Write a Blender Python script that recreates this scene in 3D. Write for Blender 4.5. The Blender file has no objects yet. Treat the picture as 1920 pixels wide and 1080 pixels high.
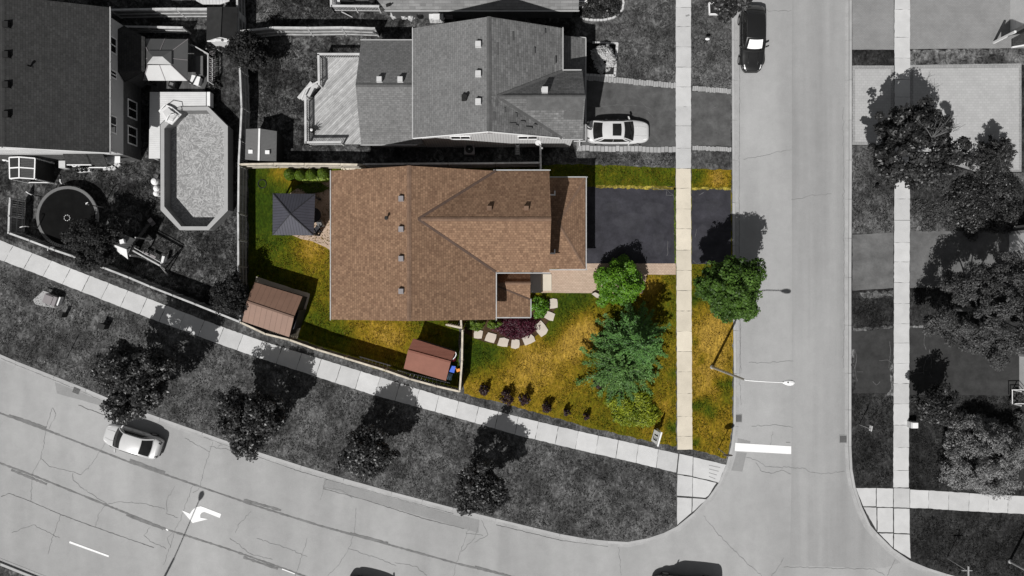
import bpy, math, random
import numpy as np
from mathutils import Vector, Matrix

# ------------------------------------------------------------------ scene, camera, light
scene = bpy.context.scene
COL = scene.collection
H, F = 58.0, 1392.0            # height of the drone, focal length in pixels of a 1920 wide frame
R = math.radians
cam_d = bpy.data.cameras.new('camera')
cam_d.sensor_width = 36.0
cam_d.lens = 36.0 * F / 1920.0
cam_d.clip_end = 3000
cam = bpy.data.objects.new('camera', cam_d)
cam.location = (0, 0, H)
COL.objects.link(cam)
scene.camera = cam

SUN_EL, SHADOW_AZ = R(52.5), R(27)     # shadows fall up the picture, 25 degrees to the right
sdir = Vector((-math.sin(SHADOW_AZ) * math.cos(SUN_EL), -math.cos(SHADOW_AZ) * math.cos(SUN_EL), math.sin(SUN_EL)))
world = bpy.data.worlds.new('World')
scene.world = world
world.use_nodes = True
wn = world.node_tree
for n in list(wn.nodes): wn.nodes.remove(n)
sky = wn.nodes.new('ShaderNodeTexSky'); sky.sky_type = 'NISHITA'; sky.sun_disc = False
sky.sun_elevation = SUN_EL
sky.sun_rotation = math.atan2(sdir.x, sdir.y)
hs = wn.nodes.new('ShaderNodeHueSaturation'); hs.inputs['Saturation'].default_value = 0.12
bg = wn.nodes.new('ShaderNodeBackground'); bg.inputs['Strength'].default_value = 0.043
wo = wn.nodes.new('ShaderNodeOutputWorld')
wn.links.new(sky.outputs[0], hs.inputs['Color']); wn.links.new(hs.outputs[0], bg.inputs['Color']); wn.links.new(bg.outputs[0], wo.inputs['Surface'])
sun_d = bpy.data.lights.new('sun', 'SUN'); sun_d.energy = 4.7; sun_d.angle = R(0.5); sun_d.color = (1.0, 0.985, 0.965)
sun = bpy.data.objects.new('sun', sun_d); COL.objects.link(sun)
sun.rotation_euler = sdir.to_track_quat('Z', 'Y').to_euler()
sun.location = sdir * 100
scene.view_settings.view_transform = 'Standard'; scene.view_settings.look = 'None'
scene.view_settings.exposure = 0.0; scene.view_settings.gamma = 1.0
scene.view_settings.use_curve_mapping = False

# ------------------------------------------------------------------ helpers
def P(px, py, z=0.0):
    """photo pixel -> point at height z (real place and size)"""
    s = (H - z) / F
    return Vector(((px - 960) * s, (540 - py) * s, z))
def G(pts, z=0.0): return [tuple(P(x, y, z)[:2]) for x, y in pts]

class MB:
    def __init__(s): s.v = []; s.f = []; s.m = []; s.uv = []
    def vert(s, p): s.v.append((p[0], p[1], p[2])); return len(s.v) - 1
    def face(s, pts, m=0, uv=None):
        b = len(s.v)
        for p in pts: s.v.append((p[0], p[1], p[2]))
        s.f.append(tuple(range(b, b + len(pts)))); s.m.append(m); s.uv.append(uv)
    def poly(s, xy, z, m=0): s.face([(x, y, z) for x, y in xy], m)
    def prism(s, xy, z0, z1, m=0, ms=None, bottom=False):
        a = sum(xy[i][0] * xy[(i + 1) % len(xy)][1] - xy[(i + 1) % len(xy)][0] * xy[i][1] for i in range(len(xy)))
        if a < 0: xy = xy[::-1]
        b = len(s.v); n = len(xy)
        for x, y in xy: s.v.append((x, y, z0))
        for x, y in xy: s.v.append((x, y, z1))
        s.f.append(tuple(range(b + n, b + 2 * n))); s.m.append(m); s.uv.append(None)
        if bottom: s.f.append(tuple(range(b + n - 1, b - 1, -1))); s.m.append(m); s.uv.append(None)
        for i in range(n):
            j = (i + 1) % n
            s.f.append((b + i, b + j, b + n + j, b + n + i)); s.m.append(m if ms is None else ms); s.uv.append(None)
    def hexa(s, p, m=0):      # 8 points: bottom ring then top ring
        b = len(s.v)
        for q in p: s.v.append((q[0], q[1], q[2]))
        for f in ((3, 2, 1, 0), (4, 5, 6, 7), (0, 1, 5, 4), (1, 2, 6, 5), (2, 3, 7, 6), (3, 0, 4, 7)):
            s.f.append(tuple(b + i for i in f)); s.m.append(m); s.uv.append(None)
    def box(s, c, size, ang=0.0, m=0):   # c = centre of the base
        lx, ly, lz = size[0] / 2, size[1] / 2, size[2]
        ca, sa = math.cos(ang), math.sin(ang)
        q = [(c[0] + x * ca - y * sa, c[1] + x * sa + y * ca) for x, y in ((-lx, -ly), (lx, -ly), (lx, ly), (-lx, ly))]
        s.hexa([(x, y, c[2]) for x, y in q] + [(x, y, c[2] + lz) for x, y in q], m)
    def bar(s, a, b, w, h, m=0):
        a, b = Vector(a), Vector(b); d = (b - a)
        if d.length < 1e-6: return
        d.normalize()
        side = d.cross(Vector((0, 0, 1)))
        if side.length < 1e-3: side = Vector((1, 0, 0))
        side.normalize(); up = side.cross(d).normalized()
        o = [side * x * w / 2 + up * y * h / 2 for x, y in ((-1, -1), (1, -1), (1, 1), (-1, 1))]
        s.hexa([a + k for k in o] + [b + k for k in o], m)
    def tube(s, pts, r, n=8, m=0, cap=True):
        pts = [Vector(p) for p in pts]
        rs = r if isinstance(r, (list, tuple)) else [r] * len(pts)
        b = len(s.v)
        for i, p in enumerate(pts):
            d = (pts[min(i + 1, len(pts) - 1)] - pts[max(i - 1, 0)]).normalized()
            u = d.cross(Vector((0, 0, 1)))
            if u.length < .05: u = d.cross(Vector((0, 1, 0)))
            u.normalize(); w = d.cross(u)
            for k in range(n):
                a = 2 * math.pi * k / n
                q = p + (u * math.cos(a) + w * math.sin(a)) * rs[i]
                s.v.append(tuple(q))
        for i in range(len(pts) - 1):
            for k in range(n):
                k2 = (k + 1) % n
                s.f.append((b + i * n + k, b + i * n + k2, b + (i + 1) * n + k2, b + (i + 1) * n + k)); s.m.append(m); s.uv.append(None)
        if cap:
            s.f.append(tuple(b + k for k in range(n - 1, -1, -1))); s.m.append(m); s.uv.append(None)
            e = b + (len(pts) - 1) * n
            s.f.append(tuple(e + k for k in range(n))); s.m.append(m); s.uv.append(None)
    def lathe(s, c, prof, n=24, m=0, sx=1, sy=1):  # prof = [(r, z)]
        b = len(s.v)
        for r, z in prof:
            for k in range(n):
                a = 2 * math.pi * k / n
                s.v.append((c[0] + r * sx * math.cos(a), c[1] + r * sy * math.sin(a), c[2] + z))
        for i in range(len(prof) - 1):
            for k in range(n):
                k2 = (k + 1) % n
                s.f.append((b + i * n + k, b + i * n + k2, b + (i + 1) * n + k2, b + (i + 1) * n + k)); s.m.append(m); s.uv.append(None)
        if prof[-1][0] > 1e-4: s.f.append(tuple(b + (len(prof) - 1) * n + k for k in range(n))); s.m.append(m); s.uv.append(None)
    def grid(s, fn, nu, nv, u0=0, u1=1, v0=0, v1=1, m=0):
        b = len(s.v)
        for i in range(nu + 1):
            for j in range(nv + 1):
                p = fn(u0 + (u1 - u0) * i / nu, v0 + (v1 - v0) * j / nv)
                s.v.append((p[0], p[1], p[2]))
        for i in range(nu):
            for j in range(nv):
                a = b + i * (nv + 1) + j
                s.f.append((a, a + nv + 1, a + nv + 2, a + 1)); s.m.append(m); s.uv.append(None)
    def slab(s, pts, t=.14, m=0, ms=None):
        """roof plane: top face with shingle uv, sides and underside"""
        pts = [Vector(p) for p in pts]
        n = Vector((0, 0, 0))
        for i in range(len(pts)):
            a, b = pts[i], pts[(i + 1) % len(pts)]
            n += a.cross(b)
        n.normalize()
        if n.z < 0: pts = pts[::-1]; n = -n
        u = Vector((0, 0, 1)).cross(n)
        u = u.normalized() if u.length > 1e-4 else Vector((1, 0, 0))
        v = n.cross(u)
        s.face(pts, m, [(p.dot(u), p.dot(v)) for p in pts])
        low = [p - Vector((0, 0, t)) for p in pts]
        s.face(low[::-1], m if ms is None else ms)
        for i in range(len(pts)):
            j = (i + 1) % len(pts)
            s.face([low[i], low[j], pts[j], pts[i]], m if ms is None else ms)
    def build(s, name, mats, parent=None, smooth=False, origin=None, merge=False):
        if not isinstance(mats, (list, tuple)): mats = [mats]
        if parent is not None: o = Vector(parent.get('_o', parent.location)) if False else world_origin(parent)
        elif origin is not None: o = Vector(origin)
        else:
            a = np.array(s.v); o = Vector(((a[:, 0].min() + a[:, 0].max()) / 2, (a[:, 1].min() + a[:, 1].max()) / 2, a[:, 2].min()))
        me = bpy.data.meshes.new(name)
        me.from_pydata([(x - o.x, y - o.y, z - o.z) for x, y, z in s.v], [], s.f)
        for mt in mats: me.materials.append(mt)
        me.polygons.foreach_set('material_index', s.m)
        if any(u is not None for u in s.uv):
            L = me.uv_layers.new(name='UVMap'); k = 0; flat = []
            for f, u in zip(s.f, s.uv):
                if u is None: flat += [0.0, 0.0] * len(f)
                else:
                    for q in u: flat += [q[0], q[1]]
            L.data.foreach_set('uv', flat)
        if smooth: me.polygons.foreach_set('use_smooth', [True] * len(me.polygons))
        me.update()
        ob = bpy.data.objects.new(name, me); COL.objects.link(ob)
        if parent is not None: ob.parent = parent
        else: ob.location = o
        return ob
def world_origin(o):
    p = Vector(o.location)
    while o.parent is not None:
        o = o.parent; p = p + Vector(o.location)
    return p
def tag(o, label=None, cat=None, group=None, kind=None):
    if label: o['label'] = label
    if cat: o['category'] = cat
    if group: o['group'] = group
    if kind: o['kind'] = kind
    return o
def thing(name, loc, label, cat, group=None, rz=0.0):
    o = bpy.data.objects.new(name, None); COL.objects.link(o)
    o.empty_display_size = .3
    o.location = loc; o.rotation_euler = (0, 0, rz)
    return tag(o, label, cat, group)
def struct(mb, name, m, smooth=False):
    o = mb.build(name, m, origin=(0, 0, 0), smooth=smooth); o['kind'] = 'structure'; return o
def copy_tree(o, parent=None):
    c = o.copy(); COL.objects.link(c)
    if parent: c.parent = parent
    for ch in [k for k in COL.objects if k.parent == o]: copy_tree(ch, c)
    return c
def ragged(xy, step=.35, amp=.05, seed=0):
    rnd = random.Random(seed); out = []
    for i in range(len(xy)):
        a, b = Vector(xy[i]), Vector(xy[(i + 1) % len(xy)])
        n = max(1, int((b - a).length / step)); d = (b - a)
        nn = Vector((-d.y, d.x)).normalized() if d.length > 0 else Vector((0, 0))
        for k in range(n):
            q = a + d * k / n + nn * rnd.uniform(-amp, amp)
            out.append((q.x, q.y))
    return out

# ------------------------------------------------------------------ materials
def c3(c): return (c, c, c) if isinstance(c, (int, float)) else tuple(c)
class NT:
    def __init__(s, name):
        s.mat = bpy.data.materials.new(name); s.mat.use_nodes = True
        s.t = s.mat.node_tree; s.b = s.t.nodes['Principled BSDF']; s.tc = s.t.nodes.new('ShaderNodeTexCoord')
    def n(s, typ, **kw):
        k = s.t.nodes.new(typ)
        for a, v in kw.items(): setattr(k, a, v)
        return k
    def l(s, a, b): s.t.links.new(a, b)
    def noise(s, scale, det=4, rough=.6, vec=None, dist=0):
        k = s.n('ShaderNodeTexNoise'); k.inputs['Scale'].default_value = scale; k.inputs['Detail'].default_value = det
        k.inputs['Roughness'].default_value = rough; k.inputs['Distortion'].default_value = dist
        s.l(vec or s.tc.outputs['Object'], k.inputs['Vector']); return k.outputs['Fac']
    def ramp(s, fac, stops):
        k = s.n('ShaderNodeValToRGB'); e = k.color_ramp.elements
        while len(e) < len(stops): e.new(.5)
        for i, (p, c) in enumerate(stops): e[i].position = p; e[i].color = (*c3(c), 1)
        s.l(fac, k.inputs[0]); return k.outputs[0]
    def mix(s, a, b, fac=.5, mode='MIX'):
        k = s.n('ShaderNodeMix', data_type='RGBA', blend_type=mode)
        for sock, val in ((k.inputs[0], fac), (k.inputs[6], a), (k.inputs[7], b)):
            if hasattr(val, 'is_output'): s.l(val, sock)
            elif sock.type == 'RGBA': sock.default_value = (*c3(val), 1)
            else: sock.default_value = val
        return k.outputs[2]
    def math(s, op, a, b=0.0, clamp=False):
        k = s.n('ShaderNodeMath', operation=op, use_clamp=clamp)
        for sock, val in ((k.inputs[0], a), (k.inputs[1], b)):
            if hasattr(val, 'is_output'): s.l(val, sock)
            else: sock.default_value = val
        return k.outputs[0]
    def bump(s, h, strength, dist=.02):
        k = s.n('ShaderNodeBump'); k.inputs['Strength'].default_value = strength; k.inputs['Distance'].default_value = dist
        s.l(h, k.inputs['Height']); s.l(k.outputs[0], s.b.inputs['Normal'])
    def done(s, col, rough=.9, spec=.3, metal=0.0):
        if hasattr(col, 'is_output'): s.l(col, s.b.inputs['Base Color'])
        else: s.b.inputs['Base Color'].default_value = (*c3(col), 1)
        s.b.inputs['Roughness'].default_value = rough; s.b.inputs['Specular IOR Level'].default_value = spec; s.b.inputs['Metallic'].default_value = metal
        return s.mat
def sc(c, k): return tuple(min(1, x * k) for x in c3(c))
def m_plain(name, c, var=.18, scale=1.5, fine=25, rough=.8, spec=.3, metal=0.0, bump=0.0):
    t = NT(name)
    a = t.ramp(t.noise(scale, 5), [(.3, sc(c, 1 - var)), (.7, sc(c, 1 + var))])
    b = t.ramp(t.noise(fine, 3), [(.3, 1 - var * .6), (.7, 1 + var * .6)])
    f = t.noise(fine, 3)
    col = t.mix(a, b, 1.0, 'MULTIPLY')
    if bump: t.bump(f, bump)
    return t.done(col, rough, spec, metal)
def m_concrete(name, c):
    t = NT(name)
    g = t.n('ShaderNodeNewGeometry')
    slab = t.ramp(g.outputs['Random Per Island'], [(0, sc(c, .90)), (1, sc(c, 1.06))])
    st = t.ramp(t.noise(.9, 6, .65), [(.3, .90), (.62, 1.04)])
    fi = t.ramp(t.noise(30, 4), [(.3, .90), (.7, 1.08)])
    t.bump(t.noise(40, 3), .2, .01)
    return t.done(t.mix(t.mix(slab, st, 1, 'MULTIPLY'), fi, 1, 'MULTIPLY'), .9, .2)
def m_asphalt(name, c, streak=None, lo=.84, hi=1.12):
    t = NT(name)
    big = t.ramp(t.noise(.12, 5, .6), [(.3, .93), (.7, 1.05)])
    med = t.ramp(t.noise(1.1, 6, .7), [(.3, lo), (.7, hi)])
    fi = t.ramp(t.noise(22, 3, .7), [(.3, .88), (.7, 1.12)])
    col = t.mix(t.mix(t.mix(big, med, 1, 'MULTIPLY'), fi, 1, 'MULTIPLY'), c, 1, 'MULTIPLY')
    if streak:
        mp = t.n('ShaderNodeMapping'); mp.inputs['Scale'].default_value = streak; t.l(t.tc.outputs['Object'], mp.inputs[0])
        s_ = t.ramp(t.noise(1.0, 3, .5, mp.outputs[0]), [(.35, .9), (.65, 1.08)])
        col = t.mix(col, s_, 1, 'MULTIPLY')
    t.bump(t.noise(60, 2), .25, .008)
    return t.done(col, .92, .2)
def m_grass(name, c, dark=.55, light=1.75, mid=1.0):
    t = NT(name)
    warp = t.noise(2.3, 6, .7, None, 1.2)
    big = t.ramp(t.noise(.33, 6, .68), [(.40, dark + .05), (.5, mid), (.60, light * .8)])
    med = t.ramp(warp, [(.38, dark), (.5, mid), (.63, light)])
    mp = t.n('ShaderNodeMapping'); mp.inputs['Scale'].default_value = (1.0, .45, 1); mp.inputs['Rotation'].default_value = (0, 0, .5)
    t.l(t.tc.outputs['Object'], mp.inputs[0])
    fi = t.ramp(t.noise(5.5, 5, .8, mp.outputs[0], .9), [(.32, .45), (.5, .95), (.70, 1.8)])
    col = t.mix(t.mix(t.mix(big, med, 1, 'MULTIPLY'), fi, 1, 'MULTIPLY'), c, 1, 'MULTIPLY')
    t.bump(t.noise(11, 4, .8), .9, .06)
    return t.done(col, .95, .1)
def m_lawn(name):
    """watered green to sun-dried straw, by the painted dryness of the turf"""
    t = NT(name)
    at = t.n('ShaderNodeAttribute', attribute_name='dry')
    n1 = t.noise(1.6, 6, .72, None, 1.0); n2 = t.noise(7, 5, .75)
    v = t.math('ADD', at.outputs['Fac'], t.math('MULTIPLY', t.math('SUBTRACT', n1, .5), .9))
    v = t.math('ADD', v, t.math('MULTIPLY', t.math('SUBTRACT', n2, .5), .6), True)
    col = t.ramp(v, [(0, (.026, .048, .003)), (.28, (.060, .076, .004)), (.52, (.125, .104, .006)), (.76, (.205, .135, .011)), (1, (.34, .215, .036))])
    mp = t.n('ShaderNodeMapping'); mp.inputs['Scale'].default_value = (1, .4, 1); mp.inputs['Rotation'].default_value = (0, 0, -.6)
    t.l(t.tc.outputs['Object'], mp.inputs[0])
    fi = t.ramp(t.noise(5.5, 5, .8, mp.outputs[0], 1.0), [(.32, .42), (.5, .92), (.7, 1.75)])
    t.bump(t.noise(11, 4, .8), .9, .06)
    return t.done(t.mix(col, fi, 1, 'MULTIPLY'), .95, .1)
def m_shingle(name, c1, c2, row=.15, wid=.30, stain=.15, spots=None):
    t = NT(name)
    br = t.n('ShaderNodeTexBrick'); br.offset = .5; br.squash = 1
    br.inputs['Scale'].default_value = 1; br.inputs['Brick Width'].default_value = wid; br.inputs['Row Height'].default_value = row
    br.inputs['Mortar Size'].default_value = .008; br.inputs['Bias'].default_value = 0
    br.inputs['Color1'].default_value = (*c3(c1), 1); br.inputs['Color2'].default_value = (*c3(c2), 1); br.inputs['Mortar'].default_value = (*sc(c2, .55), 1)
    t.l(t.tc.outputs['UV'], br.inputs['Vector'])
    b2 = t.n('ShaderNodeTexBrick'); b2.offset = .37
    b2.inputs['Scale'].default_value = 1; b2.inputs['Brick Width'].default_value = wid * .53; b2.inputs['Row Height'].default_value = row
    b2.inputs['Mortar Size'].default_value = 0; b2.inputs['Color1'].default_value = (.84, .84, .84, 1); b2.inputs['Color2'].default_value = (1.1, 1.1, 1.1, 1)
    t.l(t.tc.outputs['UV'], b2.inputs['Vector'])
    st = t.ramp(t.noise(.5, 5, .65), [(.3, 1 - stain), (.7, 1 + stain)])
    gr = t.ramp(t.noise(40, 2), [(.3, .86), (.7, 1.14)])
    col = t.mix(t.mix(t.mix(br.outputs['Color'], b2.outputs['Color'], 1, 'MULTIPLY'), st, 1, 'MULTIPLY'), gr, 1, 'MULTIPLY')
    if spots:
        b3 = t.n('ShaderNodeTexBrick'); b3.offset = .5
        b3.inputs['Scale'].default_value = 1; b3.inputs['Brick Width'].default_value = wid * 3; b3.inputs['Row Height'].default_value = row
        b3.inputs['Mortar Size'].default_value = .004; b3.inputs['Color1'].default_value = (.55, .55, .55, 1); b3.inputs['Color2'].default_value = (1, 1, 1, 1); b3.inputs['Bias'].default_value = spots
        b3.inputs['Mortar'].default_value = (.4, .4, .4, 1)
        t.l(t.tc.outputs['UV'], b3.inputs['Vector'])
        col = t.mix(col, b3.outputs['Color'], 1, 'MULTIPLY')
    t.bump(br.outputs['Fac'], -.4, .01)
    return t.done(col, .95, .15)
def m_brick(name, c1, c2, mortar, w=.24, h=.075, uvsrc='Object', rough=.9, vert=True, stain=.12, off=.5):
    t = NT(name)
    br = t.n('ShaderNodeTexBrick'); br.inputs['Scale'].default_value = 1; br.offset = off
    br.inputs['Brick Width'].default_value = w; br.inputs['Row Height'].default_value = h; br.inputs['Mortar Size'].default_value = min(w, h) * .07
    br.inputs['Color1'].default_value = (*c3(c1), 1); br.inputs['Color2'].default_value = (*c3(c2), 1); br.inputs['Mortar'].default_value = (*c3(mortar), 1)
    if vert:
        sp = t.n('ShaderNodeSeparateXYZ'); t.l(t.tc.outputs['Object'], sp.inputs[0])
        cb = t.n('ShaderNodeCombineXYZ'); t.l(t.math('ADD', sp.outputs[0], sp.outputs[1]), cb.inputs[0]); t.l(sp.outputs[2], cb.inputs[1])
        t.l(cb.outputs[0], br.inputs['Vector'])
    else: t.l(t.tc.outputs['Object'], br.inputs['Vector'])
    st = t.ramp(t.noise(.7, 5, .65), [(.3, 1 - stain), (.7, 1 + stain)])
    return t.done(t.mix(br.outputs['Color'], st, 1, 'MULTIPLY'), rough, .2)
def m_ribs(name, c, pitch=.3, axis=0, rough=.5, metal=0.0, var=.08, depth=.5, dark=.55, width=.12):
    """ribbed sheet: seams every `pitch` metres along local x (0), y (1), or roof uv u (2)"""
    t = NT(name)
    if axis == 2: src = t.tc.outputs['UV']; ax = 0
    else: src = t.tc.outputs['Object']; ax = axis
    sp = t.n('ShaderNodeSeparateXYZ'); t.l(src, sp.inputs[0])
    fr = t.math('FRACT', t.math('DIVIDE', sp.outputs[ax], pitch))
    line = t.math('LESS_THAN', fr, width)
    base = t.ramp(t.noise(1.2, 5), [(.3, sc(c, 1 - var)), (.7, sc(c, 1 + var))])
    t.bump(line, depth, .03)
    return t.done(t.mix(base, sc(c, dark), line), rough, .4, metal)
def m_leaf(name, lo, hi, rough=.5, spec=.35, trans=.25):
    t = NT(name)
    at = t.n('ShaderNodeAttribute', attribute_name='tint')
    col = t.ramp(at.outputs['Fac'], [(0, lo), (1, hi)])
    t.done(col, rough, spec)
    tr = t.n('ShaderNodeBsdfTranslucent'); t.l(col, tr.inputs['Color'])
    mx = t.n('ShaderNodeMixShader'); mx.inputs[0].default_value = trans
    out = t.t.nodes['Material Output']
    t.l(t.b.outputs[0], mx.inputs[1]); t.l(tr.outputs[0], mx.inputs[2]); t.l(mx.outputs[0], out.inputs['Surface'])
    return t.mat
def m_wood(name, c, pitch=.14, ang=0.0, gap=.06, var=.35, world=False, z=False):
    t = NT(name)
    mp = t.n('ShaderNodeMapping'); mp.inputs['Rotation'].default_value = (0, 0, ang); t.l(t.tc.outputs['Object'], mp.inputs[0])
    sp = t.n('ShaderNodeSeparateXYZ'); t.l(mp.outputs[0], sp.inputs[0])
    q = t.math('DIVIDE', sp.outputs[1], pitch); fl = t.math('FLOOR', q); fr = t.math('FRACT', q)
    wn_ = t.n('ShaderNodeTexWhiteNoise', noise_dimensions='2D')
    cb = t.n('ShaderNodeCombineXYZ'); t.l(fl, cb.inputs[0]); t.l(t.math('FLOOR', t.math('DIVIDE', sp.outputs[0], 3.6)), cb.inputs[1])
    t.l(cb.outputs[0], wn_.inputs['Vector'])
    col = t.ramp(wn_.outputs['Value'], [(0, sc(c, 1 - var)), (1, sc(c, 1 + var * .6))])
    m2 = t.n('ShaderNodeMapping'); m2.inputs['Scale'].default_value = (1.2, 14, 1); t.l(mp.outputs[0], m2.inputs[0])
    gr = t.ramp(t.noise(1.5, 5, .7, m2.outputs[0]), [(.3, .7), (.7, 1.2)])
    blot = t.ramp(t.noise(1.8, 6, .7), [(.3, .78), (.6, 1.08)])
    col = t.mix(t.mix(col, gr, 1, 'MULTIPLY'), blot, 1, 'MULTIPLY')
    col = t.mix(col, sc(c, .25), t.math('LESS_THAN', fr, gap))
    return t.done(col, .85, .2)
def m_glass(name, c=.012, rough=.06, spec=.6): 
    t = NT(name); return t.done(t.ramp(t.noise(1.3, 3), [(.3, sc(c, .7)), (.7, sc(c, 1.5))]), rough, spec)
def m_paint(name, c, metal=0.0, rough=.3, coat=.8):
    t = NT(name); t.b.inputs['Coat Weight'].default_value = coat; t.b.inputs['Coat Roughness'].default_value = .05
    return t.done(t.ramp(t.noise(3, 3), [(.3, sc(c, .97)), (.7, sc(c, 1.03))]), rough, .5, metal)
# ------------------------------------------------------------------ material set
M = {}
M['earth'] = m_grass('earth_grass', .03)
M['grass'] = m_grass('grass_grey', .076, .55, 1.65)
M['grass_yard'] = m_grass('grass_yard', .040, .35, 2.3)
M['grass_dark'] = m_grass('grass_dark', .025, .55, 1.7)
M['grass_weedy'] = m_grass('grass_weedy', .060, .4, 1.9)
M['grass_dry'] = m_grass('grass_dry', .115, .3, 1.6)
M['lawn'] = m_lawn('lawn_turf')
M['walk'] = m_concrete('concrete_walk', .50)
M['walk_warm'] = m_concrete('concrete_walk_warm', (.60, .545, .45))
M['joint'] = m_plain('joint_dirt', .035, .5)
M['kerb'] = m_concrete('concrete_kerb', .38)
M['gutter_pan'] = m_asphalt('kerb_gutter', .33)
M['fringe'] = m_grass('fringe_straw', (.22, .18, .035)); M['fringe_green'] = m_grass('fringe_green', (.06, .085, .01))
M['road'] = m_asphalt('road_asphalt', .32, (.35, .06, 1), .93, 1.05)
M['road_east'] = m_asphalt('road_asphalt_worn', .285, (.9, .05, 1), .95, 1.04)
M['patch'] = m_asphalt('road_patch', .25, None, .93, 1.06)
M['crack'] = m_plain('crack', .135, .4, rough=1)
M['seal'] = m_plain('crack_sealant', .16, .25, rough=.9)
M['mark'] = m_plain('road_paint', .78, .06, 4, 30, .7)
M['drive'] = m_asphalt('drive_sealed', (.032, .0315, .038), (.25, 1.3, 1), .70, 1.45)
M['drive_grey'] = m_asphalt('drive_grey', .078, (.35, 1.1, 1), .68, 1.4)
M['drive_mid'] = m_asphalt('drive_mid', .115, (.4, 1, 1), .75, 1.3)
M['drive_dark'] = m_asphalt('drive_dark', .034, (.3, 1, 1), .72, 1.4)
M['paver_a'] = m_brick('paver_herring', .235, .215, .15, .2, .1, vert=False)
M['paver_b'] = m_brick('paver_light', .385, .35, .31, .30, .20, vert=False, stain=.07)
M['paver_border'] = m_brick('paver_border', .30, .25, .2, .2, .2, vert=False)
M['paver_warm'] = m_brick('paver_warm', (.47, .36, .28), (.40, .30, .23), (.25, .19, .14), .22, .12, vert=False)
M['edge_brick'] = m_concrete('edge_brick', .33)
M['soil'] = m_plain('soil', .02, .5, 3, 20, 1)
M['soil_brown'] = m_plain('soil_brown', (.05, .03, .015), .5, 3, 20, 1)
M['flag'] = m_concrete('flagstone', (.50, .445, .385))
M['shingle_brown'] = m_shingle('shingle_brown', (.252, .158, .101), (.168, .101, .065), .17, .22, .08)
M['shingle_cap'] = m_plain('shingle_cap', (.16, .101, .069), .2, 2, 18, .95)
M['shingle_grey'] = m_shingle('shingle_grey', .172, .150, .15, .30, .08)
M['shingle_worn'] = m_shingle('shingle_worn', .165, .128, .17, .36, .16, .62)
M['shingle_dark'] = m_shingle('shingle_dark', .043, .034, .16, .3, .12)
M['shingle_mid'] = m_shingle('shingle_mid', .20, .17, .2, .9, .12)
M['cap_grey'] = m_plain('cap_grey', .085, .2, 2, 18)
M['cap_dark'] = m_plain('cap_dark', .03, .2, 2, 18)
M['gutter'] = m_plain('gutter_white', .40, .08, 2, 20, .6)
M['white'] = m_plain('white_trim', .72, .05, 2, 20, .5)
M['siding'] = m_ribs('siding_light', .55, .2, 0, .7, 0, .05)
M['siding_grey'] = m_plain('siding_grey', .46, .06, 1, 10, .7)
M['white_board'] = m_plain('white_board', .62, .08, 1, 15, .6)
M['brick_warm'] = m_brick('brick_warm', (.30, .17, .11), (.22, .12, .08), (.35, .3, .25))
M['brick_grey'] = m_brick('brick_grey', .09, .06, .12)
M['glass'] = m_glass('window_glass')
M['dark'] = m_plain('dark_metal', .02, .2, rough=.5)
M['vent'] = m_plain('vent_metal', (.22, .205, .21), .08, rough=.5, metal=0)
M['vent_white'] = m_plain('vent_white', .5, .08, rough=.5)
M['vent_black'] = m_plain('vent_black', .012, .2, rough=.6)
M['fence'] = m_plain('fence_wood', .43, .25, 2, 30, .9)
M['fence_warm'] = m_plain('fence_wood_warm', (.50, .45, .37), .25, 2, 30, .9)
M['fence_board'] = m_wood('fence_board', .22, .14, 0, .0, .35)
M['deck'] = m_wood('deck_wood', .40, .14, R(-45), .09, .25)
M['deck_brown'] = m_wood('deck_planks', .10, .14, R(90), .1, .3)
M['rail'] = m_plain('rail_wood', .46, .15, 2, 30, .85)
M['steel'] = m_plain('galvanised', .42, .08, 3, 20, .45, .5, .3)
M['black'] = m_plain('black_plastic', .010, .2, rough=.5)
M['mat'] = m_plain('jumping_mat', .008, .2, rough=1, spec=.02)
M['tyre'] = m_plain('tyre', .012, .2, rough=.9)
M['rim'] = m_plain('rim', .35, .1, rough=.35, metal=.6)
M['lamp_glass'] = m_plain('lamp_lens', .75, .04, rough=.15, spec=.6)
M['red_lens'] = m_plain('red_lens', .05, .1, rough=.2)
M['bark'] = m_plain('bark', .10, .4, 6, 30, .95)
M['bark_light'] = m_plain('bark_light', .17, .3, 6, 30, .95)
M['tin'] = m_ribs('tin_roof', .115, .28, 0, .5)

# ------------------------------------------------------------------ ground, road, blocks
ZR = -0.13
mb = MB(); mb.poly([(-600, -600), (600, -600), (600, 600), (-600, 600)], -.16); struct(mb, 'ground', M['earth'])
KW = [(-300, 540), (-60, 630), (0, 664), (30, 677), (102, 705), (162, 729), (230, 758), (300, 783), (380, 811), (480, 846), (565, 873), (645, 897), (735, 922), (850, 952), (930, 972), (1000, 989), (1050, 1001), (1100, 1010), (1140, 1014), (1177, 1016), (1215, 1009), (1245, 999), (1269, 987), (1300, 962), (1330, 930), (1347, 906), (1362, 870), (1371, 835), (1375, 800), (1376, 700), (1374, 540), (1373, 300), (1372, 0), (1372, -420)]
KE = [(1597, -420), (1597, 0), (1597, 300), (1596, 520), (1596, 700), (1596, 837), (1598, 880), (1604, 914), (1616, 950), (1632, 985), (1645, 1000), (1675, 1030), (1706, 1051), (1740, 1065), (1775, 1076), (1850, 1096), (2000, 1122), (2400, 1190)]
def offset(pl, d):
    out = []
    for i, p in enumerate(pl):
        a = Vector(pl[max(0, i - 1)]); b = Vector(pl[min(len(pl) - 1, i + 1)])
        t = (b - a).normalized(); out.append((p[0] + -t.y * d, p[1] + t.x * d))
    return out
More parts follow.
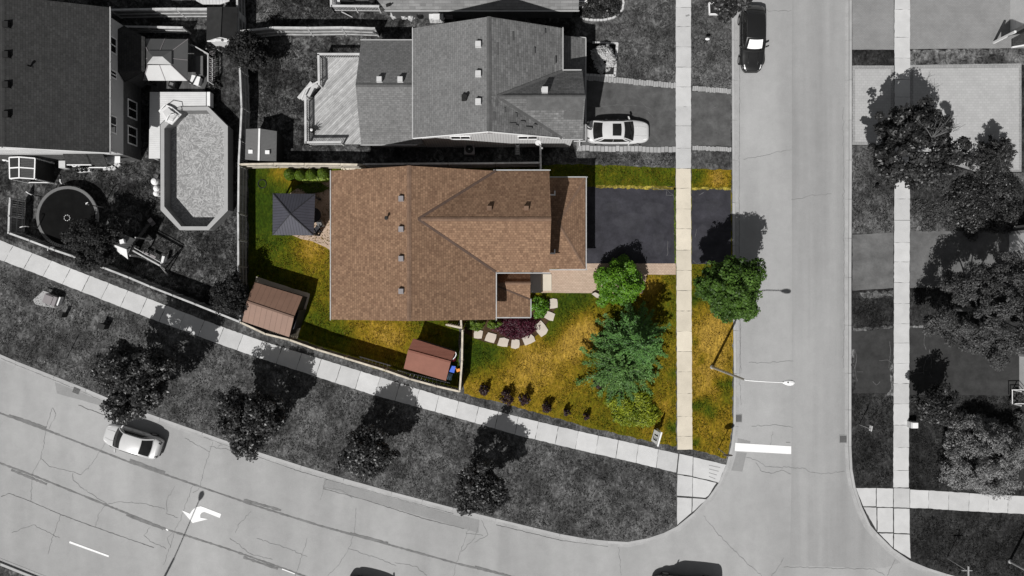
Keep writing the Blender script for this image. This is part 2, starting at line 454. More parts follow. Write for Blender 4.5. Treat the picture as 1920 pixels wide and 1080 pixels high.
# photo y runs downwards, so +d lies to the road side of these left-to-right lines
south = [(2400, 1600), (1700, 1480), (1200, 1395), (850, 1340), (400, 1215), (60, 1084), (0, 1060), (-300, 945)]
mb = MB(); mb.poly(G(KW) + G(KE) + G(south), ZR); struct(mb, 'road', M['road'])
mb = MB()
mb.poly(G([(1486, -420), (1590, -420), (1590, 840), (1591, 900), (1603, 955), (1622, 990), (1640, 1008), (1668, 1037), (1690, 1056), (1660, 1066), (1560, 1064), (1482, 1061), (1485, 900), (1486, 700)]), ZR + .004)
struct(mb, 'road_lane', M['road_east'])
mb = MB()
for ip, pl in enumerate(([(1384, 822), (1408, 828), (1407, 845), (1383, 843)], [(1382, 848), (1401, 850), (1393, 885), (1372, 883)], [(608, 899), (875, 974), (880, 990), (873, 993), (604, 914)], [(867, 966), (899, 974), (897, 1000), (868, 992)], [(100, 712), (230, 762), (226, 772), (105, 738)])):
    mb.poly(ragged(G(pl), .6, .02, 3), ZR + .006 + ip * .001)
struct(mb, 'road_patch', M['patch'])
def kerb(name, pl, side):
    inner = G(pl); mid = G(offset(pl, 4.5 * side)); outr = G(offset(pl, 11 * side))
    k = MB(); g = MB()
    # cut into castings of about 3 m with hairline joints
    for i in range(len(inner) - 1):
        a0, a1, b0, b1 = [Vector(v) for v in (inner[i], inner[i + 1], mid[i], mid[i + 1])]
        c0, c1 = Vector(outr[i]), Vector(outr[i + 1])
        L = (a1 - a0).length; n = max(1, round(L / 3.2)); e = .012 / L if L > 2 else 0
        for j in range(n):
            t0, t1 = j / n + e, (j + 1) / n - e
            q = [tuple(x.lerp(y, t)) for x, y, t in ((a0, a1, t0), (a0, a1, t1), (b0, b1, t1), (b0, b1, t0))]
            k.prism(q, ZR - .02, .022)
            q = [tuple(x.lerp(y, t)) for x, y, t in ((b0, b1, t0), (b0, b1, t1), (c0, c1, t1), (c0, c1, t0))]
            g.prism(q, ZR - .02, ZR + .016)
    struct(k, name, M['kerb']); struct(g, 'gutter_strip', M['gutter_pan'])
kerb('kerb', KW, 1); kerb('kerb', KE, 1); kerb('kerb', south, 1)
mb = MB(); mb.prism(G(south) + G([(-300, 2000), (2400, 2000)]), -.15, 0); struct(mb, 'verge_ground', M['grass'])
mb = MB(); mb.prism(G(KW) + G([(-300, -420)]), -.15, 0); struct(mb, 'verge_ground', M['grass'])
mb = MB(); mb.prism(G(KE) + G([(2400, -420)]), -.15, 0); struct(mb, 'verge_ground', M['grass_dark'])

def sheet(name, px, z, m, amp=.05, seed=1, step=.3, th=.05):
    k = MB(); k.prism(ragged(G(px), step, amp, seed) if amp else G(px), z - th, z, 0); return struct(k, name, m)
# neighbours' yards (grey part)
sheet('yard_grass', [(-300, -420), (443, -420), (446, 60), (455, 200), (462, 310), (466, 606), (240, 532), (15, 450), (-300, 330)], .003, M['grass_yard'])
sheet('yard_grass', [(446, -420), (1080, -420), (1080, 312), (462, 312), (455, 200)], .0035, M['grass_yard'], seed=2)
# the coloured lot
DRY = [(585, 458, 34, .55), (700, 625, 60, .5), (640, 560, 40, .25), (600, 500, 55, .22), (560, 340, 26, .35), (525, 322, 22, .5), (750, 640, 40, .3), (500, 480, 50, .0), (505, 400, 60, -.30), (480, 340, 30, -.15), (640, 630, 22, -.25), (620, 600, 25, -.1),
       (1000, 700, 120, .28), (1090, 600, 45, .45), (1110, 640, 40, .30), (1010, 660, 60, .22), (1070, 640, 30, .35), (950, 720, 70, .12), (1220, 540, 26, .55), (1200, 600, 40, .2), (1225, 800, 30, .3), (1245, 760, 20, .25), (1230, 700, 40, .15), (880, 725, 30, .25),
       (900, 655, 38, -.5), (870, 680, 30, -.3), (940, 665, 25, -.28), (1050, 585, 40, -.5), (1032, 625, 26, -.42), (1090, 560, 35, -.45), (1110, 672, 18, -.4), (1170, 600, 30, -.3), (1258, 600, 16, -.2), (1250, 560, 18, -.15), (1262, 700, 10, -.4), (1262, 800, 10, -.6),
       (1345, 335, 22, .55), (1310, 332, 18, -.3), (1180, 330, 90, .05), (1330, 650, 60, .42), (1340, 620, 40, .3), (1340, 800, 70, .30), (1330, 720, 40, .3), (1322, 760, 16, -.55), (1335, 775, 14, -.4), (1316, 672, 8, -.5), (1365, 720, 12, -.5), (1345, 718, 12, -.4), (1362, 745, 14, -.4), (1303, 560, 10, -.5), (1303, 640, 7, -.5), (1302, 760, 7, -.7), (1302, 830, 7, -.8), (1320, 540, 20, -.2), (1355, 590, 20, .25)]
def lawn(px, z, base, seed):
    import bmesh
    k = MB(); k.poly(ragged(G(px), .3, .06, seed), z)
    o = k.build('front_lawn', M['lawn'], origin=(0, 0, 0))
    bm = bmesh.new(); bm.from_mesh(o.data)
    xs = [v.co.x for v in bm.verts]; ys = [v.co.y for v in bm.verts]
    for ax, lo, hi in ((0, min(xs), max(xs)), (1, min(ys), max(ys))):
        q = lo + .45
        while q < hi:
            co = Vector((q, 0, 0)) if ax == 0 else Vector((0, q, 0)); no = Vector((1, 0, 0)) if ax == 0 else Vector((0, 1, 0))
            bmesh.ops.bisect_plane(bm, geom=bm.verts[:] + bm.edges[:] + bm.faces[:], plane_co=co, plane_no=no)
            q += .45
    bm.to_mesh(o.data); bm.free()
    at = o.data.attributes.new('dry', 'FLOAT', 'POINT'); vals = []
    for v in o.data.vertices:
        px_, py_ = 960 + v.co.x * 24, 540 - v.co.y * 24
        d = base
        for x, y, r, a in DRY: d += a * math.exp(-((px_ - x) ** 2 + (py_ - y) ** 2) / (r * r))
        vals.append(max(-.3, min(1.05, d)))
    at.data.foreach_set('value', vals)
    for p in o.data.polygons: p.material_index = 0
    o['kind'] = 'structure'
lawn([(466, 312), (1013, 310), (1080, 308), (1267, 315), (1267, 520), (930, 520), (930, 600), (860, 600), (860, 735), (700, 690), (570, 640), (466, 603)], .008, .27, 1)
lawn([(866, 600), (1000, 500), (1268, 500), (1268, 838), (1210, 826), (1100, 800), (985, 768), (870, 738)], .012, .43, 2)
lawn([(1296, 316), (1371, 318), (1373, 540), (1374, 700), (1373, 800), (1368, 835), (1361, 860), (1297, 842)], .008, .47, 3)
# planted beds, driveways, patios
sheet('garden_bed', [(872, 596), (1030, 560), (1046, 572), (1030, 600), (1012, 625), (980, 648), (940, 648), (900, 638), (872, 625)], .016, M['soil_brown'])
sheet('driveway', [(1090, 350), (1266, 350), (1266, 495), (1090, 495)], .026, M['drive'], .02, 4)
sheet('driveway', [(1297, 354), (1370, 354), (1371, 495), (1297, 495)], .026, M['drive'], .02, 5)
sheet('driveway_edge_grass', [(1118, 347), (1267, 350), (1267, 356), (1118, 352)], .029, M['fringe'], .06, 3, .15)
sheet('driveway_edge_grass', [(1297, 351), (1370, 352), (1370, 356), (1320, 355), (1297, 356)], .029, M['fringe'], .06, 4, .15)
sheet('driveway_edge_grass', [(1263.5, 352), (1267, 352), (1267, 494), (1264.5, 494)], .029, M['fringe_green'], .04, 5, .15)
sheet('front_walk', [(1012, 508), (1098, 500), (1098, 494), (1267, 494), (1267, 515), (1213, 515), (1205, 550), (1012, 549)], .030, M['paver_warm'], .01)
sheet('front_step', [(935, 512), (1014, 512), (1014, 549), (935, 549)], .16, M['walk'], 0, th=.2)
sheet('front_step', [(1014, 514), (1034, 514), (1034, 545), (1014, 545)], .10, M['walk_warm'], 0, th=.12)
sheet('patio', [(540, 366), (575, 340), (640, 330), (640, 490), (622, 472), (612, 464), (600, 459), (585, 452), (565, 448), (548, 441), (536, 430)], .022, M['paver_warm'], .01)
sheet('walkway', [(640, 308), (690, 308), (660, 320), (640, 318)], .024, M['walk_warm'], .03)
sheet('driveway', [(1096, 148), (1267, 164), (1267, 277), (1082, 275)], .020, M['drive_grey'], .02)
sheet('driveway', [(1297, 172), (1370, 174), (1370, 274), (1297, 272)], .020, M['drive_grey'], .02)
sheet('driveway', [(1597, -100), (1676, -100), (1676, 93), (1598, 93)], .02, M['paver_a'], .01)
sheet('driveway', [(1706, -100), (1960, -100), (1960, 90), (1706, 92)], .02, M['paver_a'], .01)
sheet('verge_grass', [(1598, 97), (1676, 97), (1676, 122), (1598, 122)], .012, M['grass_dark'], .04)
sheet('verge_grass', [(1706, 95), (1960, 88), (1960, 120), (1706, 122)], .012, M['grass_dry'], .10)
sheet('driveway', [(1598, 123), (1676, 123), (1676, 272), (1598, 272)], .020, M['paver_border'], .01)
sheet('driveway', [(1603, 130), (1670, 130), (1670, 266), (1603, 266)], .026, M['paver_b'], 0)
sheet('driveway', [(1706, 122), (1915, 119), (1915, 322), (1830, 322), (1706, 285)], .020, M['paver_border'], .01)
sheet('driveway', [(1712, 129), (1910, 127), (1910, 318), (1835, 318), (1712, 280)], .026, M['paver_b'], 0)
sheet('verge_grass', [(1598, 273), (1675, 273), (1675, 438), (1598, 438)], .008, M['grass'], .05, 7)
sheet('front_yard', [(1706, 288), (1830, 324), (1960, 324), (1960, 436), (1706, 436)], .008, M['grass_weedy'], .05, 8)
sheet('driveway', [(1598, 440), (1675, 436), (1675, 540), (1598, 545)], .02, M['drive_mid'], .02, 9)
sheet('driveway', [(1706, 433), (1893, 434), (1893, 534), (1706, 540)], .02, M['drive_mid'], .02, 9)
sheet('dry_edge', [(1612, 548), (1674, 544), (1674, 556), (1620, 560)], .014, M['grass_dry'], .12, 9, .2)
sheet('dry_edge', [(1600, 616), (1674, 611), (1674, 616), (1600, 624)], .014, M['grass_dry'], .10, 10, .2)
sheet('dry_edge', [(1706, 611), (1760, 611), (1760, 615), (1706, 616)], .014, M['grass_dry'], .08, 10, .2)
sheet('dry_edge', [(1596, 655), (1601, 655), (1604, 735), (1597, 738)], .024, M['grass_dry'], .07, 11, .2)
sheet('dry_edge', [(1667, 690), (1674, 680), (1674, 742), (1662, 742), (1670, 730)], .024, M['grass_dry'], .05, 11, .2)
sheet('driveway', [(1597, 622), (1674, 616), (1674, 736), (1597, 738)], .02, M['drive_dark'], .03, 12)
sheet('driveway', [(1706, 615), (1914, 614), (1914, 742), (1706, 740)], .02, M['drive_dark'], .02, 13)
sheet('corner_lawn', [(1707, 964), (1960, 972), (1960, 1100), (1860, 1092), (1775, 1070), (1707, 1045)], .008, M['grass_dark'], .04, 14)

# sidewalks: one raised slab after another
def walk(name, A, B, m, z=.03, gap=.45, skip=()):
    """A, B: two photo polylines of equal length; a slab between each pair of points"""
    k = MB(); rnd = random.Random(len(A))
    for i in range(len(A) - 1):
        a0, a1, b0, b1 = Vector(A[i]), Vector(A[i + 1]), Vector(B[i]), Vector(B[i + 1])
        ea = (a1 - a0).normalized() * gap / 2; eb = (b1 - b0).normalized() * gap / 2
        q = [tuple(a0 + ea), tuple(a1 - ea), tuple(b1 - eb), tuple(b0 + eb)]
        k.prism(ragged(G(q), .22, .018, i), -.06, z + rnd.uniform(-.006, .006))
    struct(k, name, m)
    j = MB(); j.prism(G(list(A) + list(B)[::-1]), -.05, z - .018); struct(j, 'joint_bed', M['joint'])
def lerp_pts(a, b, n): return [(a[0] + (b[0] - a[0]) * i / n, a[1] + (b[1] - a[1]) * i / n) for i in range(n + 1)]
ysg = [-100, -60, -22, 14, 50, 88, 126, 163, 200, 236, 278, 316]
ysw = [316, 353, 392, 429, 469, 507, 545, 583, 621, 659, 697, 738, 781, 818, 843]
xl = lambda y: 1267 + max(0, (y - 300)) * .0055
walk('sidewalk', [(xl(y), y) for y in ysg], [(xl(y) + 28.5, y) for y in ysg], M['walk'])
walk('sidewalk', [(xl(y), y) for y in ysw], [(xl(y) + 28, y) for y in ysw], M['walk_warm'])
up = [(-120, 410), (-60, 428), (0, 450), (89, 486), (125, 500), (225, 539), (297, 567), (387, 602), (420, 614), (505, 644), (615, 677), (712, 707), (805, 736), (865, 754), (975, 782), (1100, 812), (1190, 832), (1272, 851)]
dn = [(-140, 444), (-80, 462), (0, 487), (60, 510), (110, 530), (215, 571), (295, 602), (360, 626), (425, 650), (495, 674), (605, 710), (702, 741), (795, 766), (895, 794), (967, 815), (1095, 846), (1181, 865), (1268, 886)]
def resample(pl, n):
    L = [0]
    for a, b in zip(pl, pl[1:]): L.append(L[-1] + math.dist(a, b))
    out = []
    for i in range(n + 1):
        t = L[-1] * i / n; k = 0
        while k < len(L) - 2 and L[k + 1] < t: k += 1
        f = (t - L[k]) / (L[k + 1] - L[k]); out.append((pl[k][0] + (pl[k + 1][0] - pl[k][0]) * f, pl[k][1] + (pl[k + 1][1] - pl[k][1]) * f))
    return out
walk('sidewalk', resample(up, 38), resample(dn, 38), M['walk'], .028, .7)
k = MB()
for i, q in enumerate(([(1274, 851), (1299, 856), (1298, 892), (1270, 888)], [(1300, 857), (1361, 871), (1347, 905), (1343, 903), (1299, 893)], [(1270, 890), (1298, 894), (1298, 931), (1269.5, 929)], [(1299, 895), (1343, 905), (1328, 929), (1322, 933), (1299, 931)], [(1269.5, 932), (1297, 934), (1296, 961), (1269.5, 984)], [(1298.5, 934), (1324, 936), (1298, 960)])):
    k.prism(ragged(G(q), .25, .015, i), -.06, .034 + .004 * (i % 3))
struct(k, 'corner_ramp', M['walk'])
mb = MB(); mb.prism(G([(1270, 852), (1361, 872), (1345, 907), (1328, 931), (1299, 962), (1269.5, 986)]), -.05, .012); struct(mb, 'joint_bed', M['joint'])
mb = MB()   # tactile grooves in the ramp
for i in range(4): mb.prism(G([(1329, 871.5 + i * 7), (1350 - i * 3, 876 + i * 7), (1350 - i * 3, 877.2 + i * 7), (1329, 872.7 + i * 7)]), .03, .0455)
struct(mb, 'ramp_grooves', M['patch'])
yse = [-100, -60, -21, 18, 70, 109, 149, 182, 221, 261, 300, 338, 373, 413, 455, 491, 530, 569, 607, 643, 681, 719, 757, 797, 839, 882, 914]
xe = lambda y: 1677 - max(0, y - 300) * .004
walk('sidewalk', [(xe(y), y) for y in yse], [(xe(y) + 29, y) for y in yse], M['walk'])
k = MB()
for i, q in enumerate(([(1605, 915), (1642, 915), (1642, 949), (1618, 949)], [(1643.5, 915), (1674, 916), (1674, 950.5), (1643.5, 950)], [(1675.5, 915), (1705, 916), (1705, 952), (1675.5, 951)], [(1619, 951), (1643, 951.5), (1643, 994)], [(1645, 952), (1674, 952.5), (1674, 998), (1645, 997)], [(1676, 953), (1705, 954), (1705, 1000), (1676, 999)], [(1648, 1000), (1674, 1000), (1674, 1026)], [(1676, 1001), (1705, 1002), (1707, 1047), (1676, 1028)])):
    k.prism(ragged(G(q), .25, .015, i + 9), -.06, .030 + .004 * (i % 3))
struct(k, 'corner_ramp', M['walk'])
mb = MB(); mb.prism(G([(1603, 914), (1706, 915), (1708, 1049), (1676, 1030), (1633, 986)]), -.05, .010); struct(mb, 'joint_bed', M['joint'])
A = [(1706, 918), (1741, 919.5), (1779, 922), (1817, 924.5), (1854, 927), (1890, 929), (1930, 931), (1970, 934), (2010, 936)]
B = [(1706, 952), (1740, 953), (1778, 956), (1816, 958), (1852, 960), (1889, 962), (1929, 964), (1969, 967), (2009, 969)]
walk('sidewalk', A, B, M['walk'])
# brick edgings of the neighbour's drive
def course(name, a, b, w, n, z, m, group=None):
    k = MB(); rnd = random.Random(n)
    a, b = Vector(a), Vector(b); d = (b - a) / n; nn = Vector((-d.y, d.x)).normalized() * w / 2
    for i in range(n):
        e = d * .06; o = nn * rnd.uniform(-.18, .18)
        q = [a + d * i + e - nn + o, a + d * (i + 1) - e - nn + o, a + d * (i + 1) - e + nn + o, a + d * i + e + nn + o]
        k.prism(G([tuple(p) for p in q]), -.04, z + rnd.uniform(-.015, .015))
    struct(k, name, m)
course('drive_edging', (1099, 145.5), (1267, 161), 10, 36, .07, M['edge_brick'])
course('drive_edging', (1298, 165.5), (1370, 172), 9, 20, .07, M['edge_brick'])
course('drive_edging', (1084, 278), (1267, 281), 10, 26, .07, M['edge_brick'])
course('drive_edging', (1298, 277), (1371, 281), 8, 20, .07, M['edge_brick'])
sheet('garden_bed', [(1098, 80), (1160, 81), (1155, 142), (1098, 140)], .012, M['soil'], .03)
course('bed_edging', (1157, 81), (1152, 143), 4.5, 8, .10, M['walk']); course('bed_edging', (1098, 141), (1154, 142.5), 4, 8, .10, M['walk']); course('bed_edging', (1110, 80), (1159, 82), 3.5, 6, .1, M['walk'])
# round bed by the northern house
cv = [(1086, 22), (1088, 31), (1096, 36), (1112, 38.5), (1130, 38), (1147, 35), (1158, 29), (1166, 20), (1169, 8), (1166, -6)]
sheet('garden_bed', cv + [(1150, -30), (1098, -30)], .012, M['soil'], .02)
for a, b in zip(cv[1:], cv[2:]): course('bed_edging', a, b, 3.6, max(2, int(math.dist(a, b) / 6)), .12, M['walk'])

# cracks, sealed joints and painted markings
def ribbon(k, px, w, z, jit=0, rnd=random):
    pts = []
    for a, b in zip(px, px[1:]):
        n = max(1, int(math.dist(a, b) / 4)) if jit else 1
        for i in range(n): pts.append((a[0] + (b[0] - a[0]) * i / n + (rnd.gauss(0, jit) if i else 0), a[1] + (b[1] - a[1]) * i / n + (rnd.gauss(0, jit) if i else 0)))
    pts.append(px[-1]); pts = [Vector(p) for p in G(pts)]
    L, Rr = [], []
    for i, p in enumerate(pts):
        d = (pts[min(i + 1, len(pts) - 1)] - pts[max(i - 1, 0)]).normalized(); ww = w * (rnd.uniform(.6, 1.3) if jit else 1) / 2
        L.append(p + Vector((-d.y, d.x)) * ww); Rr.append(p - Vector((-d.y, d.x)) * ww)
    for i in range(len(pts) - 1): k.face([(*Rr[i], z), (*Rr[i + 1], z), (*L[i + 1], z), (*L[i], z)])
rc = random.Random(5); k = MB()
CR = [[(97, 765), (88, 790), (84, 808), (75, 860), (60, 885), (58, 900), (55, 941)], [(97, 765), (103, 778), (90, 805)], [(75, 861), (90, 875), (150, 891), (170, 872), (195, 832)], [(398, 828), (385, 870), (375, 905), (370, 920), (360, 925)], [(360, 912), (340, 965), (332, 985), (325, 1000), (320, 1020), (305, 1060)], [(327, 912), (313, 935), (310, 963), (332, 972)], [(280, 990), (268, 1005), (285, 1018), (310, 1030)], [(325, 997), (312, 1010), (318, 1028)],
      [(200, 947), (220, 942), (270, 945), (308, 956)], [(135, 888), (135, 900), (150, 915), (198, 945)], [(198, 945), (183, 965), (177, 990)], [(112, 966), (98, 1005), (88, 1040)], [(612, 896), (605, 920), (600, 938)], [(667, 953), (664, 1000), (652, 1032), (635, 1060), (610, 1085)], [(653, 1030), (700, 1045), (742, 1062)], [(740, 1056), (780, 1063), (800, 1080)], [(605, 915), (640, 920), (660, 935)], [(880, 990), (872, 1010), (862, 1040), (855, 1060), (850, 1085)], [(895, 990), (890, 1010), (865, 1035)], [(873, 1000), (905, 1005)], [(902, 975), (915, 1003), (890, 1018)],
      [(1320, 968), (1345, 1000), (1375, 1030), (1400, 1055), (1432, 1085)], [(1470, 1047), (1460, 1065), (1448, 1082)], [(1470, 1064), (1560, 1066), (1640, 1068), (1660, 1080)], [(1400, 858), (1420, 864), (1440, 876), (1475, 877), (1505, 878), (1520, 886), (1550, 889), (1585, 884)], [(1418, 868), (1430, 885), (1450, 888), (1470, 883), (1484, 890)], [(1405, 680), (1445, 681), (1488, 677)], [(1410, 800), (1450, 797), (1488, 802)], [(1450, 810), (1445, 838)], [(1485, 374), (1500, 372), (1520, 366), (1560, 363)], [(1395, 298), (1430, 292), (1460, 284), (1485, 280)], [(1425, 17), (1460, 20), (1485, 18)], [(1390, 585), (1388, 700), (1390, 760)], [(1582, 200), (1584, 500), (1583, 690)],
      [(560, 850), (640, 880), (690, 897)], [(408, 838), (430, 830), (480, 855), (530, 868)], [(392, 838), (445, 846)], [(345, 822), (392, 848)], [(430, 1010), (470, 1040), (510, 1050)], [(575, 1010), (560, 1060), (550, 1085)], [(480, 1010), (540, 1030), (575, 1045)], [(1160, 1020), (1165, 1080)], [(1680, 1050), (1665, 1080)], [(20, 1000), (60, 985), (110, 1010)], [(440, 1000), (445, 985), (470, 960)]]
for c in CR: ribbon(k, c, .022, ZR + .012, .8, rc)
for c in ([(0, 932), (15, 926), (55, 941), (112, 966), (175, 989), (287, 1028)], [(145, 760), (205, 783)], [(605, 917), (680, 937), (800, 975), (870, 992)], [(1475, 830), (1483, 830)]): ribbon(k, c, .045, ZR + .0125, .3, rc)
for c in ([(0, 672), (28, 684), (100, 713), (160, 738), (228, 770)], [(380, 820), (480, 856), (560, 884), (640, 907), (735, 933), (850, 964)], [(930, 985), (1050, 1014), (1140, 1026)], [(1388, 20), (1387, 300), (1387, 540), (1390, 700)]): ribbon(k, c, .03, ZR + .0205, .35, rc)
struct(k, 'road_cracks', M['crack'])
k = MB()
L1 = [(-80, 745), (0, 776), (85, 807), (240, 867), (375, 914), (480, 950), (600, 987), (857, 1058), (1000, 1092)]
L2 = [(-80, 838), (0, 870), (62, 893), (190, 945), (312, 994), (425, 1030), (580, 1085)]
ribbon(k, L1, .13, ZR + .016, .12, rc); ribbon(k, L2, .13, ZR + .016, .12, rc)
for c in ([(15, 779), (85, 803)], [(242, 863), (308, 887)], [(456, 938), (526, 958)], [(656, 1001), (727, 1020)], [(890, 1064), (950, 1080)], [(19, 882), (86, 909)], [(235, 967), (305, 993)], [(455, 1046), (520, 1068)]): ribbon(k, c, .17, ZR + .0165, .1, rc)
struct(k, 'sealed_joints', M['seal'])
def mark(name, px): 
    k = MB(); k.prism(G(px), ZR, ZR + .019); struct(k, name, M['mark'])
mark('turn_arrow', [(413.7, 964.5), (411, 972), (382, 960.5), (377, 962), (374.5, 966), (374.5, 971.5), (389, 974), (360, 981.5), (339.5, 957.5), (355, 964), (360, 956.5), (367, 951.5), (375, 950), (382, 952.3)])
mark('lane_dash', [(129.3, 1015.6), (203, 1042.6), (202, 1045.6), (128, 1019)])
mark('stop_line', [(1379.5, 831), (1484.5, 837.3), (1484.5, 852), (1378.5, 846)])
k = MB(); ribbon(k, [(310, 993), (314, 995.5)], .1, ZR + .018); ribbon(k, [(528, 1068), (552, 1077)], .07, ZR + .018); struct(k, 'worn_lane_marks', M['mark'])
for (x, y, a) in ((142, 732, R(-22)), (1385, 785, 0), (1582, 824, 0)):
    d = thing('storm_drain', P(x, y, ZR + .02), {142: 'iron kerb drain beside the long wide road at far left', 1385: 'iron kerb drain by the stop line on the coloured lot side', 1582: 'iron kerb drain opposite the stop line'}[x], 'drain', 'storm drains in the gutters')
    k = MB(); k.box((*P(x, y)[:2], ZR + .0), (.62, .66, .024), a); k.build('frame', M['patch'], d)
    k = MB()
    c = P(x, y)
    for i in range(7):
        o = (i - 3) * .075; k.box((c.x + o * math.cos(a), c.y + o * math.sin(a), ZR + .024), (.045, .52, .012), a)
    k.build('grate', M['dark'], d)

# wear on the driveways
M['scuff'] = m_asphalt('drive_scuff', (.0365, .036, .0425), (.3, 1.2, 1), .75, 1.35); M['pale_crack'] = m_plain('crack_grit', .12, .4, rough=1); M['stain'] = m_asphalt('oil_stain', .016, None, .8, 1.2)
k = MB(); rs = random.Random(21)
def blot(k, x, y, a, b, z, n=26):
    o = [rs.uniform(0, 6.3) for _ in range(3)]
    k.poly(G([(x + a * math.cos(t) * (1 + .18 * math.sin(2 * t + o[0]) + .12 * math.sin(5 * t + o[1]) + rs.uniform(-.06, .06)), y + b * math.sin(t) * (1 + .16 * math.sin(3 * t + o[2]) + rs.uniform(-.06, .06))) for t in [6.2832 * i / n for i in range(n)]]), z)
for i, (x, y, a, b) in enumerate(((1182, 418, 26, 20), (1225, 392, 20, 14), (1150, 388, 15, 10), (1235, 455, 14, 20), (1335, 385, 16, 12), (1318, 440, 12, 18))): blot(k, x, y, a, b, .0275 + i * .0004)
struct(k, 'driveway_scuffs', M['scuff'])
k = MB()
for c in ([(1240, 354), (1252, 357), (1262, 366), (1264, 374)], [(1250, 358), (1249, 366), (1263, 366)], [(1252, 452), (1252, 470), (1250, 480)], [(1262, 438), (1266, 440)], [(1220, 352), (1240, 356)], [(1299, 488), (1305, 494), (1312, 493)], [(1306, 430), (1303, 445)], [(1310, 366), (1320, 360)],
          [(1733, 628), (1732, 645), (1736, 655)], [(1743, 655), (1742, 668), (1735, 675), (1731, 690), (1732, 702)], [(1707, 701), (1720, 699), (1731, 698)], [(1742, 697), (1747, 708)], [(1745, 668), (1746, 690)], [(1742, 663), (1765, 661)], [(1648, 676), (1665, 675), (1671, 680)], [(1607, 697), (1618, 697)], [(1636, 715), (1643, 722), (1650, 715)], [(1602, 655), (1606, 668), (1603, 690), (1607, 715)], [(1668, 640), (1669, 660), (1666, 690)],
          [(1200, 190), (1210, 200), (1222, 205)], [(1215, 210), (1222, 216), (1225, 222)], [(1110, 200), (1160, 197), (1200, 198)], [(1330, 205), (1345, 200)], [(1730, 450), (1725, 460), (1710, 462)], [(1735, 470), (1728, 490)]): ribbon(k, c, .03, .032, .5, rc)
struct(k, 'driveway_cracks', M['pale_crack'])
M['valley'] = m_plain('valley_metal', (.085, .055, .042), .15, 2, 18)
# ------------------------------------------------------------------ houses
def gutter_run(k, a, b, w=.07, h=.09, house=None):
    a, b = Vector(a), Vector(b); k.bar(a, b, w, h)
    n = max(1, int((b - a).length / 1.2))
    for i in range(n + 1):
        p = a.lerp(b, i / n); k.box((p.x, p.y, p.z - .02), (.05, .11, .08) if abs((b - a).x) < abs((b - a).y) else (.11, .05, .08))
def roof_vents(roof, pts, m, size=.38, h=.22):
    for p in pts:
        k = MB(); k.box((p[0], p[1], p[2] - .12), (size * 1.15, size * 1.15, .15)); k.box((p[0], p[1], p[2] + .02), (size, size, h)); k.build('roof_vent', m, roof)
def pipe_vent(roof, p, m):
    k = MB(); k.tube([(p[0], p[1], p[2] - .2), (p[0], p[1], p[2] + .42)], .06, 10); k.lathe((p[0], p[1], p[2] - .06), [(.2, 0), (.12, .07), (.06, .12)], 14); k.tube([(p[0], p[1], p[2] + .40), (p[0] + .02, p[1], p[2] + .5)], .09, 10); k.build('vent_pipe', m, roof)
def window(house, x0, x1, z0, z1, wall, fixed, panes=2):
    """wall 'e','w','s','n' at coordinate `fixed`; x0..x1 runs along the wall"""
    k = MB(); g = MB(); s = 1 if wall in 'en' else -1; t = .06
    def bx(mb, a0, a1, b0, b1, d0, d1):
        if wall in 'ew': mb.hexa([(fixed + s * d0, a0, b0), (fixed + s * d1, a0, b0), (fixed + s * d1, a1, b0), (fixed + s * d0, a1, b0), (fixed + s * d0, a0, b1), (fixed + s * d1, a0, b1), (fixed + s * d1, a1, b1), (fixed + s * d0, a1, b1)])
        else: mb.hexa([(a0, fixed + s * d0, b0), (a1, fixed + s * d0, b0), (a1, fixed + s * d1, b0), (a0, fixed + s * d1, b0), (a0, fixed + s * d0, b1), (a1, fixed + s * d0, b1), (a1, fixed + s * d1, b1), (a0, fixed + s * d1, b1)])
    f = .09
    bx(k, x0, x1, z0, z0 + f, -.02, t); bx(k, x0, x1, z1 - f, z1, -.02, t); bx(k, x0, x0 + f, z0 + f, z1 - f, -.02, t); bx(k, x1 - f, x1, z0 + f, z1 - f, -.02, t)
    for i in range(1, panes): 
        c = x0 + (x1 - x0) * i / panes; bx(k, c - .035, c + .035, z0 + f, z1 - f, -.02, t - .005)
    fr = k.build('window', M['white'], house)
    bx(g, x0 + f, x1 - f, z0 + f, z1 - f, -.015, .02); g.build('pane', M['glass'], fr)
SL = .378
# --- the brown-roofed corner house
br = thing('corner_house', P(800, 455), 'brown shingled corner house, the only roof in full colour', 'house')
XW, XR, XE = -12.81, -6.99, -1.17; YN, YS = 8.30, -2.24; ZE, ZRg = 5.4, 7.6
k = MB(); k.prism([(XW + .4, YS + .35), (XE - .4, YS + .35), (XE - .4, 1.45), (2.25, 1.45), (2.25, YN - .35), (XW + .4, YN - .35)], -.1, 5.25)
k.face([(XW + .4, YS + .35, 5.25), (XE - .4, YS + .35, 5.25), (XR, YS + .35, 7.35)]); k.face([(XE - .4, YN - .35, 5.25), (XW + .4, YN - .35, 5.25), (XR, YN - .35, 7.35)])
k.face([(2.25, 1.45, 5.25), (2.25, YN - .35, 5.25), (2.25, 4.70, 7.05)])
k.build('wall', M['brick_warm'], br)
zc = 7.35; xc = -6.40; yc = 4.70
k = MB()
k.slab([(XW, YS, ZE), (XR, YS, ZRg), (XR, YN, ZRg), (XW, YN, ZE)])
vS = (XE + .02, 1.13, ZE); vN = (XE + .02, 8.28, ZE)
k.slab([(XR, YS, ZRg), (XE, YS, ZE), vS, (xc, yc, zc), (XR, yc, ZRg)])
k.slab([(XR, YN, ZRg), (XR, yc, ZRg), (xc, yc, zc), vN, (XE - .1, YN, ZE + .03)])
k.slab([(xc, yc, zc), vS, (2.65, 1.13, ZE), (2.67, yc, zc)])
k.slab([(xc, yc, zc), (2.67, yc, zc), (2.65, 8.28, ZE), vN])
roof = k.build('roof', [M['shingle_brown']], br)
k = MB()
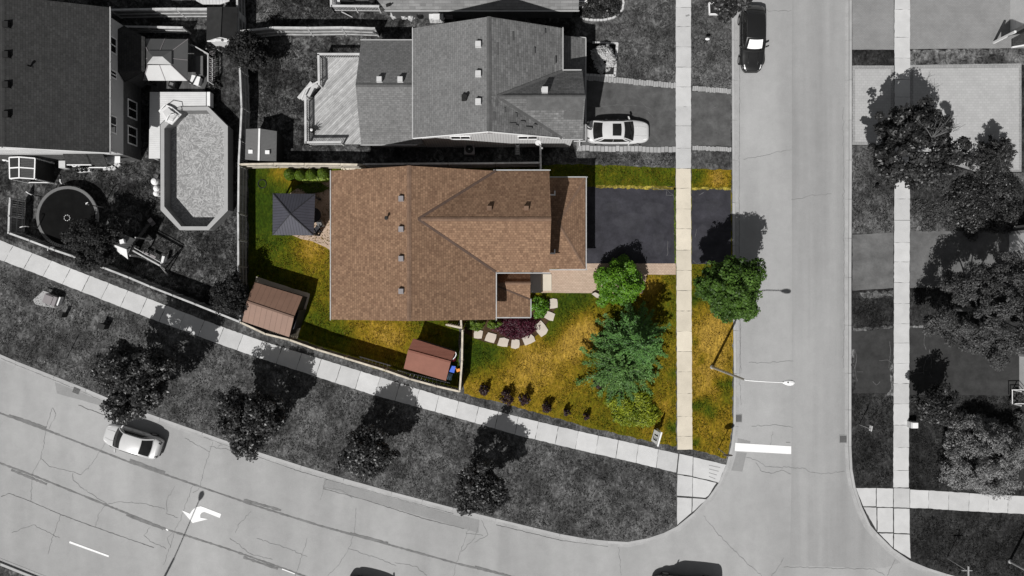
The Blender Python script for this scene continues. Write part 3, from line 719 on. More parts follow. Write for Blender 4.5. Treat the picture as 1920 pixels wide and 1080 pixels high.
def ridge_cap(k, a, b, w=.30, sl=.378):
    """a row of overlapping bent shingles along a ridge or hip"""
    a, b = Vector(a), Vector(b); n = max(1, int((b - a).length / .28)); d = (b - a) / n
    sd = Vector((d.y, -d.x, 0)).normalized() * w / 2; dn = Vector((0, 0, sl * w / 2))
    for i in range(n):
        p = a + d * i + Vector((0, 0, .016)); q = a + d * (i + 1.06) + Vector((0, 0, .024))
        for s_ in (-1, 1): k.face([p, q, q + sd * s_ - dn, p + sd * s_ - dn])
ridge_cap(k, (XR, YS, ZRg), (XR, YN, ZRg)); k.build('ridge_cap', M['shingle_cap'], roof)
k = MB(); ridge_cap(k, (xc, yc, zc), (2.66, yc, zc), .26); k.build('ridge_cap', M['shingle_cap'], roof)
k = MB()
for v in (vS, vN): k = MB(); k.bar((xc, yc, zc + .035), (v[0], v[1], v[2] + .05), .17, .05); k.build('valley_flashing', M['valley'], roof)
zw = lambda x: ZRg - SL * (XR - x)
roof_vents(roof, [(*P(753, y, 7.3)[:2], 7.43) for y in (373, 430, 485, 546)], M['vent'], .33)
pipe_vent(roof, (*P(725, 408, 7.2)[:2], zw(P(725, 408, 7.2).x)), M['dark'])
roof_vents(roof, [(*P(x, 391, 6.9)[:2], 6.98) for x in (918, 987)], M['shingle_cap'], .30, .2)
k = MB(); gutter_run(k, (XW - .06, YS, ZE - .06), (XW - .06, YN, ZE - .06)); k.build('gutter', M['gutter'], br)
k = MB(); gutter_run(k, (XE + .06, YS, ZE - .06), (XE + .06, 1.1, ZE - .06)); k.build('gutter', M['gutter'], br)
k = MB(); gutter_run(k, (XE + .1, 1.06, ZE - .06), (2.68, 1.06, ZE - .06)); k.build('gutter', M['gutter'], br)
k = MB(); gutter_run(k, (XE - .1, 8.36, ZE - .06), (2.68, 8.36, ZE - .06)); k.build('gutter', M['gutter'], br)
# garage roof, hipped
gx, gn, gs, gz = 5.47, 8.20, 1.43, 2.72
k = MB(); k.prism([(2.25, 1.75), (5.1, 1.75), (5.1, 7.85), (2.25, 7.85)], -.1, 2.62); k.build('garage_wall', M['brick_warm'], br)
ap = (3.35, 4.80, 3.7); wl = (2.26, 4.80, 3.7)
k = MB()
k.slab([(2.26, gs, gz), (gx, gs, gz), ap, wl]); k.slab([(gx, gs, gz), (gx, gn, gz), ap]); k.slab([(gx, gn, gz), (2.26, gn, gz), wl, ap])
gr = k.build('garage_roof', M['shingle_brown'], br)
k = MB(); ridge_cap(k, (gx - .02, gs + .02, gz), ap, .22); k.build('ridge_cap', M['shingle_cap'], gr)
k = MB(); ridge_cap(k, (gx - .02, gn - .02, gz), ap, .22); k.build('ridge_cap', M['shingle_cap'], gr)
k = MB(); gutter_run(k, (gx + .06, gs - .05, gz - .06), (gx + .06, gn + .05, gz - .06)); k.build('gutter', M['gutter'], br)
k = MB(); gutter_run(k, (2.7, gs - .07, gz - .06), (gx + .1, gs - .07, gz - .06)); k.build('gutter', M['gutter'], br)
k = MB(); gutter_run(k, (2.3, gn + .07, gz - .06), (gx + .1, gn + .07, gz - .06)); k.build('gutter', M['gutter'], br)
for yy, zz in ((6.85, 3.5), (2.55, 3.3)):
    k = MB(); k.bar((2.3, yy, zz), (3.15, yy, zz - .1), .09, .09); k.bar((3.15, yy - .05, zz - .1), (3.15, yy + .3, zz - .12), .09, .09); k.bar((2.32, yy, zz), (2.32, yy, 5.2), .09, .09); k.build('downspout', M['white'], br)
k = MB(); k.hexa([(5.06, 2.3, 0), (5.12, 2.3, 0), (5.12, 7.2, 0), (5.06, 7.2, 0), (5.06, 2.3, 2.2), (5.12, 2.3, 2.2), (5.12, 7.2, 2.2), (5.06, 7.2, 2.2)]); k.build('garage_door', M['white_board'], br)
# porch roof: shed with a little entry gable
pz = 2.9; px1, py1 = P(994, 594, pz)[:2]; pyn = P(994, 512, pz).y; ph = 3.75; pxw = XE - .42
zr_ = 3.75; yr = P(990, 531, zr_).y
k = MB()
k.slab([(pxw, py1, ph), (px1, py1, pz), (px1, -.86, pz), (pxw, yr, ph)])
k.slab([(pxw, yr, zr_), (px1, -.84, pz + .01), (px1, yr, zr_)])
k.slab([(pxw, yr, zr_), (px1, yr, zr_), (px1, pyn, pz), (pxw, pyn, pz)])
pr = k.build('porch_roof', M['shingle_brown'], br)
k = MB(); k.bar((pxw, yr, ph + .03), (px1, -.86, pz + .05), .10, .05); k.build('valley_flashing', M['valley'], pr)
k = MB(); ridge_cap(k, (pxw, yr, zr_), (px1, yr, zr_), .22, .6); k.build('ridge_cap', M['shingle_cap'], pr)
k = MB(); gutter_run(k, (px1 + .06, py1, pz - .06), (px1 + .06, -.85, pz - .06)); k.build('gutter', M['gutter'], br)
k = MB(); gutter_run(k, (pxw, py1 - .06, pz + .0), (px1, py1 - .06, pz - .06), .08, .08); k.build('gutter', M['gutter'], br)
k = MB()
for y in (py1 + .35, -.9, pyn - .3): kp = MB(); kp.box((px1 - .35, y, 0), (.22, .22, pz)); kp.build('porch_post', M['white'], br)
k.prism([(pxw, py1 + .4), (px1 - .5, py1 + .4), (px1 - .5, -.85), (pxw, -.85)], -.1, 2.85)
k.build('porch_wall', M['brick_warm'], br)
window(br, -8.3, -6.9, .9, 2.2, 's', YS + .35); window(br, -4.6, -3.2, 3.3, 4.6, 's', YS + .35); window(br, 3.2, 6.2, 3.4, 4.8, 'e', 2.25, 3); window(br, 0, 2.4, .9, 2.3, 'w', XW + .4, 2); window(br, 4, 6.5, 3.3, 4.7, 'w', XW + .4, 3)

M['shingle_dark2'] = m_plain('shingle_underlay', .085, .12, 2, 18)
# --- grey-roofed house to the north
wh = thing('grey_roofed_house', P(930, 160), 'grey shingled house with white sunlit gable north of the coloured lot', 'house')
aW, aR, aE = -6.99, -1.56, 3.55; aN, aS = 18.42, 10.64
k = MB(); k.prism([(aW + .35, aS + .35), (4.5, aS + .35), (4.5, 15.0), (aE - .4, 15.0), (aE - .4, aN - .35), (aW + .35, aN - .35)], -.1, 5.25)
k.face([(aW + .35, aS + .35, 5.25), (aE - .4, aS + .35, 5.25), (aR, aS + .35, 7.32)]); k.face([(aE - .4, aN - .35, 5.25), (aW + .35, aN - .35, 5.25), (aR, aN - .35, 7.32)])
yc2, zc2, xc2 = 13.05, 7.40, -1.0
k.face([(4.5, aS + .35, 5.25), (4.5, 15.0, 5.25), (4.5, yc2, 7.0)])
k.build('wall', M['siding'], wh)
k = MB()
k.slab([(aW, aS, ZE), (aR, aS, ZRg), (aR, aN, ZRg), (aW, aN, ZE)]); wr = k.build('roof', M['shingle_grey'], wh)
vN2 = (aE, 15.35, ZE); vS2 = (aE, 10.6, ZE)
k = MB()
k.slab([(aR, aN, ZRg), (aR, yc2, ZRg), (xc2, yc2, zc2), vN2, (aE, aN, ZE)])
k.slab([(aR, aS, ZRg), (aE - .1, aS, ZE + .02), vS2, (xc2, yc2, zc2), (aR, yc2, ZRg)])
e2 = P(1092, 200, 5.4).x
k.slab([(xc2, yc2, zc2), (e2, yc2, zc2), (e2, 15.38, ZE), vN2]); k.slab([(xc2, yc2, zc2), vS2, (e2, 10.6, ZE), (e2, yc2, zc2)])
wr2 = k.build('roof', M['shingle_worn'], wh); wr2['label'] = 'worn streaky shingles with dark patches facing the street'
k = MB(); ridge_cap(k, (aR, aS, ZRg), (aR, aN, ZRg)); k.build('ridge_cap', M['cap_grey'], wr)
k = MB(); ridge_cap(k, (xc2, yc2, zc2), (e2, yc2, zc2), .26); k.build('ridge_cap', M['cap_grey'], wr)
k = MB()
for v in (vN2, vS2): k = MB(); k.bar((xc2, yc2, zc2 + .035), (v[0], v[1], v[2] + .05), .2, .05); k.build('valley_flashing', M['cap_grey'], wr2)
k = MB()   # pale underlay strip where shingles were stripped
pl = lambda x, t: (x, yc2 - .10 - t * .9, zc2 - (.10 + t * .9) * (zc2 - ZE) / (yc2 - 10.6) + .02)
k.face([pl(1.0, 0), pl(e2 - .1, 0), pl(e2 - .1, .75), pl(1.0, .75)]); k.face([pl(3.6, .80), pl(e2 - .1, .80), pl(e2 - .1, 1.35), pl(3.6, 1.35)]); k.build('bare_patch', M['cap_grey'], wr2)
roof_vents(wr, [(*P(897, y, 7.3)[:2], 7.46) for y in (85, 140, 192)], M['vent_white'], .36)
k = MB(); q = P(870, 183, 7.1); zq = ZRg - SL * (aR - q.x); k.box((q.x, q.y, zq - .05), (.32, .4, .35)); k.tube([(q.x + .1, q.y, zq), (q.x + .12, q.y, zq + .6)], .12, 10); k.build('vent_pipe', M['vent_black'], wr)
roof_vents(wr2, [(*P(1021, 172, 6.9)[:2], 7.02)], M['vent_white'], .40, .45)
for x, y, w, h in ((925, 230, 4, 14), (955, 236, 12, 3), (962, 240, 9, 4), (975, 232, 9, 4), (985, 243, 12, 5), (1000, 236, 6, 4), (965, 223, 4, 9), (945, 215, 3, 9), (930, 205, 4, 16), (1000, 100, 3, 12), (960, 80, 3, 16), (932, 110, 3, 22), (1040, 115, 3, 14), (1020, 60, 3, 9)):
    q = P(x, y, 6.6); f = lambda xx: ZRg - SL * (xx - aR) + .012
    a_, b_ = w / 26, h / 26
    if q.x + a_ < aE: k = MB(); k.face([(q.x, q.y, f(q.x)), (q.x + a_, q.y, f(q.x + a_)), (q.x + a_, q.y + b_, f(q.x + a_)), (q.x, q.y + b_, f(q.x))]); k.build('missing_shingles', M['shingle_dark2'], wr2)
k = MB(); gutter_run(k, (aW - .06, aS, ZE - .06), (aW - .06, aN, ZE - .06)); k.build('gutter', M['gutter'], wh)
k = MB(); gutter_run(k, (aE + .06, 15.4, ZE - .06), (aE + .06, aN, ZE - .06)); k.build('gutter', M['gutter'], wh)
k = MB(); gutter_run(k, (aE + .1, 15.46, ZE - .06), (e2 - .1, 15.46, ZE - .06)); k.build('gutter', M['gutter'], wh)
k = MB(); gutter_run(k, (aE, 10.54, ZE - .06), (e2, 10.54, ZE - .06)); k.build('gutter', M['gutter'], wh)
for y0, y1 in ((aS, 0),):
    k = MB(); k.bar((aW, aS - .04, ZE - .05), (aR, aS - .04, ZRg - .05), .05, .2); k.bar((aE, aS - .04, ZE - .05), (aR, aS - .04, ZRg - .05), .05, .2); k.build('fascia', M['white'], wh)
k = MB(); k.hexa([(-2.25, aS + .29, 5.6), (-1.3, aS + .29, 5.6), (-1.3, aS + .4, 5.6), (-2.25, aS + .4, 5.6), (-2.25, aS + .29, 5.95), (-1.3, aS + .29, 5.95), (-1.3, aS + .4, 5.95), (-2.25, aS + .4, 5.95)]); kk = k.build('gable_vent', M['white'], wh)
k = MB()
for i in range(2): k.box((-2.0 + i * .45, aS + .27, 5.68), (.36, .05, .2))
k.build('louvre', M['vent'], kk)
# low garage roof strip along the front
lx = P(1097, 150, 2.9).x; k = MB()
ly0, ly1 = P(1097, 262, 2.9).y, P(1097, 72, 2.9).y
k.slab([(aE - .45, ly0, 3.9), (lx, ly0, 2.9), (lx, ly1, 2.9), (aE - .45, ly1, 3.9)]); lr = k.build('garage_roof', M['shingle_worn'], wh)
k = MB(); gutter_run(k, (lx + .06, ly0, 2.84), (lx + .06, ly1, 2.84)); k.build('gutter', M['gutter'], wh)
k = MB(); gutter_run(k, (aE + .9, ly1 + .06, 3.0), (lx, ly1 + .06, 2.86), .08, .08); k.build('gutter', M['gutter'], wh)
k = MB(); k.bar((4.6, ly0 - .1, 2.8), (lx + .05, ly0 - .1, 2.8), .08, .08); k.build('downspout', M['gutter'], wh)
k = MB(); k.prism([(4.45, ly0 + .35), (lx - .35, ly0 + .35), (lx - .35, ly1 - .35), (aE - .35, ly1 - .35), (aE - .35, 15.1), (4.45, 15.1)], -.1, 2.8); k.build('garage_wall', M['brick_grey'], wh)
k = MB(); k.box((lx - .33, (ly0 + 15) / 2, 0), (.06, 4.6, 2.2)); k.build('garage_door', M['white_board'], wh)
# low rear wing
nW, nN, nS = P(677, 160, 2.8).x, P(700, 76, 2.8).y, P(700, 270, 2.8).y; nR = (nN + nS) / 2; nz = 4.75
k = MB(); k.prism([(nW + .35, nS + .3), (aW + .3, nS + .3), (aW + .3, nN - .3), (nW + .35, nN - .3)], -.1, 2.7); k.face([(nW + .35, nN - .3, 2.7), (nW + .35, nS + .3, 2.7), (nW + .35, nR, 4.5)]); k.build('rear_wing_wall', M['siding'], wh)
k = MB(); k.slab([(nW, nS, 2.8), (aW + .36, nS, 2.8), (aW + .36, nR, nz), (nW, nR, nz)]); k.slab([(nW, nN, 2.8), (nW, nR, nz), (aW + .36, nR, nz), (aW + .36, nN, 2.8)]); nr = k.build('rear_wing_roof', M['shingle_grey'], wh)
k = MB(); ridge_cap(k, (nW, nR, nz), (aW + .3, nR, nz), .28); k.build('ridge_cap', M['cap_grey'], nr)
roof_vents(nr, [(*P(x, 150, 4.6)[:2], 4.66) for x in (712, 751)], M['vent_white'], .36)
k = MB(); gutter_run(k, (nW, nN + .06, 2.74), (aW - .1, nN + .06, 2.74)); k.build('gutter', M['gutter'], wh)
k = MB(); gutter_run(k, (nW, nS - .06, 2.74), (aW - .1, nS - .06, 2.74)); k.build('gutter', M['gutter'], wh)
window(wh, -4.5, -3.0, 3.2, 4.4, 's', aS + .35); window(wh, 0.4, 1.9, 3.2, 4.4, 's', aS + .35); window(wh, 11.4, 14.3, 3.3, 4.7, 'e', 4.5, 3); window(wh, 13, 16.4, .2, 2.2, 'w', nW + .35, 2)
q = P(1009, 264, 5.2)
dish = thing('satellite_dish', (q.x, aS + .2, 4.9), 'white satellite dish on the eave of the grey house', 'satellite dish')
k = MB(); k.lathe((0, 0, 0), [(.02, 0), (.13, .02), (.21, .07)], 20)
for i, v in enumerate(k.v): k.v[i] = (q.x + v[0], aS - .25 + v[1] * .8 - v[2] * .6, 5.05 + v[2] * .5 + v[1] * .5)
k.build('reflector', M['vent_white'], dish); k = MB(); k.tube([(q.x, aS + .3, 4.7), (q.x, aS - .1, 4.8), (q.x, aS - .25, 5.05)], .03); k.tube([(q.x, aS - .3, 5.05), (q.x + .25, aS - .65, 5.1)], .02); k.box((q.x + .27, aS - .68, 5.05), (.12, .1, .1)); k.build('arm', M['steel'], dish)
q = P(881, 283, .8); ac = thing('air_conditioner', P(881, 283), 'square air conditioner in the shade between two houses', 'air conditioner'); q = P(881, 283)
k = MB(); k.box((q.x, q.y, 0), (.8, .8, .75)); k.build('casing', M['vent'], ac); k = MB(); k.lathe((q.x, q.y, .752), [(.31, .0), (.31, .02), (.05, .03), (0.0, .03)], 20); k.build('fan_grille', M['black'], ac); k = MB(); k.lathe((q.x, q.y, .785), [(.06, 0), (.06, .02)], 10); k.build('fan_hub', M['vent_white'], ac)
q = P(970, 280); la = thing('step_ladder', (q.x, q.y, 0), 'pale step ladder standing in the shaded side passage', 'ladder')
k = MB()
for s in (-1, 1): k.bar((q.x + s * .2, q.y - .45, 0), (q.x + s * .13, q.y + .1, 1.5), .04, .07)
for i in range(5): t = (i + .7) / 5.4; k.bar((q.x - .2 + .07 * t, q.y - .45 + .55 * t, 1.5 * t), (q.x + .2 - .07 * t, q.y - .45 + .55 * t, 1.5 * t), .1, .03)
k.build('front_frame', M['steel'], la); k = MB()
for s in (-1, 1): k.bar((q.x + s * .2, q.y + .5, 0), (q.x + s * .13, q.y + .1, 1.5), .03, .04)
k.build('rear_frame', M['steel'], la)

# --- dark roofed house at the left edge
dh = thing('dark_roofed_house', P(60, 150), 'dark roofed house with grey side wall at the far left', 'house')
dR, dE = -34.6, -28.55; dN, dS = 19.88, 9.58; dW = -40.6
k = MB(); w2 = MB()
k.prism([(dW + .4, dS + .35), (dE - .4, dS + .35), (dE - .4, dN - .35), (dW + .4, dN - .35)], 2.7, 5.25)
k.face([(dW + .4, dS + .35, 5.25), (dE - .4, dS + .35, 5.25), (dR, dS + .35, 7.4)]); k.face([(dE - .4, dN - .35, 5.25), (dW + .4, dN - .35, 5.25), (dR, dN - .35, 7.4)])
k.build('upper_wall', M['siding_grey'], dh)
w2.prism([(dW + .42, dS + .37), (dE - .42, dS + .37), (dE - .42, dN - .37), (dW + .42, dN - .37)], -.1, 2.69); w2.build('lower_wall', M['brick_grey'], dh)
k = MB(); k.slab([(dR, dS, ZRg), (dE, dS, ZE), (dE, dN, ZE), (dR, dN, ZRg)]); k.slab([(dW, dS, ZE), (dR, dS, ZRg), (dR, dN, ZRg), (dW, dN, ZE)]); dr = k.build('roof', M['shingle_dark'], dh)
k = MB(); ridge_cap(k, (dR, dS, ZRg), (dR, dN, ZRg)); k.build('ridge_cap', M['cap_dark'], dr)
roof_vents(dr, [(*P(19, y, 7.2)[:2], 7.42) for y in (50, 106, 162, 217)], M['vent_black'], .40, .3)
q = P(58, 125, 7); pipe_vent(dr, (q.x, q.y, ZRg - SL * (q.x - dR)), M['vent_black'])
k = MB(); gutter_run(k, (dE + .06, dS, ZE - .06), (dE + .06, dN, ZE - .06)); k.build('gutter', M['gutter'], dh)
k = MB(); k.bar((dE, dS - .03, ZE - .1), (dR, dS - .03, ZRg - .1), .06, .26); k.bar((dW, dS - .03, ZE - .1), (dR, dS - .03, ZRg - .1), .06, .26)
k.hexa([(dW + .4, dS + .28, 3.6), (dE - .4, dS + .28, 3.6), (dE - .4, dS + .34, 3.6), (dW + .4, dS + .34, 3.6), (dW + .4, dS + .28, 5.2), (dE - .4, dS + .28, 5.2), (dE - .4, dS + .34, 5.2), (dW + .4, dS + .34, 5.2)]); k.build('fascia', M['white_board'], dh)
for y0, y1 in ((17.0, 18.2), (15.2, 15.8), (11.2, 12.5)): window(dh, y0, y1, 3.7, 5.0, 'e', dE - .4)
for y0, y1 in ((12.9, 14.3), (10.9, 12.3)): window(dh, y0, y1, .7, 2.1, 'e', dE - .42)
bx0, bx1, by0, by1 = dE - .4, -27.35, 15.6, 19.3     # bay with its own roof
k = MB(); k.prism([(bx0, by0), (bx1 - .3, by0 + .8), (bx1 - .3, by1 - .8), (bx0, by1)], -.1, 2.5); k.build('bay_wall', M['brick_grey'], dh)
k = MB(); k.slab([(bx0, by0 + .3, 3.5), (bx0 + .05, by0 - .25, 2.7), (bx1, by0 + .6, 2.7)], .1); k.slab([(bx0, by0 + .3, 3.5), (bx1, by0 + .6, 2.7), (bx1, by1 - .6, 2.7), (bx0, by1 - .3, 3.5)], .1); k.slab([(bx0, by1 - .3, 3.5), (bx1, by1 - .6, 2.7), (bx0 + .05, by1 + .25, 2.7)], .1); k.build('bay_roof', M['shingle_dark'], dh)
window(dh, by0 + 1.0, by1 - 1.0, .8, 2.0, 'e', bx1 - .3, 3)
for a, b, c, d in ((125, 171, 294, 290), (168, 200, 291, 296)):   # two small canopies on the sunny wall
    z = 2.6; p0, p1 = P(a, 296, z), P(b, 298, z); k = MB(); k.slab([(p0.x, dS + .34, 3.1), (p1.x, dS + .34, 3.1), (p1.x + .1, dS - .35 - (a > 150) * .2, z), (p0.x, dS - .35, z)], .1); cp = k.build('door_canopy', M['shingle_dark'], dh)
k = MB(); k.bar((P(126, 300, 2.5).x, dS - .38, 2.5), (P(172, 300, 2.5).x, dS - .38, 2.5), .06, .14); k.bar((P(168, 300, 2.5).x, dS - .58, 2.5), (P(200, 300, 2.5).x, dS - .58, 2.5), .06, .14); k.build('canopy_fascia', M['white'], dh)
window(dh, -33.6, -32.4, 1.0, 2.1, 's', dS + .37)

# --- low house at the top edge, roof only in view
nh = thing('northern_house', P(890, -60), 'low grey roof cut off by the top edge behind the grey house', 'house')
y0 = P(800, 18.5, 2.8).y; x0, x1 = P(722, 18, 2.8).x, P(1085, 18, 2.8).x
k = MB(); k.slab([(x0, y0, 2.8), (x1, y0, 2.8), (x1, y0 + 5, 4.9), (P(704, -4, 3.2).x, y0 + 5, 4.9), (P(700, 0, 3.2).x, y0 + .95, 3.2)]); k.slab([(x0 - .4, y0 + 10, 2.8), (x0 - .4, y0 + 5, 4.9), (x1, y0 + 5, 4.9), (x1, y0 + 10, 2.8)]); nhr = k.build('roof', M['shingle_mid'], nh)
k = MB(); ridge_cap(k, (x0, y0 + 5, 4.9), (x1, y0 + 5, 4.9)); k.build('ridge_cap', M['cap_grey'], nhr)
k = MB(); k.prism([(x0 + .2, y0 + .4), (x1 - .3, y0 + .4), (x1 - .3, y0 + 9.6), (x0 + .2, y0 + 9.6)], -.1, 2.7); k.build('wall', M['brick_grey'], nh)
k = MB(); gutter_run(k, (x0, y0 - .06, 2.74), (x1, y0 - .06, 2.74)); k.build('gutter', M['gutter'], nh)
k = MB(); q = P(728, 10.5, 3); k.box((q.x, q.y, 3.05), (.32, .2, .1), .3); k.tube([(q.x + .1, q.y, 3.1), (q.x + .25, q.y, 3.3)], .05); k.build('vent_pipe', M['vent_black'], nhr)

# --- houses across the street
def street_house(y0, y1, xp, label, doors):
    X = P(xp, 0).x; Y0, Y1 = P(0, y1).y, P(0, y0).y
    h = thing('street_house', (X + 6, (Y0 + Y1) / 2, 0), label, 'house', 'houses across the street')
    k = MB(); k.prism([(X, Y0), (X + 11, Y0), (X + 11, Y1), (X, Y1)], -.1, 5.2); k.face([(X, Y0, 5.2), (X, (Y0 + Y1) / 2, 7.2), (X, Y1, 5.2)]); k.build('wall', M['brick_grey'], h)
    Ym = (Y0 + Y1) / 2
    k = MB(); k.slab([(X - .1, Y0 - .3, 5.1), (X + 11.4, Y0 - .3, 5.1), (X + 11.4, Ym, 7.4), (X - .1, Ym, 7.4)]); k.slab([(X - .1, Y1 + .3, 5.1), (X - .1, Ym, 7.4), (X + 11.4, Ym, 7.4), (X + 11.4, Y1 + .3, 5.1)]); k.build('roof', M['shingle_dark'], h)
    for (d0, d1, dm) in doors:
        k = MB(); a, b = P(0, d1).y, P(0, d0).y
        for i in range(4): k.hexa([(X - .05, a, .02 + i * .58), (X + .02, a, .02 + i * .58), (X + .02, b, .02 + i * .58), (X - .05, b, .02 + i * .58), (X - .05, a, .58 + i * .58), (X + .02, a, .58 + i * .58), (X + .02, b, .58 + i * .58), (X - .05, b, .58 + i * .58)])
        k.build('garage_door', M['white_board'], h)
        k = MB(); k.bar((X - .04, a - .12, 0), (X - .04, a - .12, 2.5), .16, .2); k.bar((X - .04, b + .12, 0), (X - .04, b + .12, 2.5), .16, .2); k.bar((X - .04, a - .2, 2.5), (X - .04, b + .2, 2.5), .16, .22); k.build('door_frame', M['steel'], h)
    return h, X
street_house(-260, 64, 1895, 'house with a wide white garage door in the top right corner', [(-140, 60, 0)])
h2, X2 = street_house(425, 610, 1893, 'house with pale garage behind the big leafy tree at right', [(440, 520, 0)])
h3, X3 = street_house(660, 900, 1912, 'house with white garage edge above the pale spruce at right', [(668, 733, 0)])
h1 = h2
pq = [P(1897, 79, 2.6), P(1912, 92, 2.6)]
pc = thing('porch_canopy', (pq[0].x + 2, pq[0].y, 0), 'dark pitched porch roof with white fascia beside the top right garage', 'porch')
k = MB(); x0 = P(1898, 0, 2.6).x; k.slab([(x0, P(0, 72, 2.6).y, 2.6), (x0, P(0, 87, 2.6).y, 2.6), (x0 + 5, P(0, 66, 2.6).y, 2.6), (x0 + 5, P(0, 44, 3.2).y, 3.2), (x0 + .6, P(0, 58, 3.2).y, 3.1)], .1); k.build('roof', M['shingle_dark'], pc)
k = MB(); k.bar((x0, P(0, 88.5, 2.6).y, 2.55), (x0 + 5, P(0, 67.5, 2.6).y, 2.55), .1, .16); k.build('fascia', M['white'], pc); k = MB(); k.box((x0 + .3, P(0, 80).y, 0), (.16, .16, 2.5)); k.build('post', M['white'], pc)

# ------------------------------------------------------------------ fences
def fence(label, top_px, h=1.8, m='fence', boards='fence_board', bay=2.45, side=1, name='wooden_fence'):
    tops = [P(x, y, h) for x, y in top_px]
    c = tops[len(tops) // 2]
    fobj = thing(name, (c.x, c.y, 0), label, 'fence', 'wooden yard fences')
    rnd = random.Random(len(top_px) + int(abs(c.x) * 10))
    for a, b in zip(tops, tops[1:]):
        d = Vector((b.x - a.x, b.y - a.y, 0)); L = d.length; n = max(1, round(L / bay)); d = d / L; nn = Vector((-d.y, d.x, 0)) * side
        ang = math.atan2(d.y, d.x)
        for i in range(n):
            p = Vector((a.x, a.y, 0)) + d * L * i / n; q = Vector((a.x, a.y, 0)) + d * L * (i + 1) / n
            dz = rnd.uniform(-.03, .03)
            k = MB(); k.box((p.x, p.y, -.1), (.11, .11, h + .16 + dz), ang); k.build('post', M[m], fobj)
            k = MB(); u = d * .07
            k.bar(p + u + Vector((0, 0, h + dz)), q - u + Vector((0, 0, h + dz)), .14, .045); k.build('rail', M[m], fobj)
            k = MB()
            for z in (.35, h * .55, h - .14): k.bar(p + u + nn * .05 + Vector((0, 0, z)), q - u + nn * .05 + Vector((0, 0, z)), .045, .09)
            k.build('rail', M[m], fobj)
            k = MB(); w = .14; nb = int((L / n - .14) / (w + .012))
            for j in range(nb):
                e = p + d * (.07 + (j + .5) * (L / n - .14) / nb)
                k.box((e.x, e.y, .05), (w, .022, h - .09 + dz), ang + rnd.uniform(-.02, .02))
            k.build('panel', M[boards], fobj)
    k = MB(); q = tops[-1]; k.box((q.x, q.y, -.1), (.11, .11, h + .16)); k.build('post', M[m], fobj)
    return fobj
fence('long wooden fence between pool yard and coloured lot', [(444, -20), (446, 60), (450, 130), (453, 200), (450, 262), (447.5, 310), (446.5, 400), (447, 500), (450, 603)], side=1)
fence('weathered fence along the sidewalk below trampoline and swings', [(16, 437), (55, 451), (102, 469), (150, 485), (240, 520), (280, 537), (365, 570), (450, 604)], side=-1)
fence('pale fence behind the brown sheds along the sidewalk', [(452, 605), (497, 626), (542, 637), (592, 655), (645, 671), (721, 694), (769, 711), (817, 724), (861, 734)], m='fence_warm', side=-1)
fence('short fence beside the small reddish shed and toys', [(862, 733), (866, 678), (867, 620)], m='fence_warm', side=1)
fence('low gate fence joining the brown house corner', [(837, 609), (865, 615)], m='fence_warm', h=1.5, bay=1.2)
fence('stub of fence against the brown house wall', [(865, 613), (864, 598)], m='fence_warm', h=1.5, bay=1.2)
fence('pale fence behind the clipped green shrubs', [(450, 308), (512, 307), (570, 307.5), (637, 308), (680, 309)], m='fence_warm', side=-1)
fence('fence in deep shade along the side passage', [(682, 308), (760, 307), (840, 306.5), (930, 306), (1012, 305)], side=-1)
fence('short cross fence at the front of the side passage', [(1013, 268), (1014, 318)], side=1, bay=1.3)
fence('bright sunlit fence with three rails above the plank deck', [(452, 58), (512, 51.5), (576, 52), (640, 51), (702, 53)], m='fence', boards='fence_board', side=-1)
fence('short fence behind the dark house in the top left corner', [(206, 18.5), (288, 17), (330, 16.5), (388, 16.5)], side=-1)
fence('short fence north of the square canopy', [(232, 49.5), (275, 50), (342, 51.5)], side=-1, h=1.4)
fence('white capped fence end left of the trampoline', [(16, 436), (17, 405), (19, 372)], side=-1)
# ------------------------------------------------------------------ sheds, gazebos, decks
M['shed_roof'] = m_ribs('shed_roof_brown', (.195, .115, .082), .42, 2, .6, dark=.7, width=.07)
M['shed_wall'] = m_plain('shed_wall', (.05, .05, .06), .2, 2, 20)
M['red_roof'] = m_plain('red_shed_roof', (.205, .090, .064), .09, 1.5, 40, .8)
M['red_ribs'] = m_ribs('red_shed_ribs', (.21, .085, .060), .10, 1, .8, dark=.7, width=.25)
M['gaz_roof'] = m_ribs('gazebo_roof', (.060, .060, .075), .21, 2, .45, dark=.35, width=.12)
M['gaz_post'] = m_plain('gazebo_post', (.03, .03, .035), .2)
M['canvas'] = m_plain('canopy_sheet', .17, .06, 1, 25, .52, .9, .7)
M['grey_ribs'] = m_ribs('grey_shed_ribs', .13, .10, 2, .6, dark=.7, width=.2)
M['dark_ribs'] = m_ribs('dark_slat', .055, .12, 2, .6, dark=.35, width=.25)
M['dark_roof'] = m_plain('dark_felt', .022, .25, 2, 25)
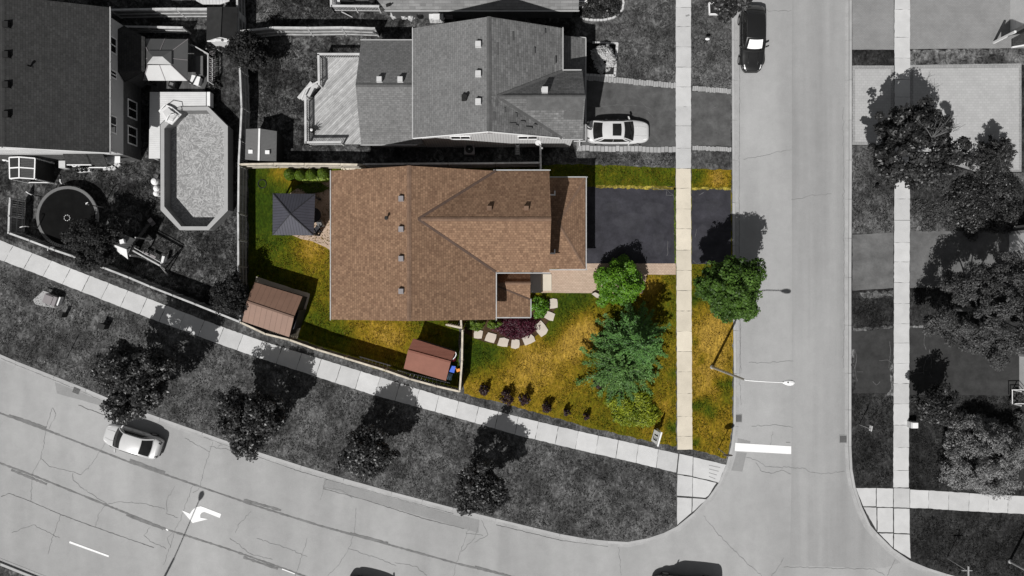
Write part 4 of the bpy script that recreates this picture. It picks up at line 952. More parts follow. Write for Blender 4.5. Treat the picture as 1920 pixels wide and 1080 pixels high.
def gable_shed(name, label, base, ridge, eave_a, eave_b, mats, wall, ez, rz, group='garden sheds', trims=None):
    """ridge: two photo points at rz; eave_a / eave_b: two photo points each at ez, ordered like the ridge"""
    r = [P(*p, rz) for p in ridge]; a = [P(*p, ez) for p in eave_a]; b = [P(*p, ez) for p in eave_b]
    c = (a[0] + b[1]) / 2
    s = thing(name, (c.x, c.y, 0), label, 'shed', group)
    k = MB(); k.slab([r[0], r[1], a[1], a[0]], .07); A = k.build('roof', mats[0], s)
    k = MB(); k.slab([r[0], r[1], b[1], b[0]], .07); B = k.build('roof', mats[1], s)
    q = [a[0], a[1], b[1], b[0]]; m_ = sum(q, Vector()) / 4
    w = [m_ + (p - m_) * .93 for p in q]; k = MB(); k.prism([(p.x, p.y) for p in w], -.1, ez - .08)
    rr = [m_ + (p - m_) * .93 for p in r]
    k.face([(w[0].x, w[0].y, ez - .08), (w[3].x, w[3].y, ez - .08), (rr[0].x, rr[0].y, rz - .12)]); k.face([(w[1].x, w[1].y, ez - .08), (w[2].x, w[2].y, ez - .08), (rr[1].x, rr[1].y, rz - .12)])
    W = k.build('wall', wall, s)
    k = MB(); k.bar(r[0] + Vector((0, 0, .01)), r[1] + Vector((0, 0, .01)), .14, .04); k.build('ridge_cap', mats[0] if trims is None else trims, s)
    return s, A, B, q, r
s1 = gable_shed('garden_shed', 'large brown metal shed in the back corner of the coloured lot', None, [(462, 565), (551, 595)], [(477, 529), (567, 556)], [(454, 602), (542, 632)], (M['shed_roof'], M['shed_roof']), M['shed_wall'], 2.0, 2.65)[0]
k = MB(); k.box((P(536, 600).x + 1.35, P(536, 600).y + .1, 0), (.05, 1.5, 1.85), R(-17)); k.build('door', M['shed_wall'], s1)
sheet('shed_pad', [(480, 518), (500, 525), (582, 551), (566, 606), (556, 640), (470, 610)], .034, M['walk_warm'], .02)
s2, A2, B2, q2, r2 = gable_shed('garden_shed', 'small reddish plastic shed beside the toys and fence', None, [(765, 657), (845, 679)], [(775, 635), (854, 660)], [(757, 691), (836, 714)], (M['red_ribs'], M['red_roof']), M['shed_wall'], 1.9, 2.3)
k = MB(); e = [P(854, 660, 1.88), P(855.5, 664, 1.8), P(853.5, 669, 1.75), P(849, 674, 1.7)]; k.tube(e, .035, 6); k.build('handle', M['white'], s2)
s3, A3, B3, q3, r3 = gable_shed('garden_shed', 'grey ribbed shed with two white skylights by the fence corner', None, [(486.5, 241), (485, 301)], [(461, 242), (459.5, 299)], [(519, 246), (518, 302)], (M['grey_ribs'], M['grey_ribs']), M['dark_ribs'], 2.0, 2.55, trims=M['white'])
for x, y in ((470, 284.5), (501.5, 285.5)):
    zz = 2.32; p = P(x, y, zz); k = MB(); k.box((p.x, p.y, zz - .02), (.32, .28, .08)); k.build('skylight', M['lamp_glass'], A3 if x < 486 else B3)
s4, A4, B4, q4, r4 = gable_shed('garden_shed', 'dark roofed shed with white gable front by the top left fence', None, [(415, 13), (412, 69)], [(388, 13), (387, 76)], [(445, 13), (444, 76)], (M['dark_roof'], M['dark_roof']), M['white_board'], 2.1, 2.8)
k = MB(); p = P(411, 80, 2.1); k.box((p.x, q4[1].y - .0, 1.9), (1.9, .08, .12)); k.box((p.x, q4[1].y - .05, 2.1), (.5, .1, .3)); k.build('trim', M['white'], s4)
k = MB(); k.slab([P(367, -12, 2.2), P(432, -12, 2.2), P(430, 2, 2.1), P(413, 8, 2.0), P(380, 8, 2.0), P(367, 1, 2.1)], .08)
s5 = thing('garden_shed', P(400, -6), 'pale ribbed shed roof cut off by the top edge', 'shed', 'garden sheds'); k.build('roof', m_ribs('pale_ribs', .42, .25, 2, .6, dark=.6, width=.1), s5)
k = MB(); k.prism(G([(372, -12), (428, -12), (426, 8), (376, 8)]), -.1, 1.95); k.build('wall', M['fence'], s5)
# glazed-frame shelter by the dark house
sh = thing('garden_shelter', P(58, 316), 'dark slatted shelter with white frame bars beside the dark house wall', 'shelter')
za, zb = 2.25, 2.5
c0, c1, c2, c3_ = P(18, 295.5, za), P(66.5, 297, za), P(65, 335.5, za), P(19, 335, za); rm0, rm1 = P(36.5, 294.5, zb), P(36.5, 333.5, zb)
k = MB(); k.slab([c0, rm0, rm1, c3_], .06); k.build('roof', M['dark_roof'], sh)
k = MB(); k.slab([rm0, c1, c2, rm1], .06); k.build('roof', M['dark_ribs'], sh)
k = MB()
for a, b in ((c0, c3_), (c1, c2), (rm0, rm1), (c3_, rm1), (rm1, c2), (c0, rm0), (rm0, c1), ((c0 + c3_) / 2, (rm0 + rm1) / 2), ((rm0 + rm1) / 2, (c1 + c2) / 2)): k.bar(a + Vector((0, 0, .03)), b + Vector((0, 0, .03)), .085, .06)
k.build('frame', M['white'], sh)
for p in (c0, c1, c2, c3_): k = MB(); k.box((p.x * .999, p.y * .999, 0), (.08, .08, za - .06)); k.build('post', M['white'], sh)
k = MB(); k.bar((c3_.x, c3_.y, .25), (c2.x, c2.y, .25), .06, .06); k.build('bottom_rail', M['white'], sh)
k = MB(); k.hexa([(c1.x - .04, c2.y, 0), (c1.x, c2.y, 0), (c1.x, c1.y, 0), (c1.x - .04, c1.y, 0), (c1.x - .04, c2.y, za - .1), (c1.x, c2.y, za - .1), (c1.x, c1.y, za - .1), (c1.x - .04, c1.y, za - .1)]); k.build('side_panel', M['dark_ribs'], sh)
# dark hip gazebo on the coloured lot
gz_ = thing('gazebo', P(556, 405), 'charcoal hip roofed metal gazebo over the patio', 'gazebo')
gc = [P(511.5, 362.5, 2.2), P(591, 363.5, 2.2), P(588, 441.5, 2.2), P(511, 440.5, 2.2)]; ga = P(544, 401.5, 3.3)
k = MB()
for i in range(4): k.slab([gc[i], gc[(i + 1) % 4], ga], .05)
rf = k.build('roof', M['gaz_roof'], gz_)
k = MB()
for p in gc: k.bar(p + Vector((0, 0, .02)), ga + Vector((0, 0, .02)), .07, .04)
k.build('ridge_cap', M['gaz_post'], rf)
gm = sum(gc, Vector()) / 4
for p in gc: k = MB(); w = gm + (p - gm) * .9; k.box((w.x, w.y, 0), (.12, .12, 2.2)); k.build('post', M['gaz_post'], gz_)
k = MB()
for i in range(4): a, b = gm + (gc[i] - gm) * .9, gm + (gc[(i + 1) % 4] - gm) * .9; k.bar(a - Vector((0, 0, .1)), b - Vector((0, 0, .1)), .07, .14)
k.build('beam', M['gaz_post'], gz_)
def chair(label, px, py, rz, m):
    t = thing('patio_chair', P(px, py, .03), label, 'chair', 'patio chairs', R(rz))
    for nm, args in (('seat', [((0, 0, .38), (.5, .5, .06))]), ('backrest', [((-.24, 0, .42), (.06, .5, .5))]), ('armrest', [((0, .25, .6), (.45, .05, .04))]), ('armrest', [((0, -.25, .6), (.45, .05, .04))])) + tuple(('leg', [((x, y, 0), (.04, .04, .39))]) for x in (-.22, .22) for y in (-.22, .22)):
        k = MB()
        for c, sz in args: k.box(c, sz)
        o = k.build(nm, m, origin=(0, 0, 0)); o.parent = t
    return t
chair('dark patio chair at the south east corner of the gazebo', 597, 432, 120, M['gaz_post'])
chair('pale cushioned patio chair beside the gazebo post', 603, 421, 200, M['canvas'])
tb = thing('patio_table', P(592, 405, .03), 'dark patio table in the shade of the gazebo', 'table')
k = MB(); p = P(592, 405); k.lathe((p.x, p.y, .72), [(.0, 0), (.6, 0), (.6, .03), (.0, .03)], 24); k.build('tabletop', M['gaz_post'], tb); k = MB(); k.tube([(p.x, p.y, .03), (p.x, p.y, .72)], .04); k.lathe((p.x, p.y, .03), [(.3, 0), (.28, .04), (.03, .06)], 16); k.build('pedestal', M['gaz_post'], tb)
# two tier canopy in the pool yard
cn = thing('canopy', P(315, 118), 'two tier square canopy with bright front panel near the pool', 'canopy')
e = [P(266, 72.5, 2.2), P(352.5, 73.5, 2.2), P(351.5, 151.5, 2.2), P(269, 151, 2.2)]; t_ = [P(278, 97, 2.74), P(320.5, 97, 2.74), P(320.5, 122, 2.74), P(277.5, 122, 2.74)]
k = MB()
for i in range(4): j = (i + 1) % 4; k.slab([e[i], e[j], t_[j], t_[i]], .04)
cv_ = k.build('roof', M['canvas'], cn)
up2 = [P(277, 95, 2.86), P(321.5, 95, 2.86), P(321.5, 121, 2.86), P(275.5, 120, 2.86)]; r0, r1 = P(286.5, 106, 3.17), P(304.5, 106, 3.17)
k = MB(); k.slab([up2[0], up2[1], r1, r0], .04); k.slab([up2[1], up2[2], r1], .04); k.slab([up2[2], up2[3], r0, r1], .04); k.slab([up2[3], up2[0], r0], .04); k.build('upper_roof', M['canvas'], cn)
k = MB()
for i in range(4):
    j = (i + 1) % 4; k = MB(); k.bar(e[i] + Vector((0, 0, .02)), t_[i] + Vector((0, 0, .02)), .05, .03); k.build('seam', M['vent'], cv_); k = MB(); m0, m1 = (e[i] + e[j]) / 2, (t_[i] + t_[j]) / 2; k.bar(m0 + Vector((0, 0, .02)), m1 + Vector((0, 0, .02)), .045, .03); k.build('seam', M['vent'], cv_); k = MB()
pass
cm = sum(e, Vector()) / 4
for p in e: k = MB(); w = cm + (p - cm) * .93; k.box((w.x, w.y, 0), (.1, .1, 2.2)); k.build('post', M['dark'], cn)
# plank deck with railings behind the grey house
ZD = .75
dk = thing('plank_deck', P(635, 190), 'weathered plank deck with railings behind the grey house', 'deck')
fl = [(603, 108), (700, 108), (700, 270), (578, 270), (578, 195), (603, 165)]
k = MB(); k.prism(G(fl, ZD), ZD - .16, ZD); k.build('floor', M['deck'], dk)
for x, y in fl: k = MB(); p = P(x, y, ZD); k.box((p.x, p.y, -.1), (.14, .14, ZD - .06)); k.build('post', M['rail'], dk)
def railing(par, px, zb, h=1.0, m='rail', name='railing', cap=.16, bal=.13):
    pts = [P(x, y, zb + h) for x, y in px]
    k = MB()
    for a, b in zip(pts, pts[1:]):
        d = (b - a); L = d.length; d.normalize()
        k.bar(a, b + d * .08, cap, .05); k.bar(a - Vector((0, 0, .14)), b - Vector((0, 0, .14)), .04, .09); k.bar(a - Vector((0, 0, h - .1)), b - Vector((0, 0, h - .1)), .04, .09)
        n = max(1, int(L / bal))
        for i in range(n): q = a + d * L * (i + .5) / n; k.box((q.x, q.y, zb + .06), (.035, .035, h - .1))
        for i in range(max(2, int(L / 1.6) + 1)): q = a + d * L * i / max(1, int(L / 1.6) or 1); k.box((q.x, q.y, zb - .3), (.1, .1, h + .28))
    return k.build(name, M[m], par)
railing(dk, [(676, 101.5), (597, 101.5), (598, 157)], ZD); railing(dk, [(572.5, 178), (573, 267), (638, 266.5)], ZD)
k = MB()
for i, z in enumerate((.56, .37, .18)): o = (i + 1) * 5.5; k.prism(G([(603 - o, 163 - o * .4), (578 - o, 193 - o * .4), (573.5 - o, 189 - o * .4), (598.5 - o, 159 - o * .4)], z), 0, z)
k.build('stair', M['rail'], dk)
k = MB(); k.bar(P(601, 150, 1.5), P(572, 168, 1.1), .12, .06); k.bar(P(572, 168, 1.1), P(565, 186, .9), .12, .06); k.build('stair_rail', M['rail'], dk)
pp = thing('potted_plant', P(592, 250, ZD), 'spiky dark plant with white flower in the deck corner', 'plant')
p = P(592, 250); k = MB(); k.lathe((p.x, p.y, ZD), [(.13, 0), (.18, .3), (.15, .3)], 14); k.build('pot', M['dark'], pp)
k = MB(); rr_ = random.Random(4)
for i in range(16):
    a = i * 2.4; L = rr_.uniform(.35, .6); e0 = Vector((p.x, p.y, ZD + .3)); e1 = e0 + Vector((math.cos(a) * L, math.sin(a) * L, rr_.uniform(.1, .5))); sd = Vector((-math.sin(a), math.cos(a), 0)) * .03; k.face([e0 - sd, e0 + sd, (e0 + e1) / 2 + sd * 1.2 + Vector((0, 0, .12)), e1]);
k.build('leaves', M['grass_dark'], pp); k = MB(); k.lathe((p.x, p.y, ZD + .5), [(.1, 0), (.12, .06), (.03, .12)], 8); k.build('flower', M['white'], pp)
# northern deck with balusters and clutter
nd = thing('northern_deck', P(664, 4), 'railed deck with clutter cut off by the top edge', 'deck')
k = MB(); k.prism(G([(622, -30), (712, -30), (712, 12), (622, 12)], .9), .75, .9); k.build('floor', M['deck_brown'], nd)
railing(nd, [(620, -20), (621, 11), (709, 12)], .9, 1.0, bal=.11); k = MB(); k.bar(P(640, 22, .3), P(661, 32.5, .05), .06, .05); k.build('brace', M['rail'], nd)
rr_ = random.Random(8)
for i, (x, y, lab, col) in enumerate(((634, 4, 'crumpled pale bag on the northern deck', 'white'), (650, 7, 'dark folded thing leaning on the northern deck rail', 'dark'), (700, 4, 'round dark bin on the northern deck', 'black'))):
    b_ = thing(('bag', 'folded_chair', 'bin')[i], P(x, y, .9), lab, ('bag', 'folded chair', 'bin')[i])
    p = P(x, y, .9); k = MB()
    if i == 2: k.lathe((p.x, p.y, .9), [(.2, 0), (.25, .6), (.27, .62), (.2, .68), (0, .7)], 16)
    elif i == 1:
        for q in range(5): k.bar((p.x - .5, p.y + q * .09 - .2, .95 + q * .05), (p.x + .6, p.y + q * .05 - .1, 1.15), .05, .04)
    else:
        for q in range(9): k.box((p.x + rr_.uniform(-.35, .35), p.y + rr_.uniform(-.2, .2), .9 + q * .03), (rr_.uniform(.15, .4), rr_.uniform(.12, .3), .12), rr_.uniform(0, 3))
    k.build('body', M[col], b_)
def lumpy(name, label, cat, px, py, r, h, m, seed, sq=1.0, group=None):
    rnd = random.Random(seed); p = P(px, py); t = MB(); n = 22; rings = 9; off = [rnd.uniform(0, 6.28) for _ in range(6)]
    for i in range(rings + 1):
        ph = math.pi / 2 * i / rings
        for j in range(n):
            a = 2 * math.pi * j / n; w = 1 + .10 * math.sin(3 * a + off[0] + i * .6) + .08 * math.sin(5 * a + off[1] - i) + .06 * math.sin(9 * a + off[2] + 2 * i) + rnd.uniform(-.05, .05)
            t.v.append((p.x + r * math.cos(ph) ** .6 * w * math.cos(a), p.y + r * sq * math.cos(ph) ** .6 * w * math.sin(a), h * math.sin(ph) * (1 + .06 * math.sin(4 * a + i))))
    for i in range(rings):
        for j in range(n): j2 = (j + 1) % n; t.f.append((i * n + j, i * n + j2, (i + 1) * n + j2, (i + 1) * n + j)); t.m.append(0); t.uv.append(None)
    o = t.build(name, m); tag(o, label, cat, group); return o
M['plastic_bag'] = m_plain('plastic_wrap', .40, .55, 5, 12, .35, .5, bump=.8)
lumpy('yard_bag', 'pale tied bag under the northern eave, leftmost of three', 'bag', 739, 29, .30, .55, M['plastic_bag'], 1, group='bags under the northern eave')
lumpy('yard_bag', 'pale tied bag under the northern eave, middle of three', 'bag', 758, 29, .32, .5, M['plastic_bag'], 2, group='bags under the northern eave')
lumpy('yard_bag', 'ragged pale bag under the northern eave beside the black bin', 'bag', 771, 31, .28, .5, M['plastic_bag'], 3, 1.3, group='bags under the northern eave')
cb = thing('covered_stack', P(820, 33), 'stack under a wrinkled white sheet by the northern house', 'covered stack'); p = P(820, 33)
k = MB(); k.box((p.x - .1, p.y, 0), (.9, .85, .9)); k.box((p.x + .15, p.y - .15, .9), (.8, .7, .05), .05); k.build('cover', M['white_board'], cb)
k = MB(); rr_ = random.Random(2)
for i in range(14): a = rr_.uniform(-.4, .5); k.bar((p.x + a, p.y - .45, .05 + rr_.uniform(0, .3)), (p.x + a + rr_.uniform(-.1, .1), p.y - .44, .95), .05, .04)
k.build('cover_fold', M['white'], cb)
bn = thing('black_bin', P(789, 29), 'black barrel with a pale ring beside the wrapped bags', 'barrel'); p = P(789, 29)
k = MB(); k.lathe((p.x, p.y, 0), [(.3, 0), (.36, .4), (.33, .8), (.0, .82)], 20); k.build('body', M['black'], bn); k = MB(); k.lathe((p.x - .06, p.y - .08, .83), [(.10, 0), (.14, .02), (.14, .03), (.09, .03)], 16); k.build('ring', M['white'], bn)
hx = thing('gas_meter_box', P(843, 30), 'pale meter box in the shade of the grey gable', 'meter box'); p = P(843, 30); k = MB(); k.box((p.x, p.y, 0), (.55, .5, .7)); k.build('casing', M['vent'], hx); k = MB(); k.box((p.x, p.y, .7), (.22, .2, .05)); k.build('lid', M['dark'], hx)

# ------------------------------------------------------------------ pool yard
M['caustic_liner'] = None
t = NT('pool_floor_caustics')  # floor colour with the water's bright caustic light lines painted in
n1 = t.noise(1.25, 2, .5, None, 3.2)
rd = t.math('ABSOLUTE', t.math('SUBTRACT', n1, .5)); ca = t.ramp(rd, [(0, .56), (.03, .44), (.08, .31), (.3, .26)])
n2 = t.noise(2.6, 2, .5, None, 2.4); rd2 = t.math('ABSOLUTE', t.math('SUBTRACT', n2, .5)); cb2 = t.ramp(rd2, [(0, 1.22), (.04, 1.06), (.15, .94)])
M['caustic_liner'] = t.done(t.mix(ca, cb2, 1, 'MULTIPLY'), .9, .1)
M['pool_wall'] = m_plain('pool_wall', .20, .06, 2, 20, .7); M['pool_rim'] = m_plain('pool_rim', .33, .05, 2, 20, .6)
t = NT('pool_water')
t.bump(t.noise(3.0, 3, .6, None, 1), .25, .05); gl = t.n('ShaderNodeBsdfGlossy'); gl.inputs['Roughness'].default_value = .05; tr = t.n('ShaderNodeBsdfTransparent'); tr.inputs[0].default_value = (.86, .86, .86, 1)
mx = t.n('ShaderNodeMixShader'); fz = t.n('ShaderNodeFresnel'); fz.inputs[0].default_value = 1.33; t.l(fz.outputs[0], mx.inputs[0]); t.l(tr.outputs[0], mx.inputs[1]); t.l(gl.outputs[0], mx.inputs[2]); t.l(mx.outputs[0], t.t.nodes['Material Output'].inputs['Surface'])
M['water'] = t.mat
ZP = 1.25
po = [(336, 200), (390, 199.5), (427, 236.5), (427, 395), (391, 431.5), (337, 431.5), (301, 394), (301, 234)]
pool = thing('swimming_pool', P(364, 315), 'long octagonal above ground pool with rippling water', 'pool')
O = [P(x, y, ZP) for x, y in po]; cO = sum(O, Vector()) / 8
I = [Vector((p.x - (p.x - cO.x) * .110 if abs(p.x - cO.x) > 0 else 0, p.y - math.copysign(min(.30, abs(p.y - cO.y)), p.y - cO.y) * .95, ZP)) for p in O]
k = MB(); k2 = MB(); k3 = MB()
for i in range(8):
    j = (i + 1) % 8
    k.face([O[i], O[j], I[j], I[i]]); k.face([O[i] - Vector((0, 0, .07)), O[j] - Vector((0, 0, .07)), O[j], O[i]])
    w = [Vector((q.x, q.y, 0)) for q in (O[i], O[j])]; cc = Vector((cO.x, cO.y, 0)); w = [cc + (q - cc) * .985 for q in w]
    k2.face([w[0], w[1], (w[1].x, w[1].y, ZP - .03), (w[0].x, w[0].y, ZP - .03)])
    k3.face([(I[i].x, I[i].y, .02), (I[j].x, I[j].y, .02), (I[j].x, I[j].y, ZP), (I[i].x, I[i].y, ZP)])
k.build('rim', M['pool_rim'], pool); k2.build('wall', M['pool_wall'], pool); k3.build('inner_wall', M['pool_wall'], pool)
k = MB(); k.poly([(q.x, q.y) for q in I], .05); k.build('floor', M['caustic_liner'], pool)
k = MB(); k.poly([(q.x, q.y) for q in I], ZP - .12); k.build('water', M['water'], pool)
pd = thing('pool_deck', P(335, 190), 'white board deck around the north end of the pool', 'deck'); zd = 1.12
M['deck_white'] = m_ribs('deck_white', .58, .16, 1, .7, dark=.75, width=.06)
k = MB(); k.prism(G([(281, 172.5), (386, 172.5), (386, 199), (335.5, 199), (300, 233), (300, 297), (279, 297)], zd), zd - .14, zd); k.build('floor', M['deck_white'], pd)
k = MB(); k.prism(G([(388, 172.5), (394, 172.5), (394, 199), (388, 199)], zd), .5, zd + .02); k.build('edge_board', M['white'], pd)
for x, y in ((284, 175), (384, 175), (384, 196), (284, 294)): k = MB(); p = P(x, y, zd); k.box((p.x, p.y, -.1), (.14, .14, zd - .05)); k.build('post', M['white_board'], pd)
ps = thing('pool_steps', P(318, 214), 'white plastic step unit over the pool corner', 'pool steps'); zz = ZP + .15
M['step_white'] = m_plain('step_white', .62, .06, 2, 20, .5)
k = MB(); k.prism(G([(297, 208), (311, 195.5), (322, 200), (340, 214), (322, 234), (311, 228)], zz), zz - .1, zz); k.build('base', M['step_white'], ps)
k = MB()
for f, z in ((.78, .12), (.55, .26)):
    c = (318, 214.5); k.prism(G([(c[0] + (x - c[0]) * f + (1 - f) * 8, c[1] + (y - c[1]) * f) for x, y in [(299, 208), (311, 198), (336, 214), (322, 231), (311, 226)]], zz + z), zz, zz + z)
k.build('step', M['vent_white'], ps)
k = MB(); a = [P(299, 207, zz), P(310, 196, zz + .5), P(322, 201, zz + .7), P(338, 214, zz + .1)]; b = [P(311, 228, zz), P(316, 216, zz + .5), P(326, 214, zz + .6), P(333, 220, zz + .1)]; k.tube(a, .035, 6); k.tube(b, .03, 6); k.build('handrail', M['white'], ps)
pf = thing('pool_filter', P(294, 350), 'white pool filter tanks against the pool wall', 'pool filter')
for x, y, r, h in ((293, 341, .28, .9), (296, 354, .24, .8), (295, 363, .22, .7)):
    p = P(x, y, h / 2); k = MB(); k.lathe((p.x, p.y, 0), [(r, 0), (r * 1.05, h * .8), (r * .7, h), (.05, h + .06)], 16); k.build('tank', M['white'], pf)
k = MB(); k.tube([P(297, 360, .6), P(305, 359, 1.0), P(308, 358, 1.2)], .05, 8); k.build('hose', M['vent'], pf)
# brown planks by the canopy, fabric screen, lounge pieces
bd = thing('brown_deck', P(330, 115), 'dark brown plank deck beneath the square canopy', 'deck')
k = MB(); k.prism(G([(262, 78), (352, 78), (390, 100), (390, 150), (382, 171), (283, 171), (283, 160), (262, 155)], .5), .3, .5); k.build('floor', M['deck_brown'], bd)
railing(bd, [(353, 80), (390, 101), (390, 151)], .5, .95, cap=.07, bal=.3)
ls = thing('slatted_bench', P(399, 122), 'dark slatted bench outside the brown deck rail', 'bench')
k = MB()
for i in range(15): y = 95 + i * 4; k.bar(P(393, y + 3, .7), P(403, y, .45), .06, .03)
k.build('seat', M['vent'], ls)
for x, y in ((394, 97), (394, 150), (403, 97), (403, 150)): k = MB(); p = P(x, y, .3); k.box((p.x, p.y, 0), (.06, .06, .5)); k.build('leg', M['dark'], ls)
lg = thing('sun_lounger', P(375, 124, .5), 'dark cushioned lounger on the brown deck', 'lounger'); p = P(375, 124, .8)
k = MB(); k.box((p.x, p.y, .82), (.55, 1.5, .12)); k.build('cushion', m_plain('cushion', .10, .1), lg); k = MB(); k.box((p.x, p.y, .52), (.62, 1.6, .29)); k.build('base', M['dark'], lg)
wc = thing('storage_box', P(366, 150, .5), 'bright white box at the corner of the square canopy', 'box'); p = P(366, 150.5, 1.0)
k = MB(); k.box((p.x, p.y, .5), (.62, .62, .48), -.25); k.build('body', M['white'], wc); k = MB(); k.box((p.x, p.y, .98), (.68, .68, .06), -.25); k.build('lid', M['white'], wc)
gb = thing('gas_grill', P(322, 157, .5), 'black grill with pale top below the canopy edge', 'grill'); p = P(322, 157, 1.2)
k = MB(); k.box((p.x, p.y, .5), (.5, .45, .7), -.2); k.build('body', M['black'], gb); k = MB(); k.box((p.x, p.y - .02, 1.2), (.28, .2, .06), -.3); k.build('lid', M['rim'], gb)
# trampoline
tr_ = thing('trampoline', P(126, 404), 'round black trampoline with pale safety pad', 'trampoline'); zt = .9; p = P(126.5, 407, zt); RT = 2.36
k = MB(); k.lathe((p.x, p.y, zt - .02), [(0, 0), (RT - .14, 0), (RT - .14, .01), (0, .012)][1:3], 48); k.build('mat', M['mat'], tr_)
k = MB(); k.lathe((p.x, p.y, zt - .01), [(RT - .20, 0), (RT - .19, .05), (RT + .02, .05), (RT + .03, 0)][:3], 64)
k.f = [f for f in k.f if len(f) == 4]; k.m = [0] * len(k.f); k.uv = [None] * len(k.f); k.build('safety_pad', m_plain('safety_pad', .13, .08), tr_)
k = MB(); k.tube([(p.x + RT * math.cos(a * math.pi / 24), p.y + RT * math.sin(a * math.pi / 24), zt - .06) for a in range(49)], .04, 8, cap=False); k.build('frame', M['steel'], tr_)
for i in range(6):
    a = i * math.pi / 3 + .35; x, y = p.x + (RT + .05) * math.cos(a), p.y + (RT + .05) * math.sin(a); ix, iy = -math.cos(a), -math.sin(a)
    k = MB(); k.tube([(x, y, 0), (x, y, zt)], .045, 8); k.build('leg', M['steel'], tr_)
    k = MB(); k.tube([(x, y, .2), (x, y, 2.0)], .035, 8); po_ = k.build('pole', M['dark'], tr_); k = MB(); k.tube([(x, y, 1.9), (x, y, 2.35), (x - ix * .12, y - iy * .12, 2.55), (x - ix * .3, y - iy * .3, 2.6)], .035, 8); k.build('pole_cap', M['white'], po_)
k = MB(); q = P(125.5, 408.5, zt)
for i in range(9): a = i * 2 * math.pi / 9; k.box((q.x + .22 * math.cos(a), q.y + .22 * math.sin(a), zt - .008), (.035, .085, .006), a)
k.build('target_ring', M['white'], tr_)
# play set: roofed tower, slide, swing beam
py_ = thing('play_set', P(265, 470), 'wooden play set with white fronted roof, tube slide and swings', 'play set')
a0, a1, b0, b1 = P(226, 437, 2.6), P(254.5, 449, 2.6), P(212, 458, 3.1), P(237, 467.5, 3.1); f0, f1 = P(210, 464, 2.55), P(240, 486, 2.4)
M['play_slat'] = m_ribs('play_slat', .11, .14, 1, .7, dark=.5, width=.25)
k = MB(); k.slab([a0, a1, b1, b0], .06); k.build('roof', M['play_slat'], py_); k = MB(); k.slab([b0, b1, f1, f0], .06); k.build('roof', M['white_board'], py_)
k = MB(); q = P(230, 453, 2.95); k.box((q.x, q.y, 2.8), (.32, .3, .3), .3); k.build('dormer', M['white'], py_)
for (x, y, z, bx_, by_) in ((216, 455, 2.6, 1, 1), (240, 482, 2.4, 0, 0), (250, 448, 2.6, 0, 0), (222, 478, 2.4, 0, 0)): q = P(x, y, z); k = MB(); k.box((q.x + .15, q.y + .1, 0), (.09, .09, z)); k.build('post', M['fence'], py_)
k = MB(); k.prism(G([(224, 447), (252, 455), (238, 480), (214, 470)], 1.2), 1.1, 1.2); k.build('platform', M['deck_brown'], py_)
k = MB()
for i in range(9):
    t0 = i / 8; c = P(262 + 22 * t0, 449 - 31 * t0, 1.25 - 1.05 * t0); 
sl = [P(258 + 26 * i / 10, 452 - 36 * i / 10, 1.3 - 1.1 * (i / 10) ** .9) for i in range(11)]
def slide(u, v): i = min(9, int(u * 10)); f = u * 10 - i; c = sl[i].lerp(sl[i + 1], f); s_ = Vector((.5, .36, 0)).normalized(); w = (v - .5) * 2; return c + s_ * w * .42 + Vector((0, 0, .18 * w * w))
k.grid(slide, 20, 8); k.build('slide', m_plain('slide_plastic', .035, .1, rough=.4), py_, smooth=True); k = MB(); k.box((*P(283, 416, .3)[:2], .16), (.6, .35, .08), -.9); k.build('slide_end', M['vent'], py_)
bm0, bm1 = P(247, 468.5, 2.2), P(300, 498, 2.2); k = MB(); k.bar(bm0, bm1, .1, .14); k.bar(bm0 + Vector((.12, .2, 0)), bm1 + Vector((.12, .2, 0)), .04, .06); k.build('beam', M['fence'], py_)
for a_, b_ in ((bm1, P(313, 514)), (bm1, P(322, 484)), (bm1, P(309, 505))): k = MB(); k.bar(a_, b_, .08, .08); k.build('leg', M['fence'], py_)
for x, y in ((273, 475), (287, 481)):
    k = MB(); s_ = P(x, y, .5); k.box((s_.x, s_.y, .5), (.5, .2, .06), R(-28)); sw = k.build('swing_seat', M['vent'], py_)
    k = MB(); tt = .35 if x < 280 else .62; tp = bm0.lerp(bm1, tt)
    for d_ in (-.22, .22): k.tube([(s_.x + d_ * .88, s_.y - d_ * .47, .53), (tp.x + d_ * .88, tp.y - d_ * .47, 2.15)], .012, 5)
    k.build('chain', M['dark'], sw)
k = MB(); s_ = P(304, 487, .8); k.hexa([(s_.x - .15, s_.y - .3, .5), (s_.x + .15, s_.y - .2, .5), (s_.x + .25, s_.y + .25, .5), (s_.x, s_.y + .3, .5), (s_.x - .1, s_.y - .3, .85), (s_.x + .1, s_.y - .2, .85), (s_.x + .2, s_.y + .25, .8), (s_.x, s_.y + .3, .8)]); k.build('glider_seat', M['white'], py_)
# planters and bits by the dark house wall
rr_ = random.Random(6)
for i, (x, y) in enumerate(((148, 319), (156, 318.5), (164, 317.5))):
    p = P(x, y, .4); b_ = thing('planter_box', (p.x, p.y, 0), ('white planter box nearest the house air unit', 'white planter box in the middle of three by the wall', 'white planter box right of its two twins by the wall')[i], 'planter', 'white planters by the dark house')
    k = MB(); k.box((p.x, p.y, 0), (.34, .3, .42)); k.build('box', M['white'], b_); k = MB()
    for q in range(12): a = q * .52; k.face([(p.x, p.y, .42), (p.x + .2 * math.cos(a), p.y + .18 * math.sin(a), .5 + rr_.random() * .2), (p.x + .2 * math.cos(a + .4), p.y + .18 * math.sin(a + .4), .5)])
    k.build('plant', M['grass_dark'], b_)
b_ = thing('utility_unit', P(116, 308), 'pale square heat pump by the dark house wall', 'heat pump'); p = P(116, 308, .7); k = MB(); k.box((p.x, p.y, 0), (.5, .55, .7)); k.build('casing', M['vent_white'], b_); k = MB(); k.box((p.x + .31, p.y, .1), (.1, .4, .5)); k.build('grille', M['black'], b_)
